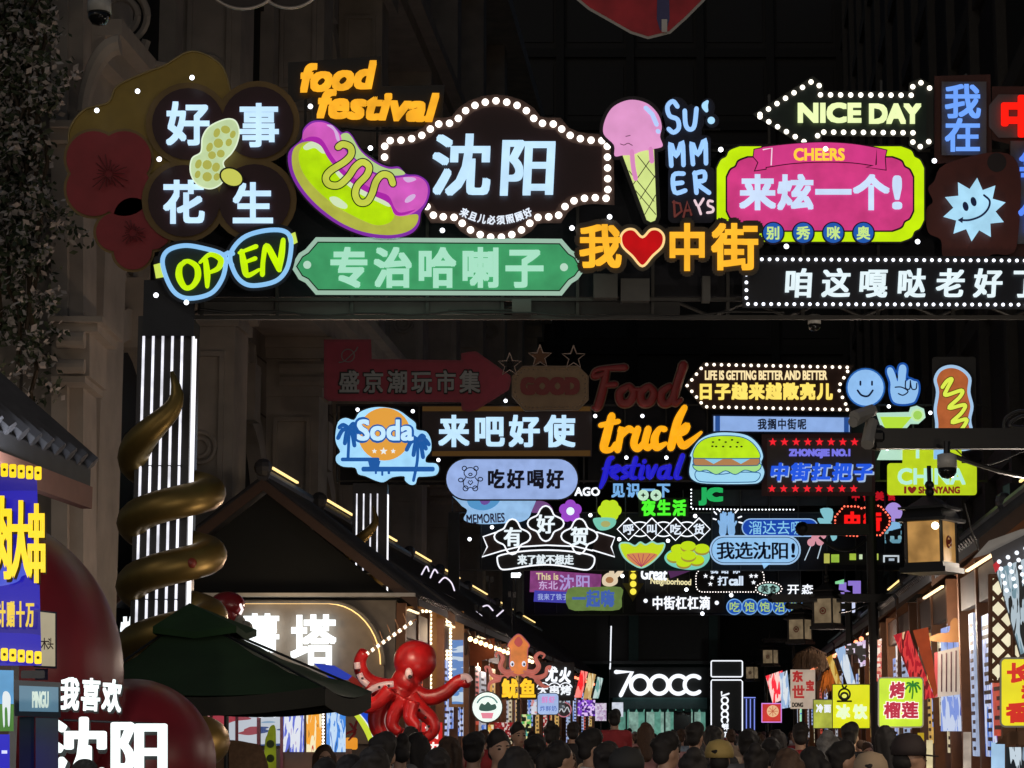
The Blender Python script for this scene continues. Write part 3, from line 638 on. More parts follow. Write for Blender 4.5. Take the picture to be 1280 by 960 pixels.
def gantry(label, d, x0, x1, cols, ytop, ybot, panels, bulbs, bars):
    g = empty('sign_gantry', P((x0 + x1) / 2, 912, d), label, 'gantry', 'sign gantries across the street')
    for c in cols: led_column(g, c[0], c[1], ybot, 0, d + 0.1, [c[0] + (c[1] - c[0]) * t for t in (0.12, 0.32, 0.52, 0.72)])
    m = MB(); k = d / D1
    for y in bars: m.pbox(x0, y, x1, y + 4 / k, d + 0.3, 0.06)
    x = x0
    while x < x1: m.pbox(x, ytop, x + 3.5 / k, ybot, d + 0.36, 0.06); x += 94 / k
    m.build('truss', M((0.045, 0.044, 0.042), 0.5, 0.4), g)
    for q in panels: MB().pbox(*q[:4], d + 0.42, 0.03).build('back_panel', M(q[4], 0.7), g)
    S('', '', '', 0, 0, d, root=g).bulbs(bulbs, 2.4, E('#f2f6ff', 3.0), 0.3, 'spot_bulb')
    return g
# ================================================================== SECOND SIGN GANTRY
D2 = 42.0; G2 = 'signs on the second gantry'
gantry('second sign gantry in from the near one, soda to burger signs', D2, 420, 1235, [(441, 484), (1262, 1300)], 505, 604,
       [(425, 507, 722, 606, (0.004, 0.005, 0.01)), (735, 500, 1100, 600, (0.004, 0.005, 0.01))],
       [(447, 512), (516, 514), (632, 501), (548, 575), (744, 520), (803, 520), (783, 572), (833, 572), (1111, 508), (1163, 516), (1109, 561)], (505, 600))
s = S('arrow_board', 'unlit maroon arrow board with six dark characters and a planet', 'sign', 520, 468, D2, G2)
q = lambda l: [(400 + x / 3.765, 420 + y / 3.765) for x, y in l]
ab = q([(18, 16), (240, 16), (244, 108), (664, 114), (664, 82), (700, 74), (735, 72), (895, 185), (900, 205), (888, 255), (735, 350), (700, 356), (668, 350), (664, 312), (40, 306), (18, 290)])
s.poly('rim', ab, M((0.28, 0.03, 0.055), 0.45), 0.1, 0.1); s.poly('face', grow(ab, -3), M((0.34, 0.03, 0.06), 0.5), 0.106, 0.03)
s.text('character_shadow', '盛京潮玩市集', (422, 461, 601, 493), M((0.012, 0.012, 0.014)), 0.14, 1.6, t=0.02, gap=0.14)
s.text('character', '盛京潮玩市集', (424, 463, 600, 491), M((0.34, 0.36, 0.36), 0.5), 0.15, 0.7, t=0.02, gap=0.18, split=True)
s.stroke('planet', [ell(435, 444.5, 8, None, 20) + [(443, 444.5)], [(424, 453), (430, 452), (445, 438), (447, 434)]], 0.7, M((0.3, 0.28, 0.28)), 0.12, 0.01, smooth=False)
s = S('good_board', 'unlit brown octagon board with maroon word GOOD and stars on top', 'sign', 688, 470, D2, G2)
ob = q([(955, 143), (1215, 143), (1262, 190), (1262, 300), (1215, 348), (965, 352), (905, 285), (905, 190)])
s.poly('face', ob, M((0.3, 0.2, 0.11), 0.5), 0.12, 0.1); s.stroke('rim', [ob + [ob[0]]], 1.0, M((0.3, 0.22, 0.15), 0.5), 0.12, 0.02, smooth=False)
s.bulbs(walk(grow(ob, -4), 5.5), 1.0, M((0.28, 0.22, 0.16), 0.4), 0.126)
s.text('lettering', 'GOOD', (650, 471, 725, 494), M((0.24, 0.03, 0.03), 0.45), 0.15, 2.2, t=0.04)
for x, y in ((637, 456), (675, 446), (717, 447)): s.stroke('star', [star(x, y, 15) + [star(x, y, 15)[0]]], 0.9, M((0.6, 0.46, 0.38), 0.4), 0.12, 0.02, smooth=False)
s.poly('star_face', star(675, 446, 12), M((0.16, 0.07, 0.03)), 0.118, 0.02)
s = S('character_board', 'dark maroon board with gold stripes and four big blue white characters', 'sign', 632, 539, D2, G2)
s.poly('face', [(528, 507), (740, 507), (740, 571), (528, 571)], M((0.022, 0.006, 0.007), 0.4), 0.06, 0.08)
s.polys('gold_stripe', [[(528, 508), (738, 508), (738, 514), (528, 514)], [(540, 564), (738, 563), (738, 570), (540, 570)]], E('#5a3c10', 0.45), 0.066, 0.02)
s.text('character', '来吧好使', (548, 518, 719, 559), E('#bfe4ff', 1.05, 0.05), 0.12, 1.5, t=0.03, gap=0.14, split=True)
# soda
s = S('soda_sign', 'lit blue palm beach cut-out with orange sun and word Soda', 'sign', 483, 558, D2, G2)
cloud = sm(q([(72, 470), (85, 405), (120, 385), (160, 395), (185, 360), (240, 338), (300, 335), (370, 350), (420, 385), (450, 410), (455, 440), (500, 450), (522, 490), (522, 540), (500, 570), (500, 595), (545, 600), (560, 625), (545, 655), (490, 662), (460, 665), (450, 695), (425, 700), (400, 680), (395, 660), (340, 665), (300, 688), (260, 680), (215, 660), (180, 650), (165, 620), (110, 615), (78, 595), (76, 565), (95, 545), (78, 510)]), 3)
s.poly('back_plate', grow(cloud, 2), BLK, 0.13, 0.08)
s.poly('cloud', cloud, E('#a4dcff', 0.98, 0.06), 0.14, 0.04)
s.poly('sun', ell(*q([(303, 462)])[0], 33, 33, 36), E('#e8a340', 0.9), 0.146, 0.02)
s.polys('star', [star(468, 564, 3.4), star(479.5, 564, 5), star(491.5, 564, 3.4)], E('#e8f2f4', 0.95), 0.152, 0.01)
bl2 = E('#1e62b4', 0.75)
s.polys('ground_bars', [rrect(*q([(98, 572)])[0], *q([(280, 590)])[0], 2), rrect(*q([(195, 615)])[0], *q([(540, 638)])[0], 2.5), q([(225, 585), (285, 588), (275, 625), (235, 625)]), rrect(*q([(318, 630)])[0], *q([(330, 650)])[0], 1), rrect(*q([(258, 630)])[0], *q([(268, 650)])[0], 1), rrect(*q([(288, 630)])[0], *q([(298, 658)])[0], 1)], bl2, 0.156, 0.01)
for (x, y, bx, by, n) in ((137, 435, 132, 575, 1), (460, 490, 440, 680, -1)):
    s.stroke('palm_trunk', [q([(x, y), (x - 2, (y + by) / 2), (bx, by)])], 1.9, bl2, 0.158, 0.006)
    s.stroke('palm_fronds', [q([(x, y), (x + dx * 0.6, y + dy * 0.5 - 14), (x + dx, y + dy)]) for dx, dy in ((-52, 45), (-45, -5), (-20, 70), (25, 80), (38, 40), (30, -15), (52, 20))], 2.6, bl2, 0.158, 0.006)
s.text('lettering_rim', 'Soda', (443, 521, 520, 554), bl2, 0.17, 2.7, t=0.02)
s.text('lettering', 'Soda', (446, 524, 517, 551), E('#c4e8ff', 1.0), 0.19, 1.1, t=0.02)
# capsule with bear
s = S('capsule_sign', 'periwinkle lit capsule with outlined bear and four navy characters', 'sign', 640, 599, D2, G2)
cp = rrect(558, 574, 722, 624, 24.8, 8)
s.poly('case', grow(cp, 2), BLK, 0.2, 0.12); s.poly('face', cp, E('#9cb6ec', 0.88, 0.08), 0.206, 0.03)
nv = M((0.01, 0.018, 0.1), 0.5)
s.text('character', '吃好喝好', (609, 586, 705, 611), nv, 0.216, 0.9, t=0.01, gap=0.12, split=True)
s.stroke('bear', [ell(588, 591, 8, 6.5, 18) + [(596, 591)], ell(580.5, 585.5, 2.8, None, 10) + [(583.3, 585.5)], ell(595, 585.5, 2.8, None, 10) + [(597.8, 585.5)], [(582, 597), (579, 602), (580, 608), (584, 611), (588, 609), (592, 611), (597, 608), (598, 602), (594, 597)], ell(576, 600, 3, 2.4, 10) + [(579, 600)], ell(600.5, 599, 3, 2.4, 10) + [(603.5, 599)], ell(582, 610.5, 3.2, None, 10) + [(585.2, 610.5)], ell(594, 610.5, 3.2, None, 10) + [(597.2, 610.5)], [(588, 606), (585, 603), (586.5, 600.5), (588, 602), (589.5, 600.5), (591, 603), (588, 606)], ell(588, 593, 2.2, 1.6, 8) + [(590.2, 593)]], 0.62, nv, 0.216, 0.006, smooth=False)
# script words
s = S('script_sign', 'three stacked script words Food truck festival in maroon, orange and blue', 'sign', 805, 530, D2, G2)
def script(part, lines, r, mat, plate, rp, z):
    s.stroke('back_plate', [[(p[0], p[1], p[2] + rp) for p in l] for l in lines], rp, plate, z, 0.03); s.stroke(part, lines, r, mat, z + 0.05, 0.025)
q = lambda l: [(720 + p[0] / 2.4615, 430 + p[1] / 2.4615) + tuple(p[2:]) for p in l]
food = [[(88, 90, 2.2), (60, 100, 3), (52, 95, 2), (70, 78, 2.2), (150, 72, 3.4)], [(95, 78, 3), (85, 130, 4), (68, 190, 4), (54, 196, 2)], [(84, 128, 2.2), (120, 124, 3)],
        [(160, 130, 3), (135, 150, 4), (140, 180, 4), (165, 178, 4), (178, 150, 3.6), (165, 130, 3)], [(178, 140, 2), (200, 140, 2)], [(222, 130, 3), (200, 150, 4), (204, 180, 4), (228, 178, 4), (240, 150, 3.6), (226, 130, 3)],
        [(288, 130, 3), (264, 150, 4), (266, 180, 4), (288, 178, 3.6), (306, 140, 3), (330, 66, 4.4)], [(322, 90, 4), (304, 150, 4), (304, 182, 3.4), (322, 172, 2)]]
script('lettering', [[(p[0], p[1], p[2] * 1.3) for p in q(l)] for l in food], 3.4, M((0.3, 0.03, 0.03), 0.45), M((0.3, 0.21, 0.16)), 1.5, 0.12)
truck = [[(110, 222, 5), (92, 290, 5.6), (86, 322, 5), (108, 325, 3.4), (120, 306, 2.4)], [(76, 250, 3.4), (130, 238, 3.4)], [(134, 268, 3), (140, 262, 4), (128, 325, 4.6)], [(134, 290, 3), (160, 262, 4.4), (172, 266, 4)],
         [(190, 262, 4.6), (178, 305, 4.8), (190, 322, 4.6), (210, 300, 3.4), (222, 262, 4.6)], [(222, 262, 4.6), (212, 305, 4.6), (222, 320, 4), (236, 306, 2.4)], [(272, 262, 4), (256, 262, 3.6), (242, 290, 5), (248, 318, 5), (276, 306, 2.6)],
         [(334, 196, 4), (312, 240, 5.4), (292, 318, 5)], [(302, 282, 3), (340, 250, 4), (336, 268, 4), (312, 280, 3.6)], [(312, 280, 4), (328, 312, 5), (352, 300, 4), (385, 272, 2)]]
script('lettering', [q(l) for l in truck], 4, E('#ffae14', 0.98, 0.06), M((0.07, 0.05, 0.02)), 1.9, 0.16)
fest = [[(112, 350, 2.8), (100, 360, 3.6), (88, 410, 3.8), (76, 440, 2.6)], [(84, 384, 2), (118, 378, 2)], [(112, 398, 2.6), (134, 384, 3), (124, 376, 2.6), (110, 398, 3.6), (126, 412, 3)], [(158, 378, 3), (144, 388, 3), (160, 402, 3.2), (142, 412, 2.8)], [(184, 352, 3.4), (170, 405, 3.4), (184, 412, 2.4)], [(166, 376, 2), (196, 372, 2)],
        [(206, 378, 3.2), (198, 410, 3.2), (208, 412, 2)], [(210, 362, 3), (211, 361, 3)], [(222, 378, 3), (226, 410, 3.6), (246, 376, 3)], [(280, 378, 3), (260, 386, 3), (256, 408, 3), (274, 408, 3), (288, 376, 3)], [(288, 378, 3), (282, 408, 3), (294, 412, 2)], [(328, 344, 3.4), (308, 405, 3.6), (322, 412, 2)]]
script('lettering', [q(l) for l in fest], 3, E('#2420d8', 0.75), M((0.03, 0.03, 0.04)), 1.7, 0.2)
# life is getting better
s = S('marquee_sign', 'brown bulb-edged arrow marquee with yellow characters and small English line', 'sign', 958, 484, D2, G2)
q = lambda l: [(720 + x / 2.4615, 430 + y / 2.4615) for x, y in l]
mq = q([(342, 128), (395, 63), (843, 72), (806, 135), (838, 202), (395, 193)])
s.poly('rim', grow(mq, 3), M((0.035, 0.02, 0.014)), 0.12, 0.1); s.poly('face', grow(mq, -2.5), M((0.045, 0.014, 0.008)), 0.126, 0.03)
s.bulbs(walk(mq, 9.2), 2.0, E('#fff0dc', 2.2), 0.135)
yl = E('#ffe36a', 1.02, 0.05)
s.text('small_lettering', 'LIFE IS GETTING BETTER AND BETTER', (881, 463, 1034, 475), E('#ffe8b0', 0.95), 0.14, 0.5, hb=0.45, t=0.008)
s.text('character', '日子越来越敞亮儿', (872, 478, 1041, 500), yl, 0.15, 1.1, t=0.02, gap=0.05, split=True)
# smile and victory hand
s = S('smile_sign', 'round light blue smiling face sign beside the victory hand', 'sign', 1082, 484, D2, G2)
s.poly('rim', ell(1082, 484.5, 26), M((0.01, 0.03, 0.09)), 0.12, 0.08); s.poly('ring', ell(1082, 484.5, 24.5), E('#2a6cc0', 0.75), 0.126, 0.02); s.poly('face', ell(1082, 484.5, 22.5), E('#93c4f8', 0.92, 0.05), 0.132, 0.02)
nb = M((0.01, 0.05, 0.25))
s.stroke('smile', [[(1072, 488), (1077, 494), (1085, 495), (1091, 488)], [(1075.5, 477), (1075.5, 481)], [(1090, 477), (1090, 481)]], 1.2, nb, 0.136, 0.006)
s = S('hand_sign', 'blue victory hand cut-out, right of the smiling face', 'sign', 1130, 480, D2, G2)
hp = sm([(1117, 502), (1113, 490), (1113, 478), (1109, 466), (1110, 460), (1115, 460), (1119, 468), (1122, 477), (1123, 464), (1125, 457), (1130, 456), (1133, 461), (1132, 476), (1137, 474), (1142, 476), (1147, 478), (1148, 488), (1145, 498), (1141, 503), (1128, 505)], 4)
s.poly('back_plate', grow(hp, 2.6), E('#1c5ab8', 0.7), 0.12, 0.08); s.poly('hand', hp, E('#93c4f4', 0.9), 0.128, 0.03)
s.stroke('finger_lines', [[(1132, 476), (1132, 485), (1137, 486), (1138, 476)], [(1138, 478), (1140, 486), (1145, 486), (1146, 479)], [(1119, 484), (1127, 484), (1135, 489), (1129, 494), (1123, 492)]], 0.8, nb, 0.13, 0.004)
# banner
s = S('banner_sign', 'pale blue scroll banner with five small dark characters', 'sign', 977, 530, D2, G2)
s.poly('rim', [(890, 518), (1064, 520), (1064, 542), (890, 541)], M((0.01, 0.03, 0.1)), 0.14, 0.08)
s.poly('face', [(892, 520), (1062, 522), (1062, 540), (892, 539)], E('#93b6f0', 0.85, 0.05), 0.146, 0.02)
s.polys('end_band', [[(894, 520), (900, 520), (900, 539), (894, 539)], [(1055, 522), (1061, 522), (1061, 540), (1055, 540)]], E('#2a5cb0', 0.6), 0.15, 0.01)
s.text('character', '我搁中街呢', (947, 523, 1008, 537), M((0.03, 0.07, 0.22)), 0.152, 0.4, t=0.006, gap=0.1)
# burger
s = S('burger_sign', 'lit hamburger cut-out with lime bun and pale blue rim', 'sign', 908, 574, D2, G2)
q = lambda l: [(820 + x / 2.526, 420 + y / 2.526) for x, y in l]
bp = sm(q([(105, 430), (112, 385), (108, 375), (135, 330), (180, 308), (235, 305), (290, 315), (325, 345), (338, 380), (332, 400), (342, 430), (328, 460), (290, 467), (160, 466), (118, 455)]), 4)
s.poly('back_plate', grow(bp, 2), M((0.012, 0.05, 0.12)), 0.16, 0.1); s.poly('rim', bp, E('#a8dcf8', 0.92, 0.05), 0.168, 0.03)
cy = E('#1a6aa0', 0.6)
def lay(part, pts, mat, z):
    p_ = sm(q(pts), 4); s.poly('outline', grow(p_, 1.1), cy, z, 0.01); s.poly(part, p_, mat, z + 0.004, 0.01)
lay('bottom_bun', [(125, 432), (140, 428), (200, 438), (250, 432), (315, 432), (328, 438), (318, 455), (290, 460), (160, 460), (130, 452)], E('#9ed8f6', 0.92), 0.172)
lay('lettuce', [(118, 412), (140, 402), (310, 402), (330, 414), (312, 428), (280, 422), (250, 436), (220, 424), (190, 436), (160, 422), (135, 426)], E('#a6e38a', 0.9), 0.18)
lay('patty', [(120, 390), (140, 384), (305, 384), (326, 392), (322, 404), (300, 408), (140, 408), (122, 404)], E('#c08a58', 0.75), 0.188)
s.polys('cheese', [q([(150, 386), (215, 386), (182, 404)]), q([(235, 386), (300, 386), (268, 404)])], E('#8fd0f0', 0.85), 0.197, 0.005)
lay('top_bun', [(118, 380), (130, 345), (165, 322), (220, 316), (275, 322), (310, 345), (328, 380), (300, 385), (145, 385)], E('#b8e416', 0.95, 0.08), 0.2)
s.polys('sesame', [ell(*q([p])[0], 1.6, 1.1, 8) for p in ((180, 335), (200, 328), (220, 335), (240, 328), (258, 336), (190, 349), (212, 349), (235, 350), (255, 350), (270, 349), (178, 348))], M((0.12, 0.16, 0.02)), 0.206, 0.004)
# board with stars
s = S('star_board', 'grey board in maroon frame with red stars and blue slanted characters', 'sign', 1022, 582, D2, G2)
s.poly('frame', [(952, 543), (1094, 541), (1094, 620), (952, 620)], M((0.05, 0.012, 0.014)), 0.1, 0.12)
s.poly('face', [(959, 548), (1090, 548), (1090, 615), (959, 615)], M((0.07, 0.06, 0.055)), 0.106, 0.02)
rd = E('#ff2030', 0.9)
for i in range(9): s.poly('star', star(966 + 14.6 * i, 552.5, 5.4), rd, 0.13, 0.02)
for i in range(8): s.poly('star', star(965 + 14.6 * i, 611, 5.2), rd, 0.13, 0.02)
s.text('lettering', 'ZHONGJIE NO.1', (986, 561, 1063, 573), E('#7a78ec', 0.9), 0.13, 0.8, t=0.01)
s.text('character_shadow', '中街扛把子', (962, 579, 1092, 603), E('#b8d4f6', 0.7), 0.13, 1.3, t=0.02, gap=0.06, shear=0.12)
s.text('character', '中街扛把子', (961, 578, 1090, 601), E('#1f56e0', 0.95), 0.15, 1.2, t=0.02, gap=0.06, shear=0.12, split=True)
# cocktail, hot dog, china
s = S('cocktail_sign', 'pale green cocktail glass sign with a lime slice', 'sign', 1128, 526, D2, G2)
gp = [(1095, 516), (1136, 515), (1138, 509), (1146, 507), (1155, 511), (1157, 522), (1148, 530), (1138, 530), (1132, 537), (1128, 556), (1140, 575), (1096, 575), (1104, 556), (1102, 537)]
s.poly('rim', gp, E('#bde8d0', 0.85), 0.12, 0.08); s.poly('drink', [(1100, 521), (1140, 521), (1128, 535), (1106, 535)], E('#b8e43c', 0.9), 0.128, 0.01)
s.poly('lime_slice', ell(1147, 519, 8, None, 18), E('#c8ecb0', 0.9), 0.132, 0.02); s.poly('lime_pulp', ell(1147, 519, 5.6, None, 18), E('#a8dc60', 0.85), 0.136, 0.02)
s = S('hot_dog_sign', 'upright small hot dog cut-out with zigzag mustard on the second gantry', 'sign', 1192, 500, D2, G2)
hb = sm([(1168, 548), (1169, 530), (1167, 512), (1170, 490), (1167, 474), (1174, 461), (1188, 456), (1203, 460), (1214, 472), (1213, 490), (1217, 508), (1214, 525), (1217, 542), (1214, 562), (1170, 562)], 4)
s.poly('back_plate', grow(hb, 2), M((0.02, 0.02, 0.03)), 0.12, 0.08); s.poly('rim', hb, E('#a9cdf0', 0.85), 0.128, 0.02); s.poly('bun', grow(hb, -4), E('#c46a3a', 0.75, 0.1), 0.134, 0.02)
zz = [[(1178, 484), (1184, 476), (1190, 474), (1184, 486), (1182, 494), (1202, 488), (1200, 496), (1186, 510), (1206, 506), (1202, 516), (1190, 528), (1208, 524), (1204, 534), (1194, 546), (1208, 544)]]
s.stroke('mustard_rim', zz, 3.4, E('#7a5a20', 0.5), 0.138, 0.008); s.stroke('mustard', zz, 2.3, E('#dcee50', 0.95), 0.146, 0.008)
s = S('china_sign', 'lime board with pale CHINA letters, notched top, right end of second gantry', 'sign', 1165, 590, D2, G2)
cb = rrect(1109, 579, 1221, 619, 4)
s.polys('face', [cb, rrect(1128, 536, 1202, 590, 3)], E('#c0d820', 0.9, 0.06), 0.16, 0.08)
s.text('lettering', 'CHINA', (1122, 585, 1207, 606), E('#b6ecd8', 0.95), 0.18, 0.9, t=0.02)
s.text('lettering', 'T', (1141, 556, 1153, 573), E('#b6ecd8', 0.95), 0.18, 1.4, t=0.02)
s.poly('blue_letter_block', [(1167, 556), (1184, 556), (1184, 574), (1167, 574)], E('#8cc4f0', 0.9), 0.18, 0.02)
mr = E('#9a2a24', 0.6)
s.text('small_lettering', 'I', (1130, 608, 1133, 617), mr, 0.17, 0.5, t=0.006); s.text('small_lettering', 'SHENYANG', (1148, 608, 1200, 617), mr, 0.17, 0.5, t=0.006)
s.poly('heart', sm([(1140, 617), (1135, 612), (1135, 609), (1138, 608), (1140, 610), (1142, 608), (1145, 609), (1145, 612)], 3), mr, 0.17, 0.006)
s = S('grey_board', 'plain unlit grey board behind the upright hot dog cut-out', 'sign', 1190, 480, D2, G2)
s.poly('face', rrect(1165, 446, 1220, 560, 4), M((0.06, 0.06, 0.06)), 0.02, 0.08)

# ================================================================== THIRD SIGN GANTRY
D3 = 60.0; G3 = 'signs on the third gantry'
gantry('third sign gantry in, with neon ribbon and capsule signs', D3, 565, 1130, [], 612, 712, [(600, 640, 1128, 712, (0.004, 0.004, 0.007)), (865, 612, 1060, 632, (0.03, 0.03, 0.03))],
       [(615, 659), (587, 674), (738, 644), (869, 645), (774, 674), (835, 676)], (640, 712))
MB().box(P(1180, 700, D3).x, P(1196, 700, D3).x, D3, D3 + 0.4, 0, P(0, 640, D3).z).build('column', STEEL, bpy.data.objects['sign_gantry.002'])
MB().box(P(560, 700, D3).x, P(574, 700, D3).x, D3, D3 + 0.4, 0, P(0, 640, D3).z).build('column', STEEL, bpy.data.objects['sign_gantry.002'])
s = S('cloud_sign', 'pale blue cloud cut-out with handwritten word MEMORIES', 'sign', 617, 636, D3, G3)
s.poly('face', sm([(570, 612), (664, 612), (664, 640), (655, 651), (632, 654), (600, 655), (580, 650), (584, 638), (575, 630)], 4), E('#9cc8f4', 0.85, 0.08), 0.1, 0.08)
s.poly('swirl', sm([(588, 614), (625, 614), (622, 630), (605, 638), (586, 632)], 4), E('#5aa0d8', 0.8), 0.11, 0.01)
s.poly('swirl_eye', sm([(596, 612), (614, 612), (612, 628), (602, 630)], 3), E('#7a5ab0', 0.7), 0.116, 0.01)
s.text('lettering', 'MEMORIES', (583, 642, 631, 654), M((0.12, 0.1, 0.3)), 0.12, 0.3, t=0.006, rot=-3)
s = S('flower_sign', 'purple five-petal flower sign with white centre', 'sign', 713, 639, D3, G3)
s.polys('petals', [ell(713 + 7.5 * math.cos(R(a)), 639 + 7.5 * math.sin(R(a)), 7) for a in range(-90, 270, 72)], E('#a44cd4', 0.8), 0.12, 0.06); s.poly('centre', ell(713, 639, 5), E('#eafcff', 1), 0.13, 0.03)
s = S('petal_sign', 'dim orchid purple rounded cut-out beside the purple flower', 'sign', 673, 635, D3, G3)
s.poly('face', sm([(662, 640), (665, 629), (675, 626), (686, 630), (690, 640)], 4), E('#8a5a9c', 0.55), 0.08, 0.06)
s = S('neon_ribbon_sign', 'white neon ribbon with three quatrefoil medallions and characters', 'sign', 683, 672, D3, G3)
q = lambda l: [(560 + x / 3.765, 580 + y / 3.765) for x, y in l]
rb1 = q([(225, 322), (165, 342), (185, 390), (160, 437), (255, 408)]); rb2 = q([(700, 320), (785, 345), (768, 390), (785, 437), (680, 405)])
arch = q([(255, 408), (330, 390), (465, 382), (600, 388), (680, 408)]); caps = sm(q([(232, 450), (245, 430), (340, 412), (460, 405), (580, 412), (675, 430), (690, 455), (675, 488), (640, 498), (540, 480), (460, 474), (380, 480), (280, 496), (245, 490)]), 4)
mb_ = q([(365, 300), (465, 285), (560, 300), (590, 380), (465, 382), (340, 388)])
s.polys('ribbon', [rb1, rb2, mb_], M((0.035, 0.016, 0.012)), 0.08, 0.05); s.poly('lower_capsule', caps, BLK, 0.1, 0.05)
qf = []
for cx, cy in q([(303, 342), (460, 280), (618, 340)]):
    w = [(cx + (17.5 + 3.6 * math.cos(R(4 * a))) * math.cos(R(a)) * 1.08, cy + (17.5 + 3.6 * math.cos(R(4 * a))) * math.sin(R(a)) * 1.05) for a in range(0, 360, 10)]
    qf.append(w)
s.polys('medallion', qf, M((0.012, 0.01, 0.01)), 0.13, 0.04)
s.stroke('neon_tube', [rb1, rb2, arch] , 0.85, NEONW, 0.14, 0.02, smooth=False); s.stroke('neon_tube', [w + [w[0]] for w in qf] + [caps + [caps[0]]], 0.95, NEONW, 0.145, 0.02, smooth=False)
s.text('character', '有好贺', (0, 0, 1, 1), E('#e6f2f8', 1.05), 0.16, 0.5, hb=1.0, t=0.02, slots=[(x - 11, y - 12, x + 11, y + 12) for x, y in q([(305, 342), (460, 282), (620, 340)])], split=True)
s.text('small_character', '来了就不想走', (647, 693, 717, 706), E('#e6f2f8', 0.95), 0.16, 0.4, hb=0.6, t=0.01, gap=0.0)
s = S('plant_sign', 'lime flower in a teal cup, small cut-out sign', 'sign', 760, 644, D3, G3)
s.polys('petals', [ell(762 + 8 * math.cos(R(a)), 638 + 7 * math.sin(R(a)), 7, 7) for a in range(0, 360, 60)] + [ell(762, 638, 7)], E('#c4e824', 0.9), 0.12, 0.05)
s.poly('cup', sm([(741, 650), (748, 647), (768, 648), (769, 656), (760, 662), (748, 662)], 4), E('#7cd0b8', 0.85), 0.13, 0.05); s.poly('cup_pattern', ell(757, 655, 6, 4, 14), E('#b8b870', 0.8), 0.136, 0.02)
s = S('white_letter_sign', 'small white letters AGO behind the bear capsule', 'sign', 733, 615, D3, G3)
s.text('lettering', 'AGO', (718, 609, 750, 620), NEONW, 0.1, 0.5, t=0.03)
s = S('blue_character_sign', 'small light blue characters with green round eyes, half hidden by script words', 'sign', 800, 613, D3, G3)
s.text('character', '见识一下', (764, 603, 838, 622), E('#7ab4ec', 0.9), 0.1, 0.8, t=0.03, gap=0.1, split=True)
for x in (804, 820): e_ = s.poly('eye', ell(x, 619, 7, None, 16), E('#c4eccc', 0.9), 0.15, 0.03); s.poly('pupil', burst(x, 619, 3.6, 1.4, 4), M((0.02, 0.12, 0.04)), 0.156, 0.01, parent=e_)
s = S('green_character_sign', 'bright green characters on dark green board', 'sign', 830, 635, D3, G3)
s.poly('board', [(798, 622), (861, 622), (861, 646), (798, 646)], M((0.01, 0.03, 0.01)), 0.08, 0.06); s.text('character', '夜生活', (802, 624, 858, 645), E('#52ff30', 0.95), 0.11, 0.9, t=0.02, gap=0.1, split=True)
s = S('green_letter_sign', 'two green letters in a corner of white bulbs', 'sign', 890, 622, D3, G3)
s.text('lettering', 'JC', (873, 609, 904, 632), E('#20b860', 0.85), 0.1, 2.0, t=0.03); s.bulbs(walk([(864, 612), (864, 636), (928, 637), (992, 637)], 4.4, False), 1.0, E('#f4f8ff', 2), 0.1)
s = S('diamond_sign', 'row of four white outlined diamonds with one character in each', 'sign', 829, 661, D3, G3)
for i, ch in enumerate('呼叫吃货'):
    cx = 785.5 + 29.4 * i; dm = [(cx, 647.5), (cx + 14, 661.5), (cx, 675.5), (cx - 14, 661.5)]
    d_ = s.poly('diamond', dm, BLK, 0.1, 0.05); s.stroke('neon_tube', [dm + [dm[0]]], 0.75, NEONW, 0.115, 0.015, smooth=False, parent=d_); s.text('character', ch, (cx - 7, 654.5, cx + 7, 668.5), E('#e6f2ff', 0.95), 0.12, 0.4, t=0.01, parent=d_)
s.stroke('neon_arc', [ell(800 + 29.4 * i, 661.5, 13, 9, 8, 0, a, a + 70) for i in range(3) for a in (55, 235)], 0.75, NEONW, 0.1, 0.01, smooth=False)
s = S('fan_bowl_sign', 'fan shaped lime and pink bowl cut-out', 'sign', 803, 691, D3, G3)
q = lambda l: [(560 + x / 3.765, 580 + y / 3.765) for x, y in l]
fp = sm(q([(808, 392), (815, 372), (850, 372), (880, 385), (905, 368), (930, 380), (960, 366), (985, 376), (1018, 374), (1012, 405), (985, 440), (950, 470), (910, 488), (870, 472), (830, 440)]), 4)
s.poly('rim', grow(fp, 1), E('#9ad8c8', 0.85), 0.1, 0.06); s.poly('face', grow(fp, -1), E('#c8e020', 0.9), 0.106, 0.02)
s.poly('pink_base', sm(q([(840, 428), (900, 418), (985, 425), (950, 462), (910, 482), (870, 468)]), 3), E('#e0905c', 0.8), 0.11, 0.01)
s.stroke('ribs', [q([(910, 484), (905 + dx, 425)]) for dx in (-60, -35, -10, 15, 45, 70)], 0.45, E('#c03a6a', 0.7), 0.112, 0.004, smooth=False)
s = S('pastry_sign', 'stack of lime pastries on a teal plate cut-out', 'sign', 857, 691, D3, G3)
s.poly('plate', sm(q([(1018, 440), (1040, 410), (1090, 390), (1150, 385), (1215, 400), (1232, 440), (1205, 480), (1150, 498), (1080, 490), (1035, 470)]), 4), E('#7cd4c4', 0.85), 0.1, 0.06)
for k, (x, y) in enumerate(((1085, 400), (1195, 398), (1065, 435), (1170, 450), (1110, 462), (1130, 385), (1132, 430))):
    b_ = s.poly('pastry_side', ell(*q([(x, y + 8)])[0], 9.6, 6.4, 18), E('#b8a040', 0.7), 0.11 + 0.005 * k, 0.01); s.poly('pastry_top', ell(*q([(x, y)])[0], 9.6, 6, 18), E('#c4e418', 0.9), 0.113 + 0.005 * k, 0.01, parent=b_)
s = S('hands_sign', 'pair of raised light blue hands with short white rays', 'sign', 908, 657, D3, G3)
q = lambda l: [(860 + x / 4.267, 580 + y / 4.267) for x, y in l]
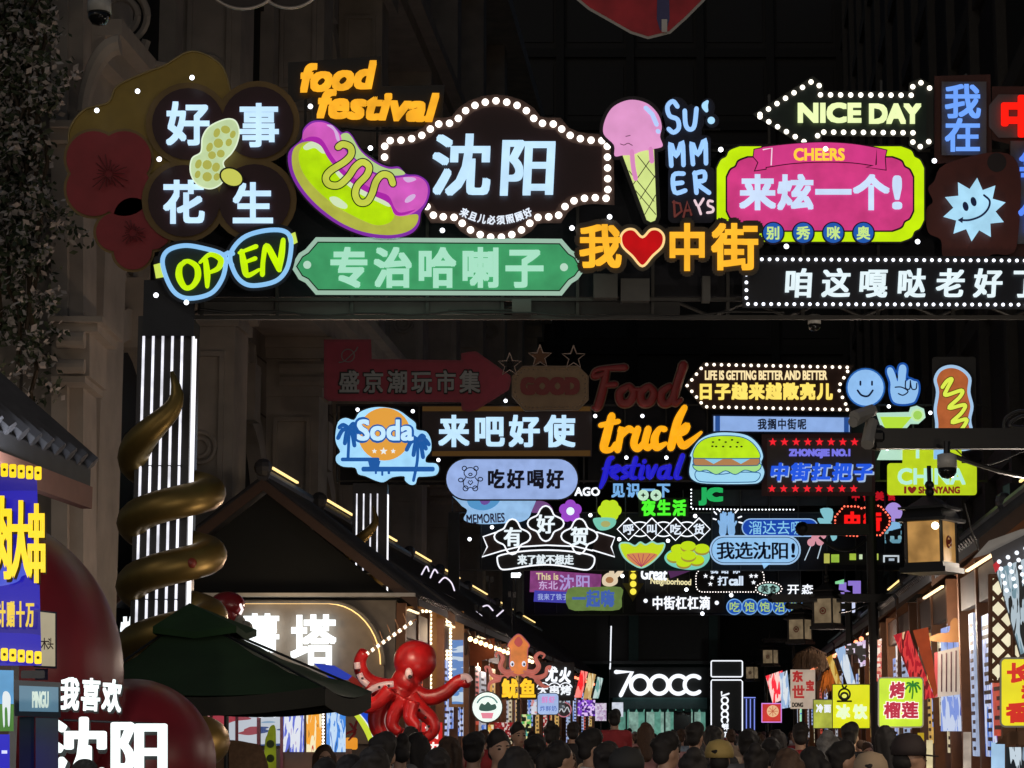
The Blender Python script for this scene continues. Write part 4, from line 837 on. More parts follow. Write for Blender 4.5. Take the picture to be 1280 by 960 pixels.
for l in ([[(185, 366), (188, 320)], [(177, 318), (176, 268)], [(186, 318), (188, 258)], [(195, 318), (200, 262)], [(202, 322), (210, 280)], [(178, 340), (163, 305)]], [[(232, 366), (229, 320)], [(240, 318), (241, 268)], [(231, 318), (229, 258)], [(222, 318), (218, 262)], [(215, 322), (208, 286)], [(240, 340), (257, 308)]]):
    s.stroke('hand', [q([(a, b, 5.2 if k == 0 else 1.5) for a, b in w]) if False else [(p[0], p[1], 4.6 if k == 0 else 1.35) for p in q(w)] for k, w in enumerate(l)], 1.4, E('#8cbcec', 0.85), 0.1, 0.03, smooth=False)
s.stroke('rays', [q(l) for l in ([(135, 292), (150, 296)], [(140, 255), (152, 268)], [(160, 240), (170, 252)], [(262, 248), (252, 260)], [(285, 280), (268, 286)], [(290, 315), (272, 310)])], 0.9, NEONW, 0.1, 0.01, smooth=False)
s = S('capsule_sign', 'royal blue capsule with pale outline and four thin pale characters', 'sign', 975, 659, D3, G3)
cp = rrect(927, 648, 1023, 671, 11.4, 6); s.poly('rim', cp, E('#9cc4f0', 0.85), 0.12, 0.06); s.poly('face', grow(cp, -1.4), E('#1a4ec0', 0.72), 0.126, 0.02); s.text('character', '溜达去哪', (936, 651, 1005, 668), E('#8cd0f4', 0.9), 0.13, 0.1, t=0.01, gap=0.06)
s = S('capsule_sign', 'light blue capsule speech bubble with navy characters', 'sign', 943, 688, D3, G3)
cp = rrect(887, 669, 1001, 706, 18, 7); s.poly('rim', cp, E('#a4ccf4', 0.85), 0.15, 0.06); s.poly('line', grow(cp, -2.2), M((0.03, 0.12, 0.3)), 0.154, 0.02); s.poly('face', grow(cp, -3), E('#98ccfa', 0.9, 0.05), 0.158, 0.02)
s.poly('tail', [(952, 703), (964, 703), (955, 711)], E('#98ccfa', 0.9), 0.15, 0.03); s.text('character', '我选沈阳', (896, 677, 986, 699), M((0.01, 0.045, 0.2)), 0.166, 0.3, hb=0.6, t=0.008, gap=0.02); s.text('character', '!', (989, 679, 994, 697), M((0.01, 0.045, 0.2)), 0.166, 0.5, t=0.008)
s = S('skewer_sign', 'two pink candied fruit skewers cut-out', 'sign', 1022, 668, D3, G3)
for a, b in (((1006, 700), (1024, 658)), ((1022, 698), (1034, 656))):
    s.stroke('stick', [[a, b]], 0.6, E('#c8dcec', 0.8), 0.14, 0.01, smooth=False)
for i, (x, y) in enumerate(((1017, 664), (1019, 672), (1014, 678), (1031, 661), (1028, 669), (1025, 677))): s.poly('fruit', ell(x, y, 5, None, 14), E('#e09aa8', 0.85), 0.155 + 0.003 * i, 0.02)
s = S('ribbon_bow_sign', 'pale teal ribbon bow cut-out left of the red bulb sign', 'sign', 1034, 652, D3, G3)
s.polys('bow', [sm(q([(705, 240), (770, 240), (768, 300), (745, 310), (725, 290)]), 3), sm(q([(690, 290), (740, 295), (750, 320), (715, 330)]), 3), sm(q([(740, 310), (770, 320), (795, 385), (780, 408), (765, 400)]), 3)], E('#8cd0dc', 0.8), 0.1, 0.05)
s = S('marquee_sign', 'small red bulb-edged sign with two glowing red characters', 'sign', 1078, 652, D3, G3)
rp = [(1044, 646), (1055, 633), (1072, 633), (1078, 636), (1084, 633), (1100, 632), (1112, 646), (1112, 655), (1101, 669), (1084, 669), (1078, 666), (1072, 670), (1055, 669), (1044, 657)]
s.poly('face', grow(rp, 2), M((0.04, 0.004, 0.005)), 0.16, 0.08); s.bulbs(walk(rp, 4.4), 1.25, E('#ff6a50', 1.8), 0.175); s.text('character', '中街', (1054, 639, 1102, 664), E('#ff1616', 1.0), 0.18, 1.5, t=0.02, gap=0.12, split=True)
s = S('balloon_sign', 'lilac balloon cut-out behind the small red bulb sign', 'sign', 1117, 640, D3, G3); s.poly('face', ell(1117, 640, 11, 12, 22), E('#b49aec', 0.8), 0.08, 0.05); s.poly('basket', [(1112, 653), (1124, 651), (1126, 660), (1110, 664)], E('#8cc4f0', 0.8), 0.08, 0.04)
s = S('pattern_sign', 'small pale blue lattice pattern board under the lilac balloon', 'sign', 1117, 668, D3, G3); s.poly('face', [(1106, 657), (1127, 655), (1127, 679), (1106, 679)], LEDP(['#06080c', '#7ab8d0', '#06080c', '#98d0e0'], 'cells', 0.6, 4), 0.06, 0.05)
s = S('red_character_sign', 'dim red lit row half hidden under the star board', 'sign', 1092, 622, D3, G3); s.text('character', '中街美食', (1064, 614, 1120, 626), E('#c81424', 0.75), 0.06, 0.6, t=0.02, gap=0.3)
# ================================================================== FOURTH SIGN GANTRY
D4 = 78.0; G4 = 'signs on the fourth gantry'
gantry('farthest sign gantry with white characters and blue discs', D4, 640, 1070, [], 690, 766, [(655, 700, 1068, 768, (0.005, 0.005, 0.007)), (1000, 690, 1068, 768, (0.01, 0.01, 0.011))],
       [(649, 718), (778, 720), (878, 767), (858, 737), (914, 744)], (700, 768))
for xx in (628, 1092): MB().box(P(xx, 700, D4).x, P(xx + 12, 700, D4).x, D4, D4 + 0.4, 0, P(0, 700, D4).z).build('column', STEEL, bpy.data.objects['sign_gantry.003'])
s = S('pink_board', 'pink and violet board reading This is with pale characters', 'sign', 706, 733, D4, G4)
s.poly('face', [(663, 712), (752, 718), (750, 742), (662, 740)], E('#a04c94', 0.62, 0.15), 0.1, 0.06); s.poly('lower_face', [(668, 738), (714, 740), (712, 754), (667, 752)], E('#4a48c0', 0.7), 0.12, 0.06)
s.text('lettering', 'This is', (670, 716, 698, 725), E('#e8d8a8', 0.8), 0.13, 0.3, t=0.01); s.text('small_character', '东北', (673, 726, 697, 737), E('#d8b8e8', 0.8), 0.13, 0.2, t=0.01); s.text('character', '沈阳', (699, 718, 738, 738), E('#b8a4e4', 0.8), 0.13, 0.4, t=0.01); s.text('small_character', '我来了铁子', (672, 742, 710, 750), E('#b0c0f0', 0.8), 0.13, 0.1, t=0.01)
s = S('lime_board', 'tilted dull lime board with three blue characters', 'sign', 744, 748, D4, G4)
s.poly('face', sm([(710, 736), (740, 734), (776, 734), (777, 748), (774, 762), (740, 763), (711, 761)], 3), E('#7c9a50', 0.62, 0.1), 0.16, 0.06); s.text('character', '一起嗨', (715, 737, 768, 759), E('#4a6cc4', 0.7), 0.172, 0.8, t=0.02, gap=0.02)
s = S('peace_hand_sign', 'cream peace sign hand cut-out over the pink board', 'sign', 764, 722, D4, G4)
s.polys('hand', [sm([(753, 722), (760, 716), (770, 718), (772, 728), (764, 733), (754, 731)], 4), sm([(762, 718), (762, 709), (765, 708), (768, 717)], 3), sm([(768, 718), (776, 711), (780, 713), (772, 722)], 3)], E('#ecd8b8', 0.85), 0.18, 0.04); s.poly('thumb', ell(762, 725, 5, 4, 14), E('#c08858', 0.7), 0.19, 0.02)
s = S('down_arrow_sign', 'olive arrow pointing down with four yellow round lamps', 'sign', 791, 728, D4, G4)
s.poly('arrow', [(786, 706), (797, 706), (797, 729), (805, 729), (791, 752), (778, 729), (786, 729)], M((0.22, 0.19, 0.02)), 0.1, 0.06)
for y in (711.5, 720.5, 730, 739.5): s.poly('lamp', ell(791.5, y, 4, None, 14), E('#ffec4a', 1.0), 0.12, 0.03)
s = S('script_sign', 'white script words Great Neighborhood', 'sign', 832, 722, D4, G4)
s.text('lettering', 'Great', (801, 709, 834, 725), NEONW, 0.1, 0.6, t=0.02, shear=0.1, rot=3); s.text('lettering', 'Neighborhood', (813, 723, 864, 733), E('#f4e8b0', 0.9), 0.1, 0.3, t=0.02, rot=2)
s = S('triangle_sign', 'dim purple triangular pennant', 'sign', 845, 715, D4, G4); s.poly('face', [(834, 710), (868, 712), (838, 723)], E('#6a3a70', 0.5), 0.06, 0.05)
s = S('marquee_sign', 'dark plate with tiny white bulbs, stars and mixed letters', 'sign', 909, 726, D4, G4)
mp_ = rrect(870, 712, 955, 740, 8, 4); s.poly('face', grow(mp_, 1.5), BLK, 0.1, 0.05); s.bulbs(walk(mp_, 3.4), 0.75, E('#fff4ee', 1.8), 0.11)
s.text('character', '打', (897, 720, 910, 732), E('#dcecff', 0.95), 0.12, 0.4, t=0.01); s.text('lettering', 'call', (911, 720, 929, 732), E('#dcecff', 0.95), 0.12, 0.6, t=0.01); s.text('small_character', '我给你', (888, 708, 925, 717), E('#dcecff', 0.9), 0.12, 0.4, t=0.01, gap=0.4)
s.polys('star', [star(x, y, 3.2) for x, y in ((882, 720), (890, 722), (888, 730), (939, 720), (945, 720), (942, 728))], NEONW, 0.12, 0.01)
s = S('oval_sign', 'pale teal oval with bulbs and two dark characters', 'sign', 961, 736, D4, G4)
s.poly('rim', ell(961, 736, 18, 9.5), BLK, 0.13, 0.05); s.bulbs(walk(ell(961, 736, 16.5, 8.3), 3.4), 0.75, E('#fff4ee', 1.8), 0.14); s.poly('face', ell(961, 736, 13.5, 6.3), E('#a8d4cc', 0.85), 0.14, 0.02); s.text('character', '美食', (951, 731, 971, 741), M((0.02, 0.1, 0.06)), 0.146, 0.3, t=0.004)
s = S('white_character_sign', 'two blocky white characters right of the oval', 'sign', 1000, 737, D4, G4); s.text('character', '开森', (984, 730, 1017, 744), NEONW, 0.1, 0.25, t=0.03, gap=0.2)
s = S('long_board', 'long black board with five white characters between two dots', 'sign', 850, 754, D4, G4)
s.poly('face', [(795, 742), (906, 742), (906, 766), (795, 766)], BLK, 0.06, 0.05); s.text('character', '中街杠杠滴', (815, 745, 888, 762), NEONW, 0.1, 0.45, t=0.02, gap=0.06, split=True); s.polys('dot', [ell(807, 751, 2.6), ell(896, 753.5, 2.6)], NEONW, 0.1, 0.02)
s = S('disc_row_sign', 'row of blue discs with yellow green characters', 'sign', 956, 758, D4, G4)
for i, ch in enumerate('吃饱饱沿街'):
    cx = 918 + 19 * i; d_ = s.poly('disc', ell(cx, 758.5, 10.2), E('#7ab0ec', 0.8), 0.1 + 0.001 * i, 0.04); s.poly('disc_face', ell(cx, 758.5, 8.8), E('#1c58c4', 0.75), 0.108, 0.01, parent=d_); s.text('character', ch, (cx - 6.5, 752, cx + 6.5, 765), E('#b4d470', 0.9), 0.114, 0.2, t=0.006, parent=d_)
s = S('pixel_sign', 'small lilac and white pixel console cut-outs at the right end', 'sign', 1058, 740, D4, G4)
s.polys('lilac_blocks', [[(1049, 728), (1058, 728), (1058, 737), (1064, 740), (1064, 744), (1048, 744)], [(1060, 726), (1076, 726), (1076, 742), (1066, 742), (1066, 732), (1060, 732)]], E('#9a80e0', 0.8), 0.1, 0.05); s.poly('green_block', [(1044, 727), (1055, 724), (1055, 730), (1044, 730)], E('#8ce0a0', 0.85), 0.1, 0.05); s.polys('console', [rrect(1048, 752, 1069, 766, 2), [(1050, 745), (1066, 753), (1050, 753)]], E('#d4dcfa', 0.9), 0.1, 0.05)
s = S('pattern_sign', 'low dark board with lime and white lit patches near the right pole', 'sign', 1075, 697, D3 - 0.3, G3); s.poly('board', [(1028, 690), (1126, 692), (1126, 706), (1036, 706)], BLK, 0.02, 0.05)
for x0, x1, y0, y1, cc_ in ((1030, 1037, 692, 704, '#c8c860'), (1039, 1049, 693, 703, '#a8d04a'), (1062, 1070, 692, 700, '#b8d84a'), (1074, 1078, 693, 699, '#d8f0c0'), (1090, 1098, 692, 700, '#c8dc60'), (1104, 1124, 694, 696, '#e0ecf4'), (1104, 1106, 696, 703, '#e0ecf4'), (1122, 1124, 696, 703, '#e0ecf4'), (1111, 1118, 698, 701, '#b8c8d8')): s.poly('lit_patch', [(x0, y0), (x1, y0), (x1, y1), (x0, y1)], E(cc_, 0.75, 0.1), 0.06, 0.04)
# ================================================================== GROUND AND BUILDINGS
def ground_mat():
    m = bpy.data.materials.new('paving'); m.use_nodes = True; n = m.node_tree; p = n.nodes['Principled BSDF']
    t = n.nodes.new('ShaderNodeTexCoord'); b = n.nodes.new('ShaderNodeTexBrick'); b.inputs['Scale'].default_value = 1.6
    b.inputs['Color1'].default_value = (0.12, 0.115, 0.11, 1); b.inputs['Color2'].default_value = (0.085, 0.082, 0.08, 1); b.inputs['Mortar'].default_value = (0.03, 0.03, 0.03, 1)
    b.inputs['Mortar Size'].default_value = 0.012
    n.links.new(t.outputs['Object'], b.inputs[0]); n.links.new(b.outputs[0], p.inputs['Base Color']); p.inputs['Roughness'].default_value = 0.4
    return m
o = mk('ground', [(-400, -100, -0.004), (400, -100, -0.004), (400, 700, -0.004), (-400, 700, -0.004)], [(0, 1, 2, 3)], M((0.05, 0.05, 0.05), 0.8)); tag(o, kind='structure')
mb = MB(); mb.add([W(-10.6, -5, 0), W(7.6, -5, 0), W(7.6, 118, 0), W(-10.6, 118, 0)], [(0, 1, 2, 3)]); tag(mb.build('street', ground_mat()), kind='structure')

STONE = M((0.44, 0.385, 0.33), 0.85, 0, 0.4, 1.6, 0.3); STONE2 = stone_mat((0.38, 0.33, 0.285), 1.3); DGLASS = M((0.006, 0.006, 0.007), 0.65)
# ornate stone facade on the left
fa = empty('stone_facade_building', W(-10, 60, 0), 'ornate pale stone facade with pilasters and arched windows along the left side', 'building')
AF = -10.6
MB().sbox(AF - 6, AF, 31, 126, 0, 34).build('wall', STONE2, fa)
def prism_a(mb, poly_dz, a0, a1):
    """outline in the street/height plane given thickness across the street"""
    n = len(poly_dz); v = [W(a1, d, z) for d, z in poly_dz] + [W(a0, d, z) for d, z in poly_dz]
    f = [tuple(range(n)), tuple(range(2 * n - 1, n - 1, -1))] + [(i, (i + 1) % n, n + (i + 1) % n, n + i) for i in range(n)]
    mb.add(v, f)
for k in range(10):
    d = 33 + 9.2 * k; m = MB()
    m.sbox(AF, AF + 1.5, d, d + 1.5, 0, 1.4).sbox(AF, AF + 1.25, d + 0.15, d + 1.35, 1.4, 9.6)
    m.sbox(AF, AF + 1.33, d + 0.1, d + 1.4, 9.6, 9.8).sbox(AF, AF + 1.29, d + 0.1, d + 1.4, 9.8, 10.5).sbox(AF, AF + 1.5, d - 0.05, d + 1.55, 10.5, 10.75).sbox(AF, AF + 1.6, d - 0.15, d + 1.65, 10.75, 11.0)
    for dd in (0.18, 1.32):
        for zz in (9.98, 10.3): m.bar(W(AF + 0.3, d + dd, zz), W(AF + 1.47, d + dd, zz), 0.17, 10)
    for z, h in ((1.9, 3.0), (5.4, 3.6), (13, 3.6), (17.2, 4.8)):
        x1 = AF + 1.25 if z < 12 else AF + 1.25
        m.sbox(AF + 0.18, x1 - 0.18, d + 0.07, d + 0.15, z, z + 0.1).sbox(AF + 0.18, x1 - 0.18, d + 0.07, d + 0.15, z + h, z + h + 0.1).sbox(AF + 0.18, AF + 0.28, d + 0.07, d + 0.15, z + 0.1, z + h).sbox(x1 - 0.28, x1 - 0.18, d + 0.07, d + 0.15, z + 0.1, z + h)
        for rr in (0.3, 0.18): m.tube([W(AF + 0.62 + rr * math.cos(t * math.pi / 8), d + 0.1, z + h / 2 + rr * math.sin(t * math.pi / 8)) for t in range(17)], 0.05, 6)
    m.sbox(AF, AF + 1.25, d + 0.15, d + 1.35, 12.4, 22.6).sbox(AF, AF + 1.5, d - 0.05, d + 1.55, 22.6, 23.2).sbox(AF, AF + 1.25, d + 0.15, d + 1.35, 24.4, 33)
    m.tube([W(AF + 1.3 + 0.3 * math.sin(t * 0.5), d + 0.75, 12.4 - t * 0.1) for t in range(0, 16)], [0.3 - 0.012 * t for t in range(16)], 8)
    m.build('pilaster', STONE, fa)
for z, h, w in ((11.0, 0.5, 1.5), (11.5, 0.35, 1.75), (11.85, 0.25, 2.0), (23.2, 0.5, 1.5), (23.7, 0.4, 1.9), (33, 0.7, 2.0)):
    MB().sbox(AF, AF + w, 31, 126, z + 0.003, z + h).build('cornice', STONE, fa)
for k in range(10):
    d = 34.6 + 9.2 * k; c = d + 3.8
    for z0, zt, nm in ((1.2, 6.4, 'window'), (13.2, 18.6, 'window'), (25, 29, 'window')):
        m = MB(); N = 14; hw, ho = 2.2, 2.75
        outer = [(c - ho, z0)] + [(c - ho * math.cos(math.pi * i / N), zt + ho * math.sin(math.pi * i / N)) for i in range(N + 1)] + [(c + ho, z0)]
        inner = [(c - hw, z0)] + [(c - hw * math.cos(math.pi * i / N), zt + hw * math.sin(math.pi * i / N)) for i in range(N + 1)] + [(c + hw, z0)]
        for i in range(len(outer) - 1):
            p = [outer[i], outer[i + 1], inner[i + 1], inner[i]]
            m.hexa([W(AF, *p[0]), W(AF, *p[1]), W(AF, *p[2]), W(AF, *p[3]), W(AF + 0.38, *p[0]), W(AF + 0.38, *p[1]), W(AF + 0.38, *p[2]), W(AF + 0.38, *p[3])])
        m.sbox(AF + 0.02, AF + 0.62, c - 0.3, c + 0.3, zt + hw - 0.15, zt + ho + 0.55); m.sbox(AF, AF + 0.7, c - 3.1, c + 3.1, z0 - 0.35, z0 - 0.003)
        fr = m.build('window', STONE, fa); m = MB(); prism_a(m, inner, AF + 0.005, AF + 0.06); m.build('pane', DGLASS, fr)
        m = MB(); m.sbox(AF + 0.06, AF + 0.14, c - 0.05, c + 0.05, z0, zt + hw * 0.98).sbox(AF + 0.06, AF + 0.14, c - hw, c + hw, zt - 0.05, zt + 0.05); m.build('mullion', M((0.05, 0.045, 0.04)), fr)
    m = MB()
    for z in (9.9, 21.6):
        for rr, th in ((0.85, 0.14), (0.5, 0.1)):
            m.tube([W(AF + 0.12, c + rr * math.cos(t * math.pi / 10), z + rr * math.sin(t * math.pi / 10)) for t in range(21)], th, 6)
        for a in range(8): m.ball(W(AF + 0.15, c + 0.3 * math.cos(a * math.pi / 4), z + 0.3 * math.sin(a * math.pi / 4)), 0.15, 6, 5)
        for sd in (-1, 1): m.tube([W(AF + 0.14, c + sd * (1.0 + 0.12 * t), z + 0.55 * math.sin(t * 0.55) * (1 - t / 14)) for t in range(13)], [0.17 - 0.01 * t for t in range(13)], 6)
    m.build('rosette', STONE, fa)
# near stone corner with scrolls, behind the plum blossoms
nb_ = empty('stone_corner_pier', P(60, 912, 30), 'weathered stone pier with capital, behind the blossoming vines at the left edge', 'pier')
def pb(mb, x0, y0, x1, y1, Y, t): return mb.pbox(x0, y0, x1, y1, Y, t)
m = MB(); pb(m, -260, -260, 64, 960, 30.4, 1.5); m.build('wall', STONE2, nb_)
m = MB(); pb(m, 64, -260, 84, 960, 30.2, 1.2); pb(m, 84, -260, 104, 960, 30.35, 1.0); m.build('pilaster', STONE, nb_)
m = MB(); pb(m, 60, 395, 128, 402, 29.7, 1.6); pb(m, 62, 402, 122, 414, 29.8, 1.5); pb(m, 66, 414, 112, 470, 29.95, 1.3); pb(m, 64, 470, 106, 478, 29.85, 1.4); pb(m, 62, 150, 112, 158, 29.9, 1.4); pb(m, 62, 158, 108, 175, 30.0, 1.3)
m.bar(P(72, 425, 29.8), P(106, 425, 29.8), 0.12, 12).bar(P(72, 458, 29.8), P(106, 458, 29.8), 0.1, 12)
m.build('capital', STONE, nb_); m = MB(); m.tube([P(104 + 46 * (t / 14) ** 1.5, 140 - 84 * math.sin(t / 14 * 1.57), 30.1) for t in range(15)], [0.1 + 0.004 * t for t in range(15)], 8); m.build('scroll_bracket', STONE, nb_)
m = MB()
for cx, cy, r in ((150, 20, 34), (150, 20, 22), (195, 120, 40), (195, 120, 28)): m.tube([P(cx + r * math.cos(t * math.pi / 12), cy + r * math.sin(t * math.pi / 12), 33.0) for t in range(25)], 0.06, 6)
m.tube([P(118 + 5 * t, 180 - 10 * t - 30 * math.sin(t / 3), 33) for t in range(12)], 0.12, 6); m.tube([P(150 + 3 * t, 150 - 9 * t, 33) for t in range(12)], 0.08, 6)
m.build('scroll_ornament', STONE, nb_)
# blossoming vines
def leafy(name, label, cat, strands, mats, size, n, seed, group=None):
    root = empty(name, strands[0][-1] if False else Vector(strands[0][0]), label, cat, group); rnd = random.Random(seed)
    parts = [MB() for _ in mats]; st = MB()
    for sd in strands:
        st.tube(sd, 0.03, 5)
        cen = []
        for _ in range(34): i = rnd.randrange(len(sd) - 1); cen.append((Vector(sd[i]).lerp(Vector(sd[i + 1]), rnd.random()) + Vector((rnd.gauss(0, 0.2), rnd.gauss(0, 0.15), 0)), rnd.uniform(0.05, 0.13)))
        for _ in range(n):
            cc_, sg_ = rnd.choice(cen); c = cc_ + Vector((rnd.gauss(0, sg_), rnd.gauss(0, sg_), rnd.gauss(0, sg_)))
            b = parts[rnd.choices(range(len(mats)), [2.4, 1.4, 3.2][:len(mats)])[0]]; z = size * rnd.uniform(0.6, 1.3)
            u = Vector((rnd.uniform(-1, 1), rnd.uniform(-1, 1), rnd.uniform(-1, 1))).normalized(); w = u.orthogonal().normalized()
            if rnd.random() < 0.5: w = u.cross(w)
            b.add([c - u * z, c + w * z * 0.6 + Vector((0, 0.01, 0)), c + u * z, c - w * z * 0.6], [(0, 1, 2, 3)])
    st.build('stem', M((0.06, 0.04, 0.02)), root)
    for nm, b, mt in zip(('leaves', 'dark_leaves', 'blossoms'), parts, mats): b.build(nm, mt, root)
rnd = random.Random(4)
strands = [[P(x0 + rnd.uniform(-9, 9), y, 29.4 + rnd.uniform(-0.2, 0.1)) for y in range(-160, y1, 26)] for x0, y1 in ((-12, 440), (2, 420), (16, 470), (30, 415), (42, 520), (52, 380), (28, 330), (12, 300))]
leafy('flowering_vine', 'pale flowering vines hanging down the stone pier at the upper left', 'vine', strands, (M((0.09, 0.115, 0.06)), M((0.04, 0.06, 0.03)), M((0.6, 0.54, 0.5))), 0.06, 1150, 5)
# plain dark buildings: far end and right
def grid_building(name, label, a0, a1, d0, d1, h, wallm, bay, fl, face, matp, zb=5.2):
    r = empty(name, W((a0 + a1) / 2, (d0 + d1) / 2, 0), label, 'building')
    MB().sbox(a0, a1, d0, d1, 0, h).build('wall', wallm, r); m = MB()
    if face == 'front':
        n = int((a1 - a0) / bay)
        for i in range(n + 1): m.sbox(a0 + i * bay - 0.22, a0 + i * bay + 0.22, d0 - 0.3, d0, zb, h)
        j = zb
        while j < h: m.sbox(a0, a1, d0 - 0.2, d0, j, j + 0.5); j += fl
    else:
        n = int((d1 - d0) / bay)
        for i in range(n + 1): m.sbox(a0 - 0.3, a0, d0 + i * bay - 0.25, d0 + i * bay + 0.25, 0, h)
        j = zb
        while j < h: m.sbox(a0 - 0.2, a0, d0, d1, j, j + 0.6); j += fl
    m.build('frame', matp, r); m = MB(); j = zb + 0.9
    while j < h - 2:
        for i in range(n):
            if face == 'front': m.sbox(a0 + i * bay + 0.4, a0 + (i + 1) * bay - 0.4, d0 - 0.06, d0 - 0.01, j, j + fl - 1.4)
            else: m.sbox(a0 - 0.06, a0 - 0.01, d0 + i * bay + 0.4, d0 + (i + 1) * bay - 0.4, j, j + fl - 1.4)
        j += fl
    m.build('window', DGLASS, r); return r
endb = grid_building('department_store', 'dark department store closing the far end of the street above the shop', -16, 7.5, 118, 130, 46, M((0.012, 0.0115, 0.012), 0.7), 3.9, 4.2, 'front', M((0.011, 0.011, 0.011), 0.8))
grid_building('dark_office_building', 'dark glazed building along the right side above the stall roofs', 7.6, 22, 26, 126, 42, M((0.026, 0.025, 0.025), 0.7), 5.5, 4.4, 'side', M((0.036, 0.034, 0.033), 0.7), 4)
grid_building('dark_tower', 'taller dark tower block rising behind the far store', -50, 40, 150, 165, 75, M((0.014, 0.014, 0.016), 0.7), 6, 4, 'front', M((0.02, 0.02, 0.022), 0.7), 44)
# black end-of-street screen frames over the shop
D5 = 112.0
sh_ = empty('corner_shop', P(825, 912, D5), 'teal fronted drink shop with scalloped awning at the end of the street', 'shop')
def pbx(part, x0, y0, x1, y1, Y, t, mat, parent): return MB().pbox(x0, y0, x1, y1, Y, t).build(part, mat, parent)
pbx('upper_wall', 640, 640, 900, 826, D5, 4, M((0.03, 0.024, 0.023)), sh_); pbx('pilaster', 786, 762, 798, 826, D5 - 0.2, 0.2, M((0.03, 0.06, 0.055)), sh_); pbx('pilaster', 886, 762, 897, 826, D5 - 0.2, 0.2, M((0.03, 0.06, 0.055)), sh_)
pbx('fascia', 762, 834, 888, 872, D5 - 0.3, 0.28, M((0.012, 0.013, 0.013)), sh_); pbx('ledge', 700, 826, 900, 830, D5 - 0.4, 0.4, M((0.06, 0.06, 0.06)), sh_)
m = MB(); m.add([P(766, 872, D5 - 0.3), P(884, 872, D5 - 0.3), P(884, 886, D5 - 1.3), P(766, 886, D5 - 1.3)], [(0, 1, 2, 3)])
for i in range(12): m.add([P(766 + 118 * i / 12, 886, D5 - 1.3), P(766 + 118 * (i + 1) / 12, 886, D5 - 1.3), P(766 + 118 * (i + 0.8) / 12, 890, D5 - 1.3), P(766 + 118 * (i + 0.2) / 12, 890, D5 - 1.3)], [(0, 1, 2, 3)])
m.build('awning', M((0.04, 0.11, 0.1), 0.8), sh_)
pbx('back_wall', 766, 872, 884, 925, D5 + 1.5, 0.1, E('#6fae9c', 0.55, 0.2), sh_)
for x in (786, 806, 826, 846, 864): pbx('shop_shelf_panel', x, 890, x + 12, 925, D5 + 1.2, 0.06, E('#a8d4c4', 0.5, 0.25), sh_)
pbx('door', 842, 888, 864, 930, D5 + 0.4, 0.06, M((0.02, 0.03, 0.03), 0.2), sh_)
m = MB()
for x in (766, 782, 806, 830, 866, 882): m.pbox(x, 872, x + 2, 930, D5 - 0.1, 0.1)
m.build('mullion', M((0.05, 0.12, 0.11)), sh_)
s = S('shop_sign', 'big white rounded digits and letters 700CC over the teal awning', 'sign', 823, 854, D5 - 0.4)
s.stroke('character', [[(770, 840), (790, 840), (776, 869)]], 2.6, NEONW, 0.1, 0.06, smooth=False)
for cx in (800, 824): s.stroke('character', [ell(cx, 856, 11.2, None, 28) + [(cx + 11.2, 856)]], 2.5, NEONW, 0.1, 0.06, smooth=False)
for cx in (848, 867): s.stroke('character', [ell(cx, 856, 11.2, None, 20, 0, 50, 310)], 2.5, NEONW, 0.1, 0.06, smooth=False)
s = S('pylon_sign', 'dark upright pylon edged with white light, letters 700CC turned sideways', 'sign', 908, 870, D5 - 3)
s.poly('lower_panel', [(890, 851), (928, 851), (928, 930), (890, 930)], M((0.035, 0.025, 0.025)), 0.0, 0.5); s.poly('upper_panel', rrect(889, 826, 928, 846, 2), M((0.05, 0.05, 0.05)), 0.0, 0.5)
s.stroke('light_edge', [rrect(889, 826, 928, 846, 2) + [(928, 844)], [(889, 930), (889, 852), (890, 850), (926, 850), (928, 852), (928, 930)]], 0.75, NEONW, 0.02, 0.03, smooth=False)
s.stroke('character', [[(902, 865), (902, 870), (911, 867)]], 1.0, NEONW, 0.02, 0.03, smooth=False); s.stroke('character', [ell(906, 875.5, 4, None, 16) + [(910, 875.5)], ell(906, 884, 4, None, 16) + [(910, 884)]], 1.0, NEONW, 0.02, 0.03, smooth=False)
s.stroke('character', [ell(906, 893, 4, None, 12, 0, -220, 40), ell(906, 900, 4, None, 12, 0, -220, 40)], 1.0, NEONW, 0.02, 0.03, smooth=False)
s.text('small_character', '鲜奶', (901, 905, 911, 926), NEONW, 0.02, 0.3, t=0.02, slots=[(902, 904, 911, 913), (902, 914, 911, 923)])
s = S('light_tube', 'thin vertical white light tube left of the 700CC letters', 'lamp', 763, 810, D5 - 1); s.stroke('tube', [[(764, 783), (763, 826)], [(763, 829), (762.5, 836)]], 0.8, NEONW, 0.0, 0.04, smooth=False); s.stroke('mount_rail', [[(761.5, 770), (761, 912)]], 0.8, STEEL, -0.06, 0.04, smooth=False)
s = S('blue_light_panel', 'navy panel striped with bright blue light lines beside the pylon', 'sign', 937, 890, D5 - 5); s.poly('panel', [(929, 871), (945, 871), (945, 930), (929, 930)], M((0.01, 0.012, 0.06)), 0, 0.3)
s.stroke('light_line', [[(930, 872), (944, 872)], [(933, 874), (933, 930)], [(938, 874), (938, 930)], [(943, 874), (943, 930)]], 0.6, E('#8a9cff', 0.9), 0.02, 0.03, smooth=False)
s = S('white_poster', 'small white glowing poster beside the shop doorway', 'poster', 772, 888, D5 - 2); s.poly('face', [(765, 878), (779, 878), (779, 896), (765, 896)], E('#e6ecfa', 0.8, 0.15), 0, 0.1); s.poly('stand', [(771, 896), (773, 896), (773, 920), (771, 920)], STEEL, -0.02, 0.05)
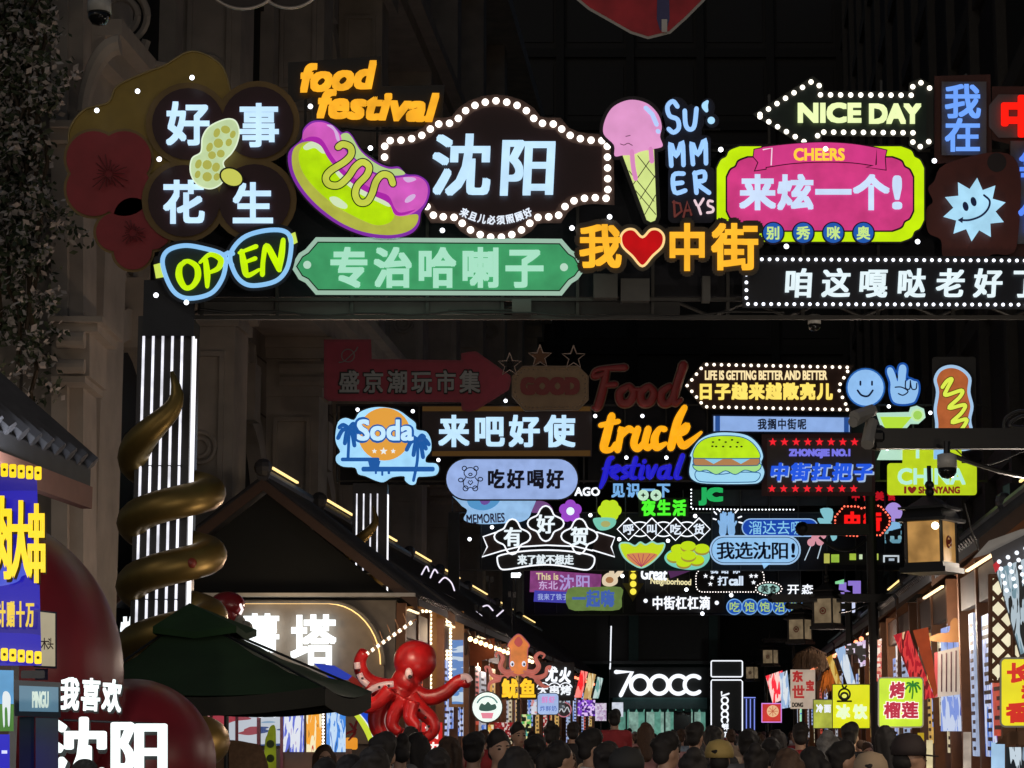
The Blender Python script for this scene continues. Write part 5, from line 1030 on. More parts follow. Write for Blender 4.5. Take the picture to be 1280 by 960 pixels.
# ================================================================== STALL HOUSES
TILE = M((0.05, 0.05, 0.055), 0.55, 0, 0.4, 8); WOOD = M((0.17, 0.07, 0.03), 0.55, 0, 0.35, 7); DWOOD = M((0.06, 0.03, 0.018), 0.6, 0, 0.3, 7); TUBE = E('#ffd98a', 1.5); WARM = E('#ffdfae', 2.0)
STALLG = {-1: 'tiled stall houses along the left', 1: 'tiled stall houses along the right'}
def lamp(loc, e, col, r=0.15, name='stall_and_fill_lamp'):  # serves lamps inside the stalls and added fill lights alike
    l = bpy.data.lights.new(name, 'POINT'); l.energy = e; l.color = col; l.shadow_soft_size = r
    o = bpy.data.objects.new(name, l); COL.objects.link(o); o.location = loc; return o
def stall(side, d0, d1, ae, ze, ar, zr, ab, label, wallm, boards, lampcol, watts, led=True, name='stall_house'):
    r = empty(name, W(side * (ae + ab) / 2, (d0 + d1) / 2, 0), label, 'stall', STALLG[side]); sd = side; ov = 0.35
    def slab(m, a0, z0, a1, z1, t, x0, x1):
        m.hexa([W(sd * a0, x0, z0 - t), W(sd * a1, x0, z1 - t), W(sd * a1, x1, z1 - t), W(sd * a0, x1, z0 - t), W(sd * a0, x0, z0), W(sd * a1, x0, z1), W(sd * a1, x1, z1), W(sd * a0, x1, z0)])
    m = MB(); slab(m, ae, ze, ar, zr, 0.12, d0 - ov, d1 + ov); slab(m, ab, ze, ar, zr, 0.12, d0 - ov, d1 + ov)
    n = int((d1 - d0 + 2 * ov) / 0.26)
    for i in range(n + 1):
        x = d0 - ov + 0.05 + (d1 - d0 + 2 * ov - 0.1) * i / n
        m.bar(W(sd * (ae - 0.02), x, ze + 0.02), W(sd * ar, x, zr + 0.03), 0.06, 6); m.bar(W(sd * (ab + 0.02), x, ze + 0.02), W(sd * ar, x, zr + 0.03), 0.06, 6)
    rf = m.build('roof', TILE, r); m = MB(); m.bar(W(sd * ar, d0 - ov - 0.05, zr + 0.08), W(sd * ar, d1 + ov + 0.05, zr + 0.08), 0.12, 8); m.ball(W(sd * ar, d0 - ov - 0.05, zr + 0.2), 0.16, 8, 6); m.build('ridge', TILE, rf)
    m = MB(); slab(m, ae + 0.02, ze + 0.003, ar, zr + 0.003, 0.2, d0 - ov - 0.05, d0 - ov - 0.003); slab(m, ab - 0.02, ze + 0.003, ar, zr + 0.003, 0.2, d0 - ov - 0.05, d0 - ov - 0.003); m.build('bargeboard', DWOOD, r)
    m = MB(); m.add([W(sd * (ae + 0.4), d0, ze), W(sd * (ab - 0.3), d0, ze), W(sd * ar, d0, zr - 0.2), W(sd * (ae + 0.4), d0 + 0.1, ze), W(sd * (ab - 0.3), d0 + 0.1, ze), W(sd * ar, d0 + 0.1, zr - 0.2)], [(0, 1, 2), (5, 4, 3), (0, 2, 5, 3), (1, 4, 5, 2), (0, 3, 4, 1)]); m.build('gable', M((0.004, 0.006, 0.007), 0.8) if sd < 0 else wallm, r)
    MB().sbox(*sorted((sd * (ae + 0.45), sd * (ab - 0.3))), d0 + 0.003, d0 + 0.1, 0, ze - 0.003).build('end_wall', wallm, r)
    MB().sbox(*sorted((sd * (ae + 2.0), sd * (ae + 2.1))), d0 + 0.1, d1, 0, ze).build('back_wall', M((0.14, 0.1, 0.07), 0.7), r)
    MB().sbox(*sorted((sd * (ae + 0.45), sd * (ab - 0.3))), d1 - 0.1, d1, 0, ze - 0.003).build('end_wall', wallm, r)
    for x in (d0 + 0.02, (d0 + d1) / 2, d1 - 0.18): MB().sbox(*sorted((sd * (ae + 0.28), sd * (ae + 0.44))), x, x + 0.16, 0, ze - 0.05).build('post', WOOD, r)
    MB().sbox(*sorted((sd * (ae + 0.3), sd * (ae + 0.85))), d0 + 0.2, d1 - 0.2, 0, 1.05).build('counter', M((0.2, 0.1, 0.05), 0.5), r)
    MB().sbox(*sorted((sd * (ae + 0.31), sd * (ae + 0.41))), d0 + 0.2, d1 - 0.2, ze - 0.62, ze - 0.16).build('fascia', DWOOD, r)
    if led:
        MB().sbox(*sorted((sd * (ar - 0.14), sd * (ar - 0.1))), d0 - 0.2, d0 + (d1 - d0) * 0.62, zr + 0.2, zr + 0.235).build('roof_light', TUBE, r)
        m = MB(); m.sbox(*sorted((sd * (ae + 0.2), sd * (ae + 0.24))), d0, d0 + (d1 - d0) * (0.35 if sd < 0 else 0.6), ze - 0.18, ze - 0.15); m.build('eave_light', WARM, r)
    for i, (f0, f1, z0, z1, mat) in enumerate(boards):
        L = d1 - d0; MB().sbox(*sorted((sd * (ae + 1.85 - 0.02 * i), sd * (ae + 1.98))), d0 + L * f0, d0 + L * f1, z0, z1).build('menu_board', mat, r)
    for i in range(4):
        x0 = d0 + 0.3 + (d1 - d0 - 0.6) * (0.02 + 0.25 * i); x1 = x0 + (d1 - d0) * rnd.uniform(0.1, 0.2); zt_ = ze - rnd.uniform(0.65, 0.95)
        MB().sbox(*sorted((sd * (ae + 0.32 + 0.01 * i), sd * (ae + 0.37 + 0.01 * i))), x0, x1, (zb_ := rnd.uniform(1.3, 2.0)), zt_).build('light_curtain', rnd.choice((B2, BX[0], BX[1], BX[2], BX[3], BX[4], B2)), r); lines = MB(); zz_ = zb_ + 0.08
        while zz_ < zt_ - 0.1: lines.sbox(*sorted((sd * (ae + 0.312 + 0.01 * i), sd * (ae + 0.318 + 0.01 * i))), x0 + 0.06, x0 + 0.06 + (x1 - x0 - 0.12) * rnd.uniform(0.4, 1), zz_, zz_ + 0.05); zz_ += 0.12
        lines.build('menu_lines', M((0.08, 0.03, 0.03)), r)
    m = MB()
    for k in range(5):
        x = d0 + (d1 - d0) * (0.15 + 0.17 * k); m.ball(W(sd * (ae + 0.75), x, ze - 0.75), 0.07, 8, 6); m.bar(W(sd * (ae + 0.75), x, ze - 0.7), W(sd * (ae + 0.75), x, ze - 0.2), 0.008, 5)
    m.build('hanging_bulb', E('#ffe9c4', 4.0), r)
    lamp(W(sd * (ae + 1.1), (d0 + d1) / 2, ze - 0.8), watts, lampcol)
    return r
B1 = LEDP(['#1a1a24', '#e8c060', '#e84a30', '#f4ecd8'], 'cells', 0.9, 5); B2 = LEDP(['#101828', '#4a7ad8', '#e0e8ff', '#9a6ae0'], 'stripes', 0.8, 5); B3 = LEDP(['#200808', '#d02020', '#f0b040', '#fff0d0'], 'cells', 0.85, 6); B4 = LEDP(['#e8ecf8', '#b8c8f0', '#e8a0a0', '#f4f4ff'], 'cells', 0.75, 4); B5 = LEDP(['#0a180c', '#6ac058', '#e8e8a0', '#50b0a0'], 'cells', 0.8, 5)
BX = [E('#e8d8b0', 0.65, 0.2), E('#d8482c', 0.6, 0.2), E('#b8ccf0', 0.6, 0.2), E('#e8b860', 0.6, 0.2), E('#d0d0d8', 0.55, 0.2)]
BS = [[(0.05, 0.45, 1.2, 2.6, B1), (0.5, 0.95, 1.2, 2.7, B4)], [(0.05, 0.5, 1.2, 2.7, B3), (0.55, 0.9, 1.3, 2.5, B2)], [(0.1, 0.9, 1.2, 2.6, B4)], [(0.05, 0.35, 1.2, 2.6, B5), (0.4, 0.9, 1.2, 2.6, B3)]]
WC, CC, RC = (1, 0.72, 0.42), (0.8, 0.9, 1.0), (1, 0.45, 0.3)
LEFT = [(38, 41.4), (43.4, 48), (49, 55), (56.2, 61), (62.4, 68), (69.4, 76.5), (78.5, 86), (87.5, 97)]
LW_ = M((0.21, 0.19, 0.17), 0.7); names_l = ['with a warm lit arch and big white characters on its grey end wall', 'hung with curtains of warm bulbs, behind the red octopus', 'with orange end panels behind the squid cut-out', 'fourth from the near end, dark roof over coloured boards', 'fifth from the near end, under the white neon characters', 'sixth from the near end, with red lit boards', 'seventh from the near end, small and warm lit', 'at the far end of the left row beside the light tube']
for i, (d0, d1) in enumerate(LEFT):
    stall(-1, d0, d1, 5.07, 3.99, 7.77, 6.05, 10.4, 'tiled house ' + names_l[i], LW_ if i == 0 else (M((0.4, 0.1, 0.03)) if i == 2 else DWOOD), BS[(i + 1) % 4], (WC, WC, RC, CC)[i % 4], 45 if i else 20)
RIGHT = [(27, 31.6), (33, 38), (39.5, 45), (46.5, 52), (53.5, 59), (60.5, 67), (69, 77), (79, 88), (90, 100)]
names_r = ['with a cream lattice window at the right edge', 'with brown wooden gable over a bright blue white panel', 'behind the green and red durian sign', 'fourth from the near right, behind the yellow lightbox', 'fifth from the near right, with thatched edge', 'sixth from the near right, warm boards under dark eaves', 'seventh from the near right, red lights below the eave', 'eighth from the near right, small and dim', 'at the far end of the right row beside the pylon']
for i, (d0, d1) in enumerate(RIGHT):
    stall(1, d0, d1, 3.2, 4.07, 5.2, 5.62, 7.3, 'tiled house ' + names_r[i], WOOD, BS[i % 4], (WC, CC, WC, RC)[i % 4], 28 if i < 2 else 40, led=(i in (0, 1, 3, 5)))
# --- details of the nearest left house: lit arch and characters
s = S('arch_panel', 'grey arched wall panel edged with warm light on the near left stall house', 'sign', 370, 830, 37.9)
ar_ = [(200, 930), (200, 752), (410, 752)] + [(412 + 68 * math.sin(R(a)), 830 - 78 * math.cos(R(a))) for a in range(0, 91, 9)] + [(480, 930)]
s.poly('panel', ar_, M((0.26, 0.22, 0.18), 0.75), 0.05, 0.06); s.stroke('rim', [ar_[1:-1]], 2.4, M((0.24, 0.22, 0.2)), 0.13, 0.1, smooth=False)
s.stroke('light_strip', [[(x, y + 2.2) for x, y in ar_[1:3]] + [(410 + 65.5 * math.sin(R(a)), 830 - 75.5 * math.cos(R(a))) for a in range(9, 91, 9)]], 0.7, E('#ffcf80', 1.7), 0.1, 0.01, smooth=False)
s = S('tower_sign', 'two blocky glowing white characters on the lit arch panel', 'sign', 362, 798, 37.8)
s.text('character', '薯塔', (0, 0, 1, 1), E('#f2fbff', 1.4), 0.14, 1.9, t=0.1, slots=[(303, 766, 350, 816), (363, 767, 420, 832)], split=True)
s.text('character', '炸', (150, 770, 176, 806), E('#f2fbff', 1.3), 0.14, 1.6, t=0.1)
MB().pbox(200, 741, 519, 745.5, 37.5, 0.3).build('eave_trim', M((0.5, 0.5, 0.5), 0.5), bpy.data.objects['stall_house'])
s = S('swoosh_panel', 'deep blue swoosh panel with red tip on the lower grey wall', 'panel', 415, 840, 37.5); s.poly('blue_face', [(392, 829), (418, 832), (440, 845), (436, 850), (412, 848)], E('#1a3cc0', 0.6), 0.05, 0.05); s.poly('red_tip', [(440, 845), (458, 855), (448, 862), (435, 850)], M((0.4, 0.02, 0.02)), 0.06, 0.05)
s = S('crescent_sign', 'big blue crescent with lime edge between umbrella and octopus', 'sign', 445, 885, 32)
s.poly('blue_face', sm([(388, 855), (415, 860), (445, 860), (462, 868), (474, 890), (480, 930), (468, 930), (458, 905), (440, 886), (415, 872)], 4), E('#1548d0', 0.8, 0.06), 0.05, 0.1); s.poly('lime_edge', sm([(416, 874), (425, 873), (446, 888), (460, 906), (467, 928), (463, 932), (455, 914), (440, 892)], 4), E('#cfe03a', 0.85), 0.08, 0.1); s.stroke('white_line', [[(402, 864), (425, 874), (446, 889), (461, 908), (469, 930)]], 0.7, E('#eef4ff', 0.9), 0.12, 0.02)
s.poly('stand', [(466, 930), (474, 930), (474, 975), (466, 975)], STEEL, 0.02, 0.06)
# stall under the umbrella
s = S('poster_stall', 'bright stall with posters and light strips behind the green umbrella', 'stall', 355, 930, 30)
for i, (x0, x1, mt) in enumerate(((252, 264, B4), (266, 296, LEDP(['#8fb4d8', '#dfe8f4', '#c04050', '#5a8ac0'], 'waves', 0.6, 3)), (298, 322, LEDP(['#7aa4d0', '#e4ecf8', '#b04a58', '#4a78b8'], 'waves', 0.6, 3)), (326, 352, LEDP(['#8fb4d8', '#dfe8f4', '#2a4a90', '#b4c8e0'], 'waves', 0.6, 3)), (354, 380, LEDP(['#141420', '#5a6ae0', '#f0f4ff', '#a04ac0'], 'stripes', 0.8, 9)), (383, 402, LEDP(['#281204', '#ffa820', '#fff0c0', '#d03818'], 'stripes', 0.9, 9)), (408, 432, LEDP(['#06101c', '#3a8ae8', '#c8e4ff', '#2a60c8'], 'stripes', 0.9, 9)))):
    s.poly('poster', [(x0, 889), (x1, 889), (x1, 932 if i < 4 else 940), (x0, 932 if i < 4 else 940)], mt, 0.05, 0.05)
for x in (264, 296, 323, 352): s.poly('post', [(x - 2, 886), (x + 2, 886), (x + 2, 975), (x - 2, 975)], M((0.12, 0.02, 0.03)), 0.1, 0.1)
s.bulbs([(404, 892 + 4.2 * i) for i in range(19)], 1.6, E('#fff6ee', 2.5), 0.14); s.polys('lamp', [ell(326, 893, 11, 4, 16), ell(343, 893, 8, 3.5, 16)], E('#f4f8ff', 2.5), 0.15, 0.06)
s.poly('counter', [(252, 936), (440, 936), (440, 975), (252, 975)], M((0.1, 0.05, 0.03)), 0.0, 0.5); s.poly('roof_board', [(244, 876), (452, 876), (452, 887), (244, 887)], DWOOD, 0.2, 0.9)
lamp(P(340, 905, 29), 12, CC); lamp(P(350, 770, 36.6), 20, WC); lamp(P(450, 800, 36.6), 12, WC)  # warm pair is added fill to brighten the arch wall
s = S('thatch_bar', 'thatched brown tiki bar hood below the posters', 'hood', 290, 940, 27); s.poly('thatch', sm([(266, 975), (270, 930), (285, 925), (310, 928), (328, 936), (332, 975)], 4), M((0.16, 0.09, 0.05), 0.9, 0, 0.5, 18, 0.6), 0, 0.6)
s = S('bottle_cutout', 'tall yellow green bottle shaped cut-out under the umbrella', 'cut-out', 338, 935, 27.5); s.poly('body', sm([(331, 975), (331, 930), (334, 918), (338, 908), (344, 908), (345, 930), (344, 975)], 4), E('#8c9a20', 0.45, 0.3), 0.0, 0.1); s.polys('spot', [ell(338, 930, 5, 5), ell(338, 948, 5, 5)], M((0.05, 0.09, 0.02)), 0.01, 0.01)
s = S('red_branch_sign', 'small red and orange lantern ornament below the blue crescent', 'ornament', 440, 920, 31)
s.stroke('branch', [[(438, 905), (444, 915), (436, 925)], [(446, 902), (442, 915)], [(430, 918), (445, 912)]], 1.6, M((0.4, 0.03, 0.03)), 0, 0.03); s.poly('orange_lantern', rrect(431, 922, 447, 937, 3), E('#f09a20', 0.8), 0.02, 0.1); s.poly('stem', [(438, 937), (440, 937), (440, 975), (438, 975)], STEEL, 0.0, 0.03)
# --- umbrella
um = empty('market_umbrella', P(300, 912, 20), 'large dark green square market umbrella, unlit', 'umbrella')
c = P(292, 888, 20); zt = P(300, 762, 20).z; zr_ = P(300, 861, 20).z; hs = 1.5; rim = []
for i in range(4):
    an = R(38 + 90 * i); rim.append(Vector((c.x + hs * math.cos(an), c.y + hs * math.sin(an), zr_)))
ap = Vector((c.x - 0.42, c.y, zt)); m = MB(); N = 8
for i in range(4):
    a, b = rim[i], rim[(i + 1) % 4]; g = []
    for u in range(N + 1):
        row = []
        for v in range(N + 1):
            e = a.lerp(b, v / N); p = ap.lerp(e, u / N); sag = 0.07 * math.sin(math.pi * u / N) + 0.09 * math.sin(math.pi * v / N) * (u / N) ** 2; row.append(p - Vector((0, 0, sag)) + Vector((0, 0, 0.012 * math.sin(7 * v + 3 * u))))
        g.append(row)
    base = len(m.v); m.v += [p for r_ in g for p in r_]
    for u in range(N):
        for v in range(N): q_ = base + u * (N + 1) + v; m.f.append((q_, q_ + 1, q_ + N + 2, q_ + N + 1))
m.build('canopy', M((0.016, 0.04, 0.014), 0.9, 0, 0.5, 2.5, 0.3), um, True)
m = MB()
for i in range(4):
    a, b = ap.lerp(rim[i], 0.36) + Vector((0, 0, 0.09)), ap.lerp(rim[(i + 1) % 4], 0.36) + Vector((0, 0, 0.09)); mid_ = (a + b) / 2 - Vector((0, 0, 0.05)); t_ = ap + Vector((0, 0, 0.06)); m.add([t_, a, mid_, b], [(0, 1, 2), (0, 2, 3)]); m.add([a, mid_, b, b - Vector((0, 0, 0.06)), mid_ - Vector((0, 0, 0.06)), a - Vector((0, 0, 0.06))], [(0, 1, 4, 5), (1, 2, 3, 4)])
m.build('vent_cap', M((0.014, 0.045, 0.012), 0.95, 0, 0.5, 2.5, 0.3), um)
m = MB()
for i in range(4):
    a, b = rim[i], rim[(i + 1) % 4]
    for v in range(N):
        f0, f1 = v / N, (v + 1) / N; p0 = a.lerp(b, f0) - Vector((0, 0, 0.09 * math.sin(math.pi * f0))); p1 = a.lerp(b, f1) - Vector((0, 0, 0.09 * math.sin(math.pi * f1)))
        m.add([p0 - Vector((0, 0, 0.002)), p1 - Vector((0, 0, 0.002)), p1 - Vector((0, 0, 0.16)), p0 - Vector((0, 0, 0.16))], [(0, 1, 2, 3)])
m.build('valance', M((0.03, 0.028, 0.02), 0.85), um)
m = MB(); m.bar((ap.x, ap.y, 0), ap, 0.03); m.build('pole', STEEL, um); m = MB()
for q_ in rim: m.bar(ap - Vector((0, 0, 0.05)), q_ - Vector((0, 0, 0.02)), 0.012, 6)
m.build('ribs', STEEL, um); m = MB(); m.lathe((ap.x, ap.y, 0), [(0.35, 0), (0.35, 0.08), (0.05, 0.12)]); m.build('foot', STEEL, um)
# --- small round red lamp ornament above umbrella
s = S('red_mascot_balloon', 'dark red glossy rounded balloon peeking over the umbrella top', 'balloon', 283, 765, 27)
m = MB(); m.ball(P(284, 756, 27), 0.22, 16, 12, (1, 0.8, 0.75)); m.ball(P(278, 768, 27), 0.19, 16, 12); m.build('body', M((0.22, 0.015, 0.018), 0.25, 0, 0.1), s.root, True)
m = MB(); m.bar(P(283, 780, 27), P(283, 975, 27), 0.03); m.build('pole', STEEL, s.root); m = MB(); m.tube([P(300, 755, 26.9), P(303, 762, 26.9), P(300, 768, 26.9)], 0.018, 6); m.build('light_edge', E('#fff0f0', 1.2), s.root)
m = MB(); [m.ball(P(x, y, 27), 0.09, 8, 6) for x, y in ((292, 782), (300, 790), (307, 785), (298, 778))]; m.build('base_stones', M((0.2, 0.2, 0.17), 0.8), s.root)
# ================================================================== VOXEL BODIES
def voxel(name, mb, vox, mat, parent, it=6, keep=False):
    o = mk(name, mb.v, mb.f, mat, parent)
    md = o.modifiers.new('r', 'REMESH'); md.mode = 'VOXEL'; md.voxel_size = vox; md.use_smooth_shade = True
    m2 = o.modifiers.new('s', 'SMOOTH'); m2.factor = 0.5; m2.iterations = it
    me = bpy.data.meshes.new_from_object(o.evaluated_get(bpy.context.evaluated_depsgraph_get()))
    o.modifiers.clear(); o.data = me; me.materials.clear(); me.materials.append(mat); me.polygons.foreach_set('use_smooth', [True] * len(me.polygons))
    return o
# red dome with the town slogan
dm = empty('apple_sculpture', P(60, 912, 15), 'giant glossy dark red double-lobed apple sculpture at the lower left', 'sculpture')
k15 = 15 / FPX; m = MB(); c1 = P(-60, 845, 15.6); c2 = P(163, 956, 16.5)
m.ball(c1, 219 * k15, 36, 24); m.ball(c2, 108 * k15 * 16.5 / 15.3, 32, 20); m.ball(Vector((c1.x + 0.2, c1.y, 0.9)), 0.9, 24, 16)
voxel('body', m, 0.045, M((0.2, 0.014, 0.02), 0.38, 0, 0.25, 2), dm, 8)
m = MB(); m.lathe((c1.x + 0.2, c1.y, 0), [(1.2, 0), (1.2, 0.12), (1.0, 0.16), (0.6, 0.5)]); m.build('plinth', M((0.1, 0.1, 0.1)), dm)
s = S('slogan_sign', 'white glowing characters mounted on the dark red apple sculpture', 'sign', 130, 900, 14.15)
wl = E('#f0fbfa', 1.25)
s.text('character_edge', '我喜欢', (76, 848, 154, 892), M((0.02, 0.02, 0.02)), 0.0, 2.4, t=0.06, rot=3); s.text('small_character', '我喜欢', (75, 847, 152, 889), wl, 0.05, 1.1, t=0.05, rot=3, split=True)
s.text('character_edge', '沈阳', (0, 0, 1, 1), M((0.02, 0.02, 0.02)), 0.0, 3.2, t=0.06, slots=[(62, 898, 136, 990), (138, 900, 214, 990)]); s.text('character', '沈阳', (0, 0, 1, 1), wl, 0.05, 1.9, hb=3.4, t=0.05, slots=[(58, 895, 134, 985), (136, 898, 212, 985)], split=True)
s.stroke('mount_bar', [[(80, 900), (200, 905)]], 1.5, STEEL, -0.05, 0.05, smooth=False)
# left LED screen with skewers advert, cream sign, kiosk
s = S('led_screen', 'blue upright LED screen with big yellow characters at the left edge', 'screen', 10, 700, 11)
s.poly('face', [(-70, 575), (46, 590), (52, 832), (-70, 832)], LEDP(['#0c0a60', '#14109a', '#1c18c0', '#5a6af0', '#1410a0'], 'waves', 0.75, 2.2), 0.05, 0.12)
yw = E('#ffd814', 1.05)
s.text('character_edge', '肉大串', (0, 0, 1, 1), M((0.01, 0.01, 0.05)), 0.1, 1.5, t=0.03, slots=[(-8, 621, 18, 728), (16, 626, 42, 726), (37, 630, 60, 731)]); s.text('character', '肉大串', (0, 0, 1, 1), yw, 0.15, 0.8, hb=2.2, t=0.03, slots=[(-11, 618, 15, 724), (13, 624, 39, 723), (34, 628, 57, 729)], split=True)
s.text('small_character', '计赠十万', (-4, 751, 43, 784), E('#e8c83a', 0.9), 0.1, 0.8, t=0.02)
def bl(part, y0, y1, n):
    s.polys(part, [rrect(-62 + 10.5 * i, y0 + (i - 10) * 1.0 + 6, -53 + 10.5 * i, y1 + (i - 10) * 1.0 + 6, 2, 2) for i in range(n)], yw, 0.1, 0.04)
bl('yellow_tile', 577, 594, 11); bl('yellow_tile', 808, 824, 11)
s.polys('yellow_tile_dot', [ell(-57.5 + 10.5 * i, 591 + (i - 10), 2, None, 8) for i in range(11)] + [ell(-57.5 + 10.5 * i, 822 + (i - 10), 2, None, 8) for i in range(11)], M((0.1, 0.05, 0)), 0.106, 0.005)
s.poly('post', [(-40, 832), (-20, 832), (-20, 1010), (-40, 1010)], STEEL, 0, 0.1)
s = S('cream_sign', 'cream hanging lightbox with small dark characters beside the blue screen', 'sign', 57, 800, 12); s.poly('case', [(42, 762), (71, 765), (71, 836), (42, 834)], STEEL, 0.0, 0.2); s.poly('face', [(44, 764), (69, 767), (69, 833), (44, 832)], E('#c8bc98', 0.6, 0.1), 0.01, 0.02)
s.text('character', '木头', (0, 0, 1, 1), M((0.06, 0.03, 0.02)), 0.02, 0.2, t=0.004, slots=[(51, 797, 60, 812), (59, 797, 67, 812)]); s.poly('red_stripe', [(46, 790), (50, 790), (50, 815), (46, 815)], M((0.25, 0.03, 0.02)), 0.02, 0.004); s.poly('bracket', [(44, 836), (60, 836), (60, 850), (44, 850)], STEEL, -0.03, 0.06)
s = S('kiosk_column', 'grey metal kiosk column with small teal lightbox reading PINGU', 'kiosk', 48, 920, 10)
s.poly('box', [(18, 850), (76, 853), (76, 897), (18, 895)], M((0.05, 0.055, 0.06), 0.4, 0.5), 0.0, 0.3); s.poly('face', [(24, 857), (73, 859), (73, 890), (24, 889)], E('#6d97b0', 0.5, 0.08), 0.01, 0.03); s.text('lettering', 'PINGU', (40, 864, 61, 885), E('#cfe0d4', 0.85), 0.02, 0.6, t=0.006)
s.poly('post', [(24, 896), (43, 896), (43, 1080), (24, 1080)], M((0.07, 0.075, 0.08), 0.35, 0.7), -0.05, 0.2); s.poly('post', [(44.5, 897), (73, 897), (73, 1080), (44.5, 1080)], M((0.2, 0.21, 0.22), 0.35, 0.7), -0.02, 0.25); s.polys('camera_bracket', [rrect(26, 838, 56, 848, 2), ell(38, 843, 4), ell(52, 845, 3)], STEEL, -0.02, 0.08)
s = S('photo_panel', 'lit picture panel of green field and blue sky at the left edge', 'panel', 5, 870, 9.5); s.poly('sky_picture', [(-60, 836), (17, 838), (17, 880), (-60, 880)], E('#5aa4dc', 0.7, 0.25), 0.0, 0.06); s.poly('field_picture', [(-60, 880.5), (17, 880.5), (17, 914), (-60, 914)], E('#4a8a34', 0.55, 0.3), 0.0, 0.06); s.polys('white_figure', [sm([(3, 870), (8, 864), (13, 870), (13, 884), (12, 906), (10, 906), (9, 886), (6, 886), (6, 906), (4, 906)], 3)], E('#dfeaf0', 0.8), 0.01, 0.02)
s.poly('blue_panel', [(-60, 918), (12, 918), (12, 1080), (-60, 1080)], E('#1c1cc8', 0.7, 0.1), 0.0, 0.06); s.poly('label_plate', [(2, 938), (9, 938), (9, 942), (2, 942)], E('#d0d8ff', 0.9), 0.01, 0.01)
# tiled roof at the left edge
r = empty('tiled_roof_pavilion', W(-5.5, 11, 0), 'dark tiled pavilion roof edge cutting in at the left edge above the blue screen', 'pavilion'); m = MB()
m.hexa([W(-4.0, 6, 3.32), W(-4.0, 14, 3.32), W(-6.2, 14, 5.22), W(-6.2, 6, 5.22), W(-4.0, 6, 3.44), W(-4.0, 14, 3.44), W(-6.2, 14, 5.34), W(-6.2, 6, 5.34)])
for i in range(34): x = 6.1 + 7.85 * i / 33; m.bar(W(-3.97, x, 3.46), W(-6.2, x, 5.38), 0.055, 6)
m.build('roof', TILE, r); MB().sbox(-4.06, -3.99, 6, 14.02, 3.18, 3.32).build('eave_board', M((0.3, 0.14, 0.1), 0.6), r)
for x in (6.3, 13.6): MB().sbox(-4.5, -4.34, x, x + 0.16, 0, 3.5).build('post', DWOOD, r)
MB().sbox(-7.6, -6.2, 6, 14, 0, 4.9).build('wall', DWOOD, r)
# CCTV cameras
def dome(px, py, d, rpx, label, arm):
    o = empty('dome_camera', P(px, py, d), label, 'camera', 'dome cameras'); k = d / FPX; c = P(px, py, d)
    m = MB(); m.lathe(c, [(rpx * k * 0.7, rpx * k * 1.5), (rpx * k, rpx * k * 1.4), (rpx * k * 1.05, 0)], 20); m.build('housing', M((0.42, 0.42, 0.4), 0.4), o, True)
    m = MB(); m.lathe(c, [(rpx * k * 0.98, -0.002), (rpx * k * 0.95, -rpx * k * 0.5), (rpx * k * 0.6, -rpx * k * 1.0), (0.003, -rpx * k * 1.15)], 20); m.build('dome', M((0.01, 0.01, 0.01), 0.1), o, True)
    m = MB(); m.bar(c + Vector((0, 0, rpx * k * 1.45)), P(arm[0], arm[1], d), 0.03 if d > 17 else 0.025); m.build('arm', STEEL, o)
dome(124, 16, 20, 15, 'grey dome camera hanging at the top left edge', (124, -200)); dome(1184, 585, 19.5, 12, 'dome camera under the dark lamp beam', (1184, 552)); dome(1018, 405, 23.4, 8, 'small dome camera under the long black marquee', (1018, 390)); dome(800, 355, 23.6, 8, 'small dome camera below the red heart sign', (800, 340))
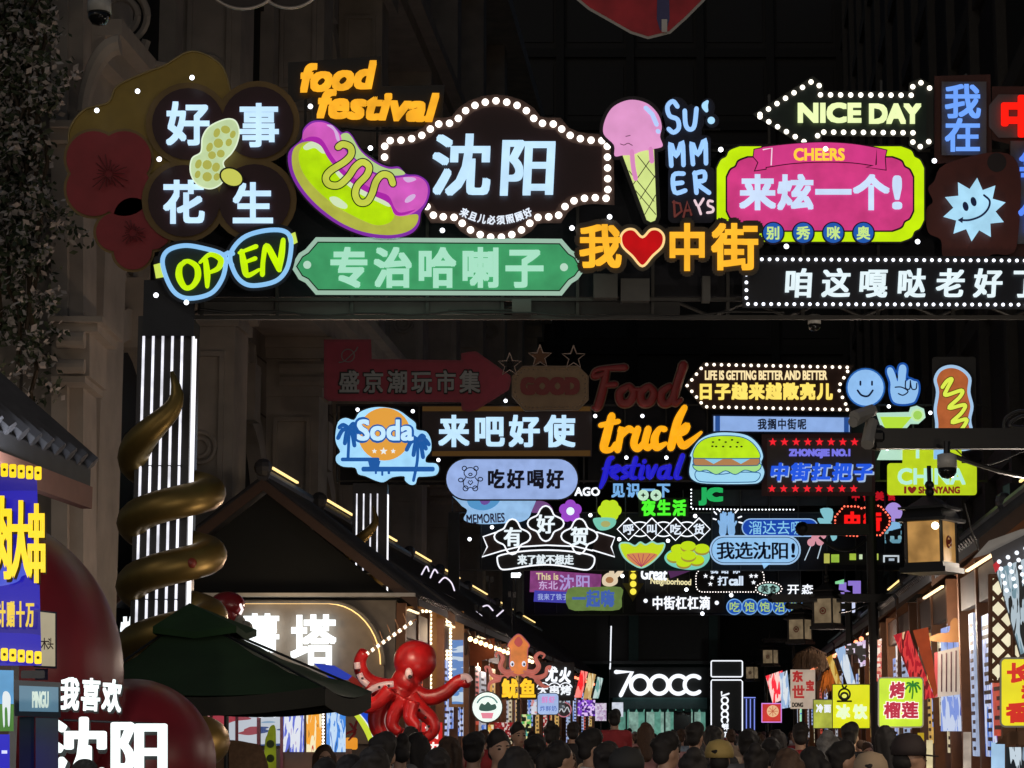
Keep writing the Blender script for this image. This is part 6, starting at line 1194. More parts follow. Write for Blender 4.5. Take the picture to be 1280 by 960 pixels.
# ================================================================== STREET LAMPS on the right
def lantern(cx, ytop, ybot, w, d, label, bright):
    o = empty('street_lantern', P(cx, ybot, d), label, 'lantern', 'hanging lanterns on the right'); k = d / FPX; c = P(cx, (ytop + ybot) / 2, d); H = (ybot - ytop) * k; Wd = w * k; rot = R(-34)
    def rb(m, hw, z0, z1, hw2=None):
        hw2 = hw if hw2 is None else hw2; v = []
        for z, h in ((z0, hw), (z1, hw2)):
            for i in range(4): an = rot + R(45 + 90 * i); v.append(c + Vector((h * 1.414 * math.cos(an), h * 1.414 * math.sin(an), z)))
        return m.hexa(v)
    m = MB(); rb(m, Wd * 0.72, H * 0.5, H * 0.58); rb(m, Wd * 0.62, H * 0.58, H * 0.8, Wd * 0.5); rb(m, Wd * 0.66, H * 0.8, H * 0.86); rb(m, Wd * 0.5, H * 0.86, H * 1.15, Wd * 0.12); m.bar(c + Vector((0, 0, H * 1.1)), c + Vector((0, 0, H * 1.9)), Wd * 0.06)
    for z in (1.25, 1.42): m.ball(c + Vector((0, 0, H * z)), Wd * 0.13, 10, 7)
    m.build('roof', M((0.015, 0.015, 0.016), 0.5, 0.4), o)
    m = MB(); rb(m, Wd * 0.5, -H * 0.5, H * 0.5); m.build('glass', E('#cf9c58' if bright else '#9a8668', 0.6 if bright else 0.42, 0.3), o)
    for i in range(4): an = rot + R(45 + 90 * i); q_ = c + Vector((Wd * 0.72 * math.cos(an), Wd * 0.72 * math.sin(an), 0)); MB().bar(q_ - Vector((0, 0, H * 0.5)), q_ + Vector((0, 0, H * 0.5)), Wd * 0.05, 6).build('corner_bar', M((0.015, 0.015, 0.016), 0.5, 0.4), o)
    m = MB(); rb(m, Wd * 0.56, -H * 0.62, -H * 0.5); rb(m, Wd * 0.66, -H * 0.75, -H * 0.62); m.build('base', M((0.015, 0.015, 0.016), 0.5, 0.4), o)
    m = MB(); u_ = Vector((math.cos(rot), math.sin(rot), 0)); n_ = Vector((math.sin(rot), -math.cos(rot), 0)); u_, n_ = (u_, n_) if not bright else (-n_, u_); cc_ = c + n_ * (Wd * 0.5 + 0.004)
    m.tube([cc_ + (u_ * math.cos(t * math.pi / 8) + Vector((0, 0, 1)) * math.sin(t * math.pi / 8)) * Wd * 0.15 for t in range(17)], Wd * 0.03, 5); m.ball(cc_, Wd * 0.07, 8, 5); m.build('emblem', M((0.25, 0.04, 0.02)), o)
    if bright: m = MB(); m.ball(P(cx + 5, ytop + 4, d - 0.3), 0.035, 8, 6); m.build('bulb', E('#fff0c8', 4), o)
lantern(1164, 653, 704, 46, 20, 'large warm lit lantern hanging under the dark beam on the right', True); lantern(1034, 749, 779, 25, 43, 'lantern with red emblem, second in size, beside the dark pole', False); lantern(1000, 775, 799, 21, 50, 'lantern with red emblem just left of the second lantern', False); lantern(963, 813, 829, 14, 70, 'small distant lantern above the round fan sign', False); lantern(940, 834, 848, 11, 95, 'smallest farthest lantern right of the pylon', False)
def post(label, d, px, w, arms, ytop):
    o = empty('lamp_post', P(px, 912, d), label, 'lamp post', 'dark lamp posts on the right'); c = P(px, ytop, d); k = d / FPX
    m = MB(); m.bar((c.x, d, 0), (c.x, d, c.z), w * k / 2, 12); m.lathe((c.x, d, 0), [(w * k, 0), (w * k, 0.5), (w * k * 0.6, 0.7)]); m.build('pole', M((0.012, 0.012, 0.013), 0.5, 0.3), o)
    for x0, x1, y, h in arms:
        m = MB(); m.pbox(x0, y - h / 2, x1, y + h / 2, d - 0.1, 0.16); m.pbox(x0, y + h / 2 + 0.3, x1, y + h / 2 + 1.4, d - 0.1, 0.1); m.ball(P(x0, y, d), h * k * 0.7, 10, 7); m.build('arm', M((0.012, 0.012, 0.013), 0.4, 0.3), o)
        mid = (x0 + px) / 2; m = MB(); m.tube([P(px + (x0 - px) * 0.75 * t / 12, y + h * 0.8 + h * 1.3 * math.sin(math.pi * t / 12), d) for t in range(13)], h * k * 0.13, 6); m.build('scroll', M((0.012, 0.012, 0.013), 0.4, 0.3), o)
post('near dark lamp post beyond the right edge with the long beam', 20, 1440, 24, [(1096, 1440, 547, 24)], 380)
post('dark lamp post with two cross beams, beside the big lantern', 43, 1087, 13, [(1003, 1087, 661, 13), (965, 1200, 747, 9)], 590); post('farther lamp post carrying the second pair of lanterns', 50, 1060, 9, [(985, 1060, 757, 6)], 740); post('lamp post behind the hanging thatch', 70, 992, 5, [(955, 992, 800, 4)], 790); post('farthest lamp post near the pylon', 95, 957, 4, [(935, 957, 828, 3)], 820)
s = S('bullet_cameras', 'pair of pale bullet cameras at the end of the long dark beam', 'camera', 1082, 530, 20)
m = MB(); m.bar(P(1066, 528, 19.8), P(1084, 518, 20), 0.05); m.bar(P(1068, 521, 19.8), P(1090, 513, 20), 0.06); m.bar(P(1084, 556, 19.8), P(1090, 528, 20), 0.06); m.build('housing', M((0.3, 0.29, 0.27), 0.4), s.root); m = MB(); m.bar(P(1088, 522, 20), P(1100, 545, 20), 0.02); m.build('bracket', STEEL, s.root)
s = S('cable', 'thin dark cables drooping from the lamp beam to the right roof', 'cable', 1240, 570, 20.4); s.stroke('wire', [[(1195, 562), (1215, 578), (1240, 580), (1275, 566), (1300, 556)], [(1206, 630), (1215, 665), (1224, 690)], [(1080, 535), (1086, 550), (1100, 556)]], 0.8, M((0.06, 0.06, 0.06)), 0, 0.006)
s = S('scroll_bracket', 'wrought iron scroll bracket above the lamp beam at the right edge', 'bracket', 1270, 525, 20.2); s.stroke('scroll', [[(1300, 515), (1275, 514), (1258, 522), (1256, 534), (1268, 540), (1300, 540)], [(1300, 520), (1280, 520), (1266, 526), (1266, 533), (1300, 535)]], 2.2, M((0.02, 0.02, 0.02), 0.4), 0, 0.02)
# ================================================================== STALL SIGNS, LEFT ROW
def qs(name, label, px, py, d, pts, mat, cat='sign', z=0.0, t=0.08, rim=None, group=None, foot=False):
    s = S(name, label, cat, px, py, d, group)
    if rim: s.poly('frame', grow(pts, rim[1]), rim[0], z - 0.004, t + 0.01)
    s.poly('face', pts, mat, z, t)
    if foot:
        x = sum(p[0] for p in pts) / len(pts); yb = max(p[1] for p in pts); s.poly('stand', [(x - 1, yb), (x + 1, yb), (x + 1, HORIZON + CAM_H * FPX / d), (x - 1, HORIZON + CAM_H * FPX / d)], STEEL, z - 0.03, 0.05)
    return s
def rc(x0, y0, x1, y1): return [(x0, y0), (x1, y0), (x1, y1), (x0, y1)]
SG = 'small signs on the left stalls'; SR = 'small signs on the right stalls'
CUR = E('#fff0cc', 2.4)
s = qs('light_curtain', 'lattice board of warm bulbs behind the octopus, left half', 525, 800, 43.2, rc(503, 758, 546, 880), E('#7a4e22', 0.5, 0.2), 'light curtain')  # board itself glows: warmth of the bulbs put into its colour
s.polys('blue_wave_panel', [rc(507, 782, 510, 850), rc(514, 780, 532, 852)], LEDP(['#1c1c50', '#6a7ae8', '#e4e8ff', '#8a50d0'], 'stripes', 0.9, 8), 0.02, 0.03)
s.bulbs([(x, 764 + 5 * i) for x in (533, 538) for i in range(20)] + [(508 + 5 * i, y) for i in range(5) for y in (764, 770, 776)], 2.1, CUR, 0.05)
s = qs('light_curtain', 'upright board of warm bulbs and violet waves right of the octopus head', 560, 820, 44.6, rc(545, 764, 580, 884), E('#7a4e22', 0.5, 0.2), 'light curtain')  # warm glow put into this board's base colour as well
s.poly('violet_wave_panel', rc(548, 778, 556, 846), LEDP(['#2a1c60', '#7a6ae8', '#e4e0ff', '#a060d8'], 'stripes', 0.9, 9), 0.02, 0.03); s.poly('blue_wave_panel', rc(565, 800, 579, 880), LEDP(['#16283c', '#5a90d8', '#d8ecff', '#4a6ab0'], 'waves', 0.7, 4), 0.02, 0.03)
s.bulbs([(x, 768 + 4.6 * i) for x in (559, 563) for i in range(23)], 2.0, CUR, 0.05)
qs('orange_signboard', 'orange wall panel under the eave left of the squid', 600, 815, 48.7, [(581, 800), (618, 798), (618, 822), (600, 826), (594, 832), (581, 832)], M((0.5, 0.12, 0.03), 0.6), 'panel')
s = qs('vertical_banner', 'silver upright banner with white brushed characters below the octopus', 517, 930, 37, rc(507, 900, 527, 975), M((0.3, 0.28, 0.27), 0.4)); s.text('character', '老鲜海', (0, 0, 1, 1), E('#f4f6f8', 0.9), 0.02, 0.4, t=0.01, slots=[(509, 902, 525, 918), (509, 922, 525, 938), (509, 942, 525, 958)])
s = qs('vertical_banner', 'red upright lightbox with white characters right of the silver banner', 540, 930, 36, rc(527, 903, 553, 975), E('#d41c1c', 0.75, 0.08)); s.text('character', '西边海', (0, 0, 1, 1), E('#fff4f0', 1), 0.02, 0.5, t=0.01, slots=[(531, 907, 549, 924), (531, 927, 549, 944), (531, 947, 549, 964)])
# octopus
oc = empty('octopus_sculpture', P(510, 912, 31), 'glossy red octopus sculpture raising a skewer beside the stall', 'sculpture'); K = 31 / FPX
def p31(x, y, dy=0): return P(x, y, 31 + dy)
m = MB(); m.ball(p31(519, 826), 27 * K, 20, 14, (1.0, 0.95, 0.95)); m.ball(p31(528, 820), 17 * K, 16, 10); m.ball(p31(508, 852), 19 * K, 18, 12); m.ball(p31(498, 872), 20 * K, 18, 12)
def ten(pts, r0, r1, dys=None):
    q = sm(pts, 5, False); n = len(q); m.tube([p31(x, y, -0.25 * (i / n if dys is None else dys)) for i, (x, y) in enumerate(q)], [(r0 * 1.08 + (r1 * 1.15 - r0 * 1.08) * i / n) * K for i in range(n)], 10)
ten([(500, 862), (478, 858), (462, 852), (452, 840), (450, 826), (456, 814)], 11, 6); ten([(498, 868), (482, 866), (466, 864), (452, 868)], 10, 4); ten([(494, 870), (476, 884), (472, 905), (482, 922), (500, 924), (508, 912)], 14, 6, 1.2); ten([(505, 872), (494, 890), (490, 906), (500, 916)], 11, 5, 2)
ten([(512, 870), (524, 886), (538, 898), (542, 912), (532, 922), (522, 918)], 11, 4.5, 1.5); ten([(514, 864), (535, 872), (556, 866), (572, 852), (582, 850), (582, 858)], 11, 5)
ten([(488, 862), (470, 880), (458, 884), (450, 876), (455, 868), (462, 872)], 9, 4, 2.5); ten([(516, 876), (512, 896), (520, 908), (514, 920), (504, 916)], 9, 4, 2.6)
voxel('body', m, 0.02, M((0.4, 0.01, 0.011), 0.36, 0, 0.9, 5, 0.15), oc, 4)
m = MB()
for pts in ([(449, 842), (453, 850), (460, 856)], [(446, 828), (447, 836)], [(456, 868), (468, 860), (480, 856), (492, 855)], [(488, 888), (484, 900), (488, 912), (496, 920)], [(518, 882), (528, 892), (536, 904), (536, 914)], [(576, 846), (584, 846), (588, 852)]):
    q = sm(pts, 4, False); m.tube([p31(x, y, -0.39) for x, y in q], 3.8 * K, 8)
m.build('sucker_band', E('#f0c8c0', 0.28), oc, True); m = MB()
for x, y in ((449, 838), (453, 848), (462, 865), (474, 859), (486, 857), (487, 893), (485, 903), (490, 913), (524, 888), (532, 897), (536, 908)): m.ball(p31(x, y, -0.52), 1.7 * K, 8, 6)
m.build('sucker', M((0.02, 0.01, 0.01)), oc); m = MB(); m.ball(p31(511, 842, -0.26), 6 * K, 14, 10, (0.8, 0.6, 1.2)); e_ = m.build('eye', M((0.8, 0.6, 0.6), 0.3), oc, True); m = MB(); m.ball(p31(512.5, 846, -0.33), 2.6 * K, 10, 8); m.build('pupil', BLK, e_)
m = MB(); m.bar(P(505, 918, 31.1), Vector((P(505, 918, 31).x, 31.1, 0)), 0.06); m.lathe(Vector((P(505, 918, 31).x, 31.1, 0)), [(0.4, 0), (0.4, 0.08), (0.1, 0.12)]); m.build('stand', STEEL, oc); m = MB(); m.ball(p31(505, 890, 0.4), 0.06, 6, 5); 
s = S('skewer', 'lit skewer of pale cubes held up by the octopus', 'skewer', 487, 798, 30.8)
for i in range(9):
    t = i / 8; x, y = 459 + 54 * t, 817 - 38 * t; s.poly('cube', [(x - 2.6, y - 0.6), (x + 0.6, y - 3.4), (x + 3, y + 0.4), (x - 0.4, y + 3.2)], E('#f4f0d8', 1.3), 0.06, 0.09)
s.stroke('stick', [[(452, 822), (520, 774)]], 1.0, M((0.3, 0.16, 0.08)), 0.0, 0.02, smooth=False); s.stroke('spike', [[(468 + 10 * i, 806 - 7 * i), (464 + 10 * i, 795 - 7 * i)] for i in range(5)], 0.5, M((0.3, 0.16, 0.08)), 0.0, 0.01, smooth=False)
# squid
s = S('squid_sign', 'orange squid cut-out with curling arms over golden characters', 'sign', 648, 835, 46)
q = lambda l: [(540 + p[0] / 4.8, 760 + p[1] / 4.8) + tuple(p[2:]) for p in l]
sq = E('#e8843a', 0.72, 0.15); sp = E('#d8786a', 0.6, 0.15)
arms = [[(490, 380, 3.6), (440, 385, 3.4), (410, 350, 3), (425, 300, 2.6), (405, 268, 2), (385, 275, 1.4), (388, 296, 1)], [(490, 400, 3.6), (420, 420, 3.4), (360, 400, 2.6), (345, 360, 2), (320, 355, 1.4), (325, 380, 1)], [(480, 410, 3), (400, 430, 3), (350, 450, 2.2), (338, 490, 1.2)],
        [(550, 380, 3.6), (610, 385, 3.4), (640, 350, 3), (620, 300, 2.6), (645, 270, 2), (675, 282, 1.4), (665, 300, 1)], [(550, 400, 3.6), (620, 420, 3.4), (680, 400, 2.6), (690, 360, 2), (712, 352, 1.4), (705, 372, 1)], [(560, 410, 3), (630, 440, 3), (670, 470, 2.2), (700, 470, 1.2)]]
s.stroke('arm', [q(a) for a in arms], 3, sp, 0.1, 0.04)
mt = sm(q([(520, 160), (560, 195), (582, 225), (572, 245), (570, 300), (572, 345), (560, 385), (520, 400), (485, 385), (468, 345), (470, 300), (470, 245), (458, 225), (480, 190)]), 4)
s.poly('mantle_edge', grow(mt, 1.2), E('#c05a6a', 0.6), 0.13, 0.08); s.poly('mantle', mt, sq, 0.136, 0.04); s.polys('fin_shade', [sm(q([(520, 170), (545, 205), (520, 235), (492, 205)]), 3)], E('#c84a4a', 0.65), 0.14, 0.01)
for x in (481, 551): e_ = s.poly('eye', ell(*q([(x, 335)])[0], 2.6, 3.6, 12), E('#e8ecff', 0.8), 0.145, 0.01); s.poly('pupil', ell(*q([(x + 2, 338)])[0], 1.3, 1.8, 10), M((0.02, 0.02, 0.1)), 0.15, 0.01, parent=e_)
s.text('character_edge', '鱿鱼', (624, 845, 673, 876), M((0.015, 0.01, 0.005)), 0.17, 3.2, t=0.05); s.text('character', '鱿鱼', (627, 848, 670, 873), E('#ffc81e', 0.98), 0.22, 1.0, t=0.03, split=True)
s.poly('mast', rc(646, 874, 650, 975), STEEL, -0.05, 0.08)
s = qs('round_sign', 'round white lightbox with a potted green plant drawing', 609, 884, 44, ell(609, 884, 18.5, 18.5, 30), E('#eafaf4', 0.92, 0.05), rim=(M((0.05, 0.05, 0.05)), 1.5), foot=True)
s.polys('leaves', [sm([(599, 884), (602, 879), (606, 881), (610, 877), (614, 881), (619, 880), (620, 886), (610, 889), (600, 888)], 3)], E('#3a6a60', 0.5), 0.01, 0.01); s.poly('pot', [(601, 891), (617, 891), (615, 898), (603, 898)], E('#e88aa0', 0.8), 0.01, 0.01); s.stroke('writing_arc', [ell(609, 884, 13.5, None, 12, 0, 205, 335)], 0.9, E('#5a8a88', 0.6), 0.01, 0.004)
s = S('neon_sign', 'crooked white glowing characters right of the squid', 'sign', 697, 846, 55, SG); s.text('character', '尤火', (682, 833, 714, 853), E('#f2f8ff', 1.1), 0.1, 0.8, t=0.04, rot=4); s.text('small_character', '大串烤', (672, 856, 714, 869), E('#f2f8ff', 1.0), 0.1, 0.5, t=0.04); s.stroke('bubble_outline', [ell(x, 862, 8.5, None, 10, 0, 200, 340) for x in (679, 693, 707)], 0.6, NEONW, 0.1, 0.01); s.poly('board', rc(668, 828, 718, 876), BLK, 0.0, 0.06)
s = qs('square_sign', 'rounded pale blue lightbox with lilac characters below the golden ones', 685, 880, 42, rrect(672, 867, 698, 893, 4), E('#a8c0ee', 0.85, 0.08), rim=(M((0.1, 0.1, 0.12)), 1.0), group=SG); s.text('character', '鲜虾', (677, 870, 694, 879), E('#e48ad0', 0.8), 0.01, 0.2, t=0.005); s.text('small_character', '炸鲜奶', (675, 882, 696, 889), E('#5a78c8', 0.7), 0.01, 0.1, t=0.005); s.poly('post', rc(684, 893, 687, 985), STEEL, -0.03, 0.05)
qs('red_banner', 'narrow red upright strip under the pale blue lightbox', 684, 906, 43, rc(679, 894, 688, 925), LEDP(['#a01018', '#c81c24', '#e8d0c8', '#b01018'], 'cells', 0.7, 12), group=SG)
qs('grey_poster', 'grey picture board right of the pale blue lightbox', 702, 878, 56, rc(698, 865, 706, 886), LEDP(['#3a4048', '#8a98a8', '#c8d0d8', '#505860'], 'cells', 0.6, 7), group=SG)
s = qs('ring_sign', 'round dark emblem board with pale ring below the grey picture', 705, 887, 57, ell(705, 887, 10, None, 20), M((0.05, 0.05, 0.06)), group=SG); s.stroke('ring', [ell(705, 887, 9, None, 20) + [(714, 887)]], 0.7, E('#c87888', 0.7), 0.0, 0.02); s.stroke('skyline', [[(698, 891), (702, 886), (705, 890), (709, 884), (712, 890)]], 0.6, E('#d8e0e8', 0.7), 0.0, 0.01)
s = qs('violet_sign', 'small violet lightbox with bright squares left of the pale panel', 733, 885, 63, rc(722, 875, 744, 895), LEDP(['#38186a', '#8a4ad8', '#e8c8ff', '#6a30b0'], 'cells', 0.9, 8), group=SG, foot=True)
qs('pale_panel', 'pale lilac printed panel near the white shop poster', 752, 890, 64, rc(744, 879, 758, 901), LEDP(['#d8c8e8', '#f0e8f8', '#c0a0c8', '#e8d8f0'], 'cells', 0.75, 8), group=SG, foot=True)
for nm, lab, x0, x1, y0, y1, dx, mt_, dd in (('red_light_board', 'slanted red light board below the far left eave', 718, 727, 838, 872, 8, LEDP(['#600810', '#ff2028', '#ff8a80', '#c01018'], 'stripes', 1.0, 5), 60), ('cream_light_board', 'slanted cream light board between red and teal boards', 729, 738, 841, 873, 7, LEDP(['#4a3818', '#f0d8a0', '#c8a060', '#fff0c8'], 'stripes', 0.9, 5), 66), ('teal_light_board', 'slanted pale teal light board at the end of the left row', 741, 748, 846, 873, 6, LEDP(['#10201c', '#7ab8b0', '#d8f0ec', '#406a68'], 'stripes', 0.75, 6), 72)):
    qs(nm, lab, (x0 + x1) / 2, (y0 + y1) / 2, dd, [(x0 + dx, y0), (x1 + dx, y0 + 2), (x1, y1), (x0, y1)], mt_, 'light board', group=SG)
qs('red_price_board', 'wide red board with pale writing under the round plant sign', 634, 912, 47, rc(618, 903, 650, 922), LEDP(['#8a0c14', '#b01420', '#f0d8d0', '#a01018'], 'cells', 0.7, 9), 'board', group=SG, foot=True)
for i, (x0, x1, y0, y1, mt_, dd, nm) in enumerate(((562, 570, 902, 925, B4, 50, 'pale'), (573, 578, 895, 930, B3, 51, 'red'), (583, 592, 893, 925, LEDP(['#401010', '#c83828', '#f0c890', '#8a2018'], 'stripes', 0.7, 8), 52, 'rust'), (602, 608, 906, 930, B2, 47.5, 'blue'), (610, 617, 906, 930, LEDP(['#f0c040', '#f8e8a0', '#e08830', '#fff4d0'], 'cells', 0.8, 8), 47.2, 'yellow'), (652, 664, 893, 925, B5, 53, 'greenish'), (664, 671, 872, 893, B4, 54, 'white'))):
    qs('menu_board', nm + ' glowing menu board hung low on the left stalls', (x0 + x1) / 2, (y0 + y1) / 2, dd, rc(x0, y0, x1, y1), mt_, 'board', group=SG, foot=True)
s = S('flood_lamp', 'small bright square flood lamp left of the pink board', 'lamp', 644, 719, 70); s.poly('face', rc(639, 716, 650, 722), E('#f6fbff', 2.5), 0, 0.1); s.poly('pole', rc(644, 722, 645, 840), STEEL, -0.1, 0.06)
for i, (x, y0, y1, dd) in enumerate(((612, 726, 800, 52), (640, 745, 812, 58), (598, 762, 800, 50))):
    s = S('floodlight_pole', ['tall thin pole with unlit floodlights', 'short pole with twin floodlights over the far roofs', 'stubby floodlight bracket by the roof lights'][i] + ' on the left roofs', 'pole', x, y0, dd); s.poly('pole', rc(x - 0.7, y0, x + 0.7, y1 + 20), STEEL, 0, 0.06); s.polys('floodlight', [rc(x - 5, y0 - 6, x - 1, y0 + 1), rc(x + 1, y0 - 5, x + 5, y0 + 2)], M((0.09, 0.09, 0.09)), 0.02, 0.15)
for i, pts in enumerate(([[(527, 718), (533, 708), (536, 714)], [(538, 722), (543, 712), (547, 716)], [(549, 728), (556, 722), (564, 728), (568, 738)]], [[(595, 765), (602, 770)], [(604, 758), (610, 757), (616, 763)], [(621, 770), (629, 763)]])):
    s = S('neon_squiggle', ['broken white neon squiggle on the near left roof', 'second neon squiggle, shorter, farther along the roofs'][i], 'neon', pts[0][0][0], pts[0][0][1], (44, 52)[i]); s.stroke('tube', pts, 0.9, E('#e8e0f4', 1.1), 0, 0.02); s.stroke('rail', [[(pts[0][0][0], pts[0][0][1] + 10), (pts[-1][-1][0], pts[-1][-1][1] + 10)]], 0.6, STEEL, 0, 0.02, smooth=False)
# ================================================================== STALL SIGNS, RIGHT ROW
s = qs('durian_sign', 'lime upright lightbox with red characters and a palm tree', 1125, 876, 25, rrect(1099, 848, 1153, 908, 3), E('#c4e82a', 0.88, 0.1), rim=(M((0.5, 0.5, 0.5), 0.4), 1.8), foot=True)
s.text('character_edge', '烤榴莲', (0, 0, 1, 1), E('#fbeef0', 0.95), 0.01, 2.0, t=0.006, slots=[(1111, 851, 1132, 874), (1104, 876, 1127, 899), (1126, 876, 1149, 899)]); s.text('character', '烤榴莲', (0, 0, 1, 1), E('#b8103c', 0.8), 0.02, 0.9, t=0.006, slots=[(1112, 852, 1131, 873), (1105, 877, 1126, 898), (1127, 877, 1148, 898)])
gr = E('#1a8a2a', 0.6); s.stroke('palm_trunk', [[(1140, 873), (1141, 866), (1141, 858)]], 0.9, gr, 0.012, 0.004); s.stroke('palm_fronds', [[(1141, 857), (1141 + dx * 0.6, 857 + dy * 0.4 - 2), (1141 + dx, 857 + dy)] for dx, dy in ((-9, 4), (-7, -3), (0, -5), (7, -3), (9, 4), (-4, 8), (5, 8))], 1.2, gr, 0.012, 0.004)
s = qs('yellow_sign', 'yellow lightbox with a black round fruit drawing and pale characters', 1064, 880, 29, rc(1041, 856, 1087, 910), E('#e2e410', 0.9, 0.06), rim=(M((0.06, 0.06, 0.05)), 1.0), foot=True)
s.stroke('fruit_outline', [ell(1055.5, 868, 7, None, 20) + [(1062.5, 868)], [(1055, 861), (1053, 857)], [(1055.5, 861), (1058, 857.5)], [(1047, 876.5), (1064, 876.5)]], 1.1, M((0.01, 0.01, 0.01)), 0.01, 0.004); s.poly('fruit_belly', ell(1055.5, 869.5, 5.5, 4.8, 16), M((0.03, 0.03, 0.03)), 0.008, 0.004); s.poly('fruit_mark', ell(1055.5, 870, 3.2, 2.6, 12), E('#e8ec60', 0.9), 0.014, 0.004)
s.text('character', '冰饮', (1045, 880, 1084, 899), E('#e4f6c8', 0.98), 0.015, 1.2, t=0.006, gap=0.2)
s = qs('noodle_sign', 'small green yellow lightbox with pale characters left of the yellow one', 1029, 890, 31, rc(1017, 875, 1041, 910), E('#b8c04a', 0.75, 0.25), rim=(M((0.2, 0.2, 0.2)), 1.0), foot=True); s.text('character', '冷面', (1020, 880, 1039, 891), E('#eef4ff', 0.95), 0.01, 0.5, t=0.005)
s = qs('paper_sign', 'cream board with big red characters beside the thatched edge', 1003, 862, 40, rc(988, 837, 1019, 886), E('#cdb8a4', 0.62, 0.1)); rr_ = E('#b41414', 0.7)
s.text('character', '东世宝', (0, 0, 1, 1), rr_, 0.01, 0.8, t=0.006, slots=[(990, 838, 1004, 853), (990, 856, 1006, 874), (1007, 850, 1018, 864)]); s.text('lettering', 'DONG', (990, 878, 1004, 884), M((0.05, 0.03, 0.02)), 0.01, 0.3, t=0.004); s.poly('post', rc(1002, 886, 1004, 1010), STEEL, -0.04, 0.06)
s = qs('fan_sign', 'square red and cream lightbox with round fan emblem', 964, 889, 60, rc(953, 880, 976, 902), E('#d83c34', 0.8, 0.1), rim=(E('#d890f0', 0.9), 1.2), foot=True); s.poly('emblem', ell(966, 889, 7.5, None, 20), E('#f0c090', 0.85), 0.01, 0.01); s.stroke('emblem_rays', [[(966, 889), (966 + 6 * math.cos(R(a)), 889 + 6 * math.sin(R(a)))] for a in range(0, 360, 45)], 0.4, E('#d06a4a', 0.7), 0.015, 0.004, smooth=False)
for nm, lab, pts, mt_, dd in (('red_light_board', 'cluster of red lit strips under the far right eave', [(957, 845), (978, 838), (984, 872), (966, 880)], LEDP(['#2a0808', '#ff3040', '#ffd0c8', '#a01828'], 'stripes', 1.0, 6), 62), ('white_light_board', 'slanted blue white light board beside the cream board', [(974, 842), (984, 838), (989, 884), (977, 886)], LEDP(['#101418', '#a8c8f0', '#f0f8ff', '#3a4a60'], 'stripes', 0.8, 6), 58),
        ('white_blue_panel', 'slanted white and blue panel behind the yellow lightbox', [(1044, 812), (1056, 807), (1070, 856), (1060, 858)], LEDP(['#6a7078', '#a8c8f0', '#e8f2fc', '#8aa0b8'], 'stripes', 0.8, 4), 38), ('gold_light_board', 'narrow gold slanted board left of the white and blue panel', [(1033, 822), (1040, 818), (1052, 856), (1046, 858)], LEDP(['#281404', '#c8902a', '#f4d070', '#6a4010'], 'stripes', 0.7, 7), 40),
        ('red_strip_board', 'red glittering slanted strips behind the durian lightbox', [(1117, 794), (1136, 788), (1168, 872), (1148, 876)], LEDP(['#4a0408', '#c01028', '#f04040', '#7a0a14', '#ffd0a0'], 'stripes', 0.75, 7), 29), ('orange_board', 'plain orange slanted board right of the red strips', [(1141, 788), (1160, 784), (1172, 866), (1168, 872)], E('#b8481a', 0.5, 0.15), 29.6),
        ('red_vertical_strip', 'thin red and cream upright lit strip left of the durian lightbox', [(1097, 800), (1102, 798), (1102, 850), (1096, 852)], LEDP(['#f0a080', '#e04030', '#f8e0d0', '#c02820'], 'cells', 0.8, 9), 33), ('pink_lattice_light', 'pale pink lattice light above the yellow lightbox', [(1057, 806), (1082, 800), (1082, 832), (1074, 834), (1072, 818), (1057, 818)], LEDP(['#08060a', '#e8c8f0', '#08060a', '#f4e4ff', '#08060a'], 'cells', 0.8, 8), 36)):
    qs(nm, lab, pts[0][0], pts[0][1], dd, pts, mt_, 'light board', group=SR)
s = qs('lit_wall_panel', 'tall pale blue lit panel in the brown doorway on the right', 1194, 840, 32.6, [(1176, 786), (1212, 774), (1214, 912), (1176, 912)], LEDP(['#7c8ee8', '#9ab0f4', '#c0d4ff', '#8a9cf0'], 'stripes', 0.8, 3), 'panel'); s.stroke('panel_joint', [[(x, 783 - (x - 1176) / 3), (x, 908)] for x in (1184, 1192, 1200, 1207)], 0.4, M((0.25, 0.28, 0.4)), 0.002, 0.004, smooth=False); s.poly('light_edge', [(1210, 774), (1215, 773), (1216, 912), (1212, 912)], E('#cdeaff', 1.0), 0.01, 0.06)
s = qs('price_board', 'cream board of upright dark writing columns on the lit panel', 1183, 842, 32.2, [(1168, 816), (1200, 808), (1200, 868), (1168, 872)], E('#d0c0b0', 0.65, 0.1), 'board'); s.stroke('writing_column', [[(x, 820 - (x - 1170) / 4), (x, 864)] for x in (1177, 1183, 1189, 1195)], 0.9, M((0.12, 0.05, 0.06)), 0.004, 0.003, smooth=False); s.poly('red_edge', [(1168, 816), (1172, 815), (1172, 871), (1168, 872)], E('#d05050', 0.7), 0.004, 0.004)
qs('blue_poster', 'blue and white poster at the foot of the lit panel', 1190, 890, 32.0, rc(1176, 871, 1204, 914), LEDP(['#5a70d8', '#8aa4f0', '#d8e4ff', '#4a5cc0'], 'stripes', 0.8, 7), 'poster')
s = qs('gable_board', 'dark carved wooden ornament on the brown gable', 1192, 790, 32.4, sm([(1160, 800), (1172, 792), (1186, 790), (1188, 778), (1194, 772), (1200, 778), (1204, 790), (1214, 794), (1222, 800), (1190, 803)], 3), M((0.3, 0.14, 0.05), 0.5), 'ornament')
s = S('lattice_window', 'cream lit lattice window with dark wooden diamond bars', 'window', 1262, 785, 26.8)
s.poly('pane', rc(1240, 722, 1320, 850), E('#efe6c4', 0.92, 0.08), 0.0, 0.05); lw = []
for i in range(-4, 6): lw += [[(1240, 740 + 26 * i), (1320, 824 + 26 * i)], [(1240, 808 + 26 * i), (1320, 724 + 26 * i)]]
cl_ = []
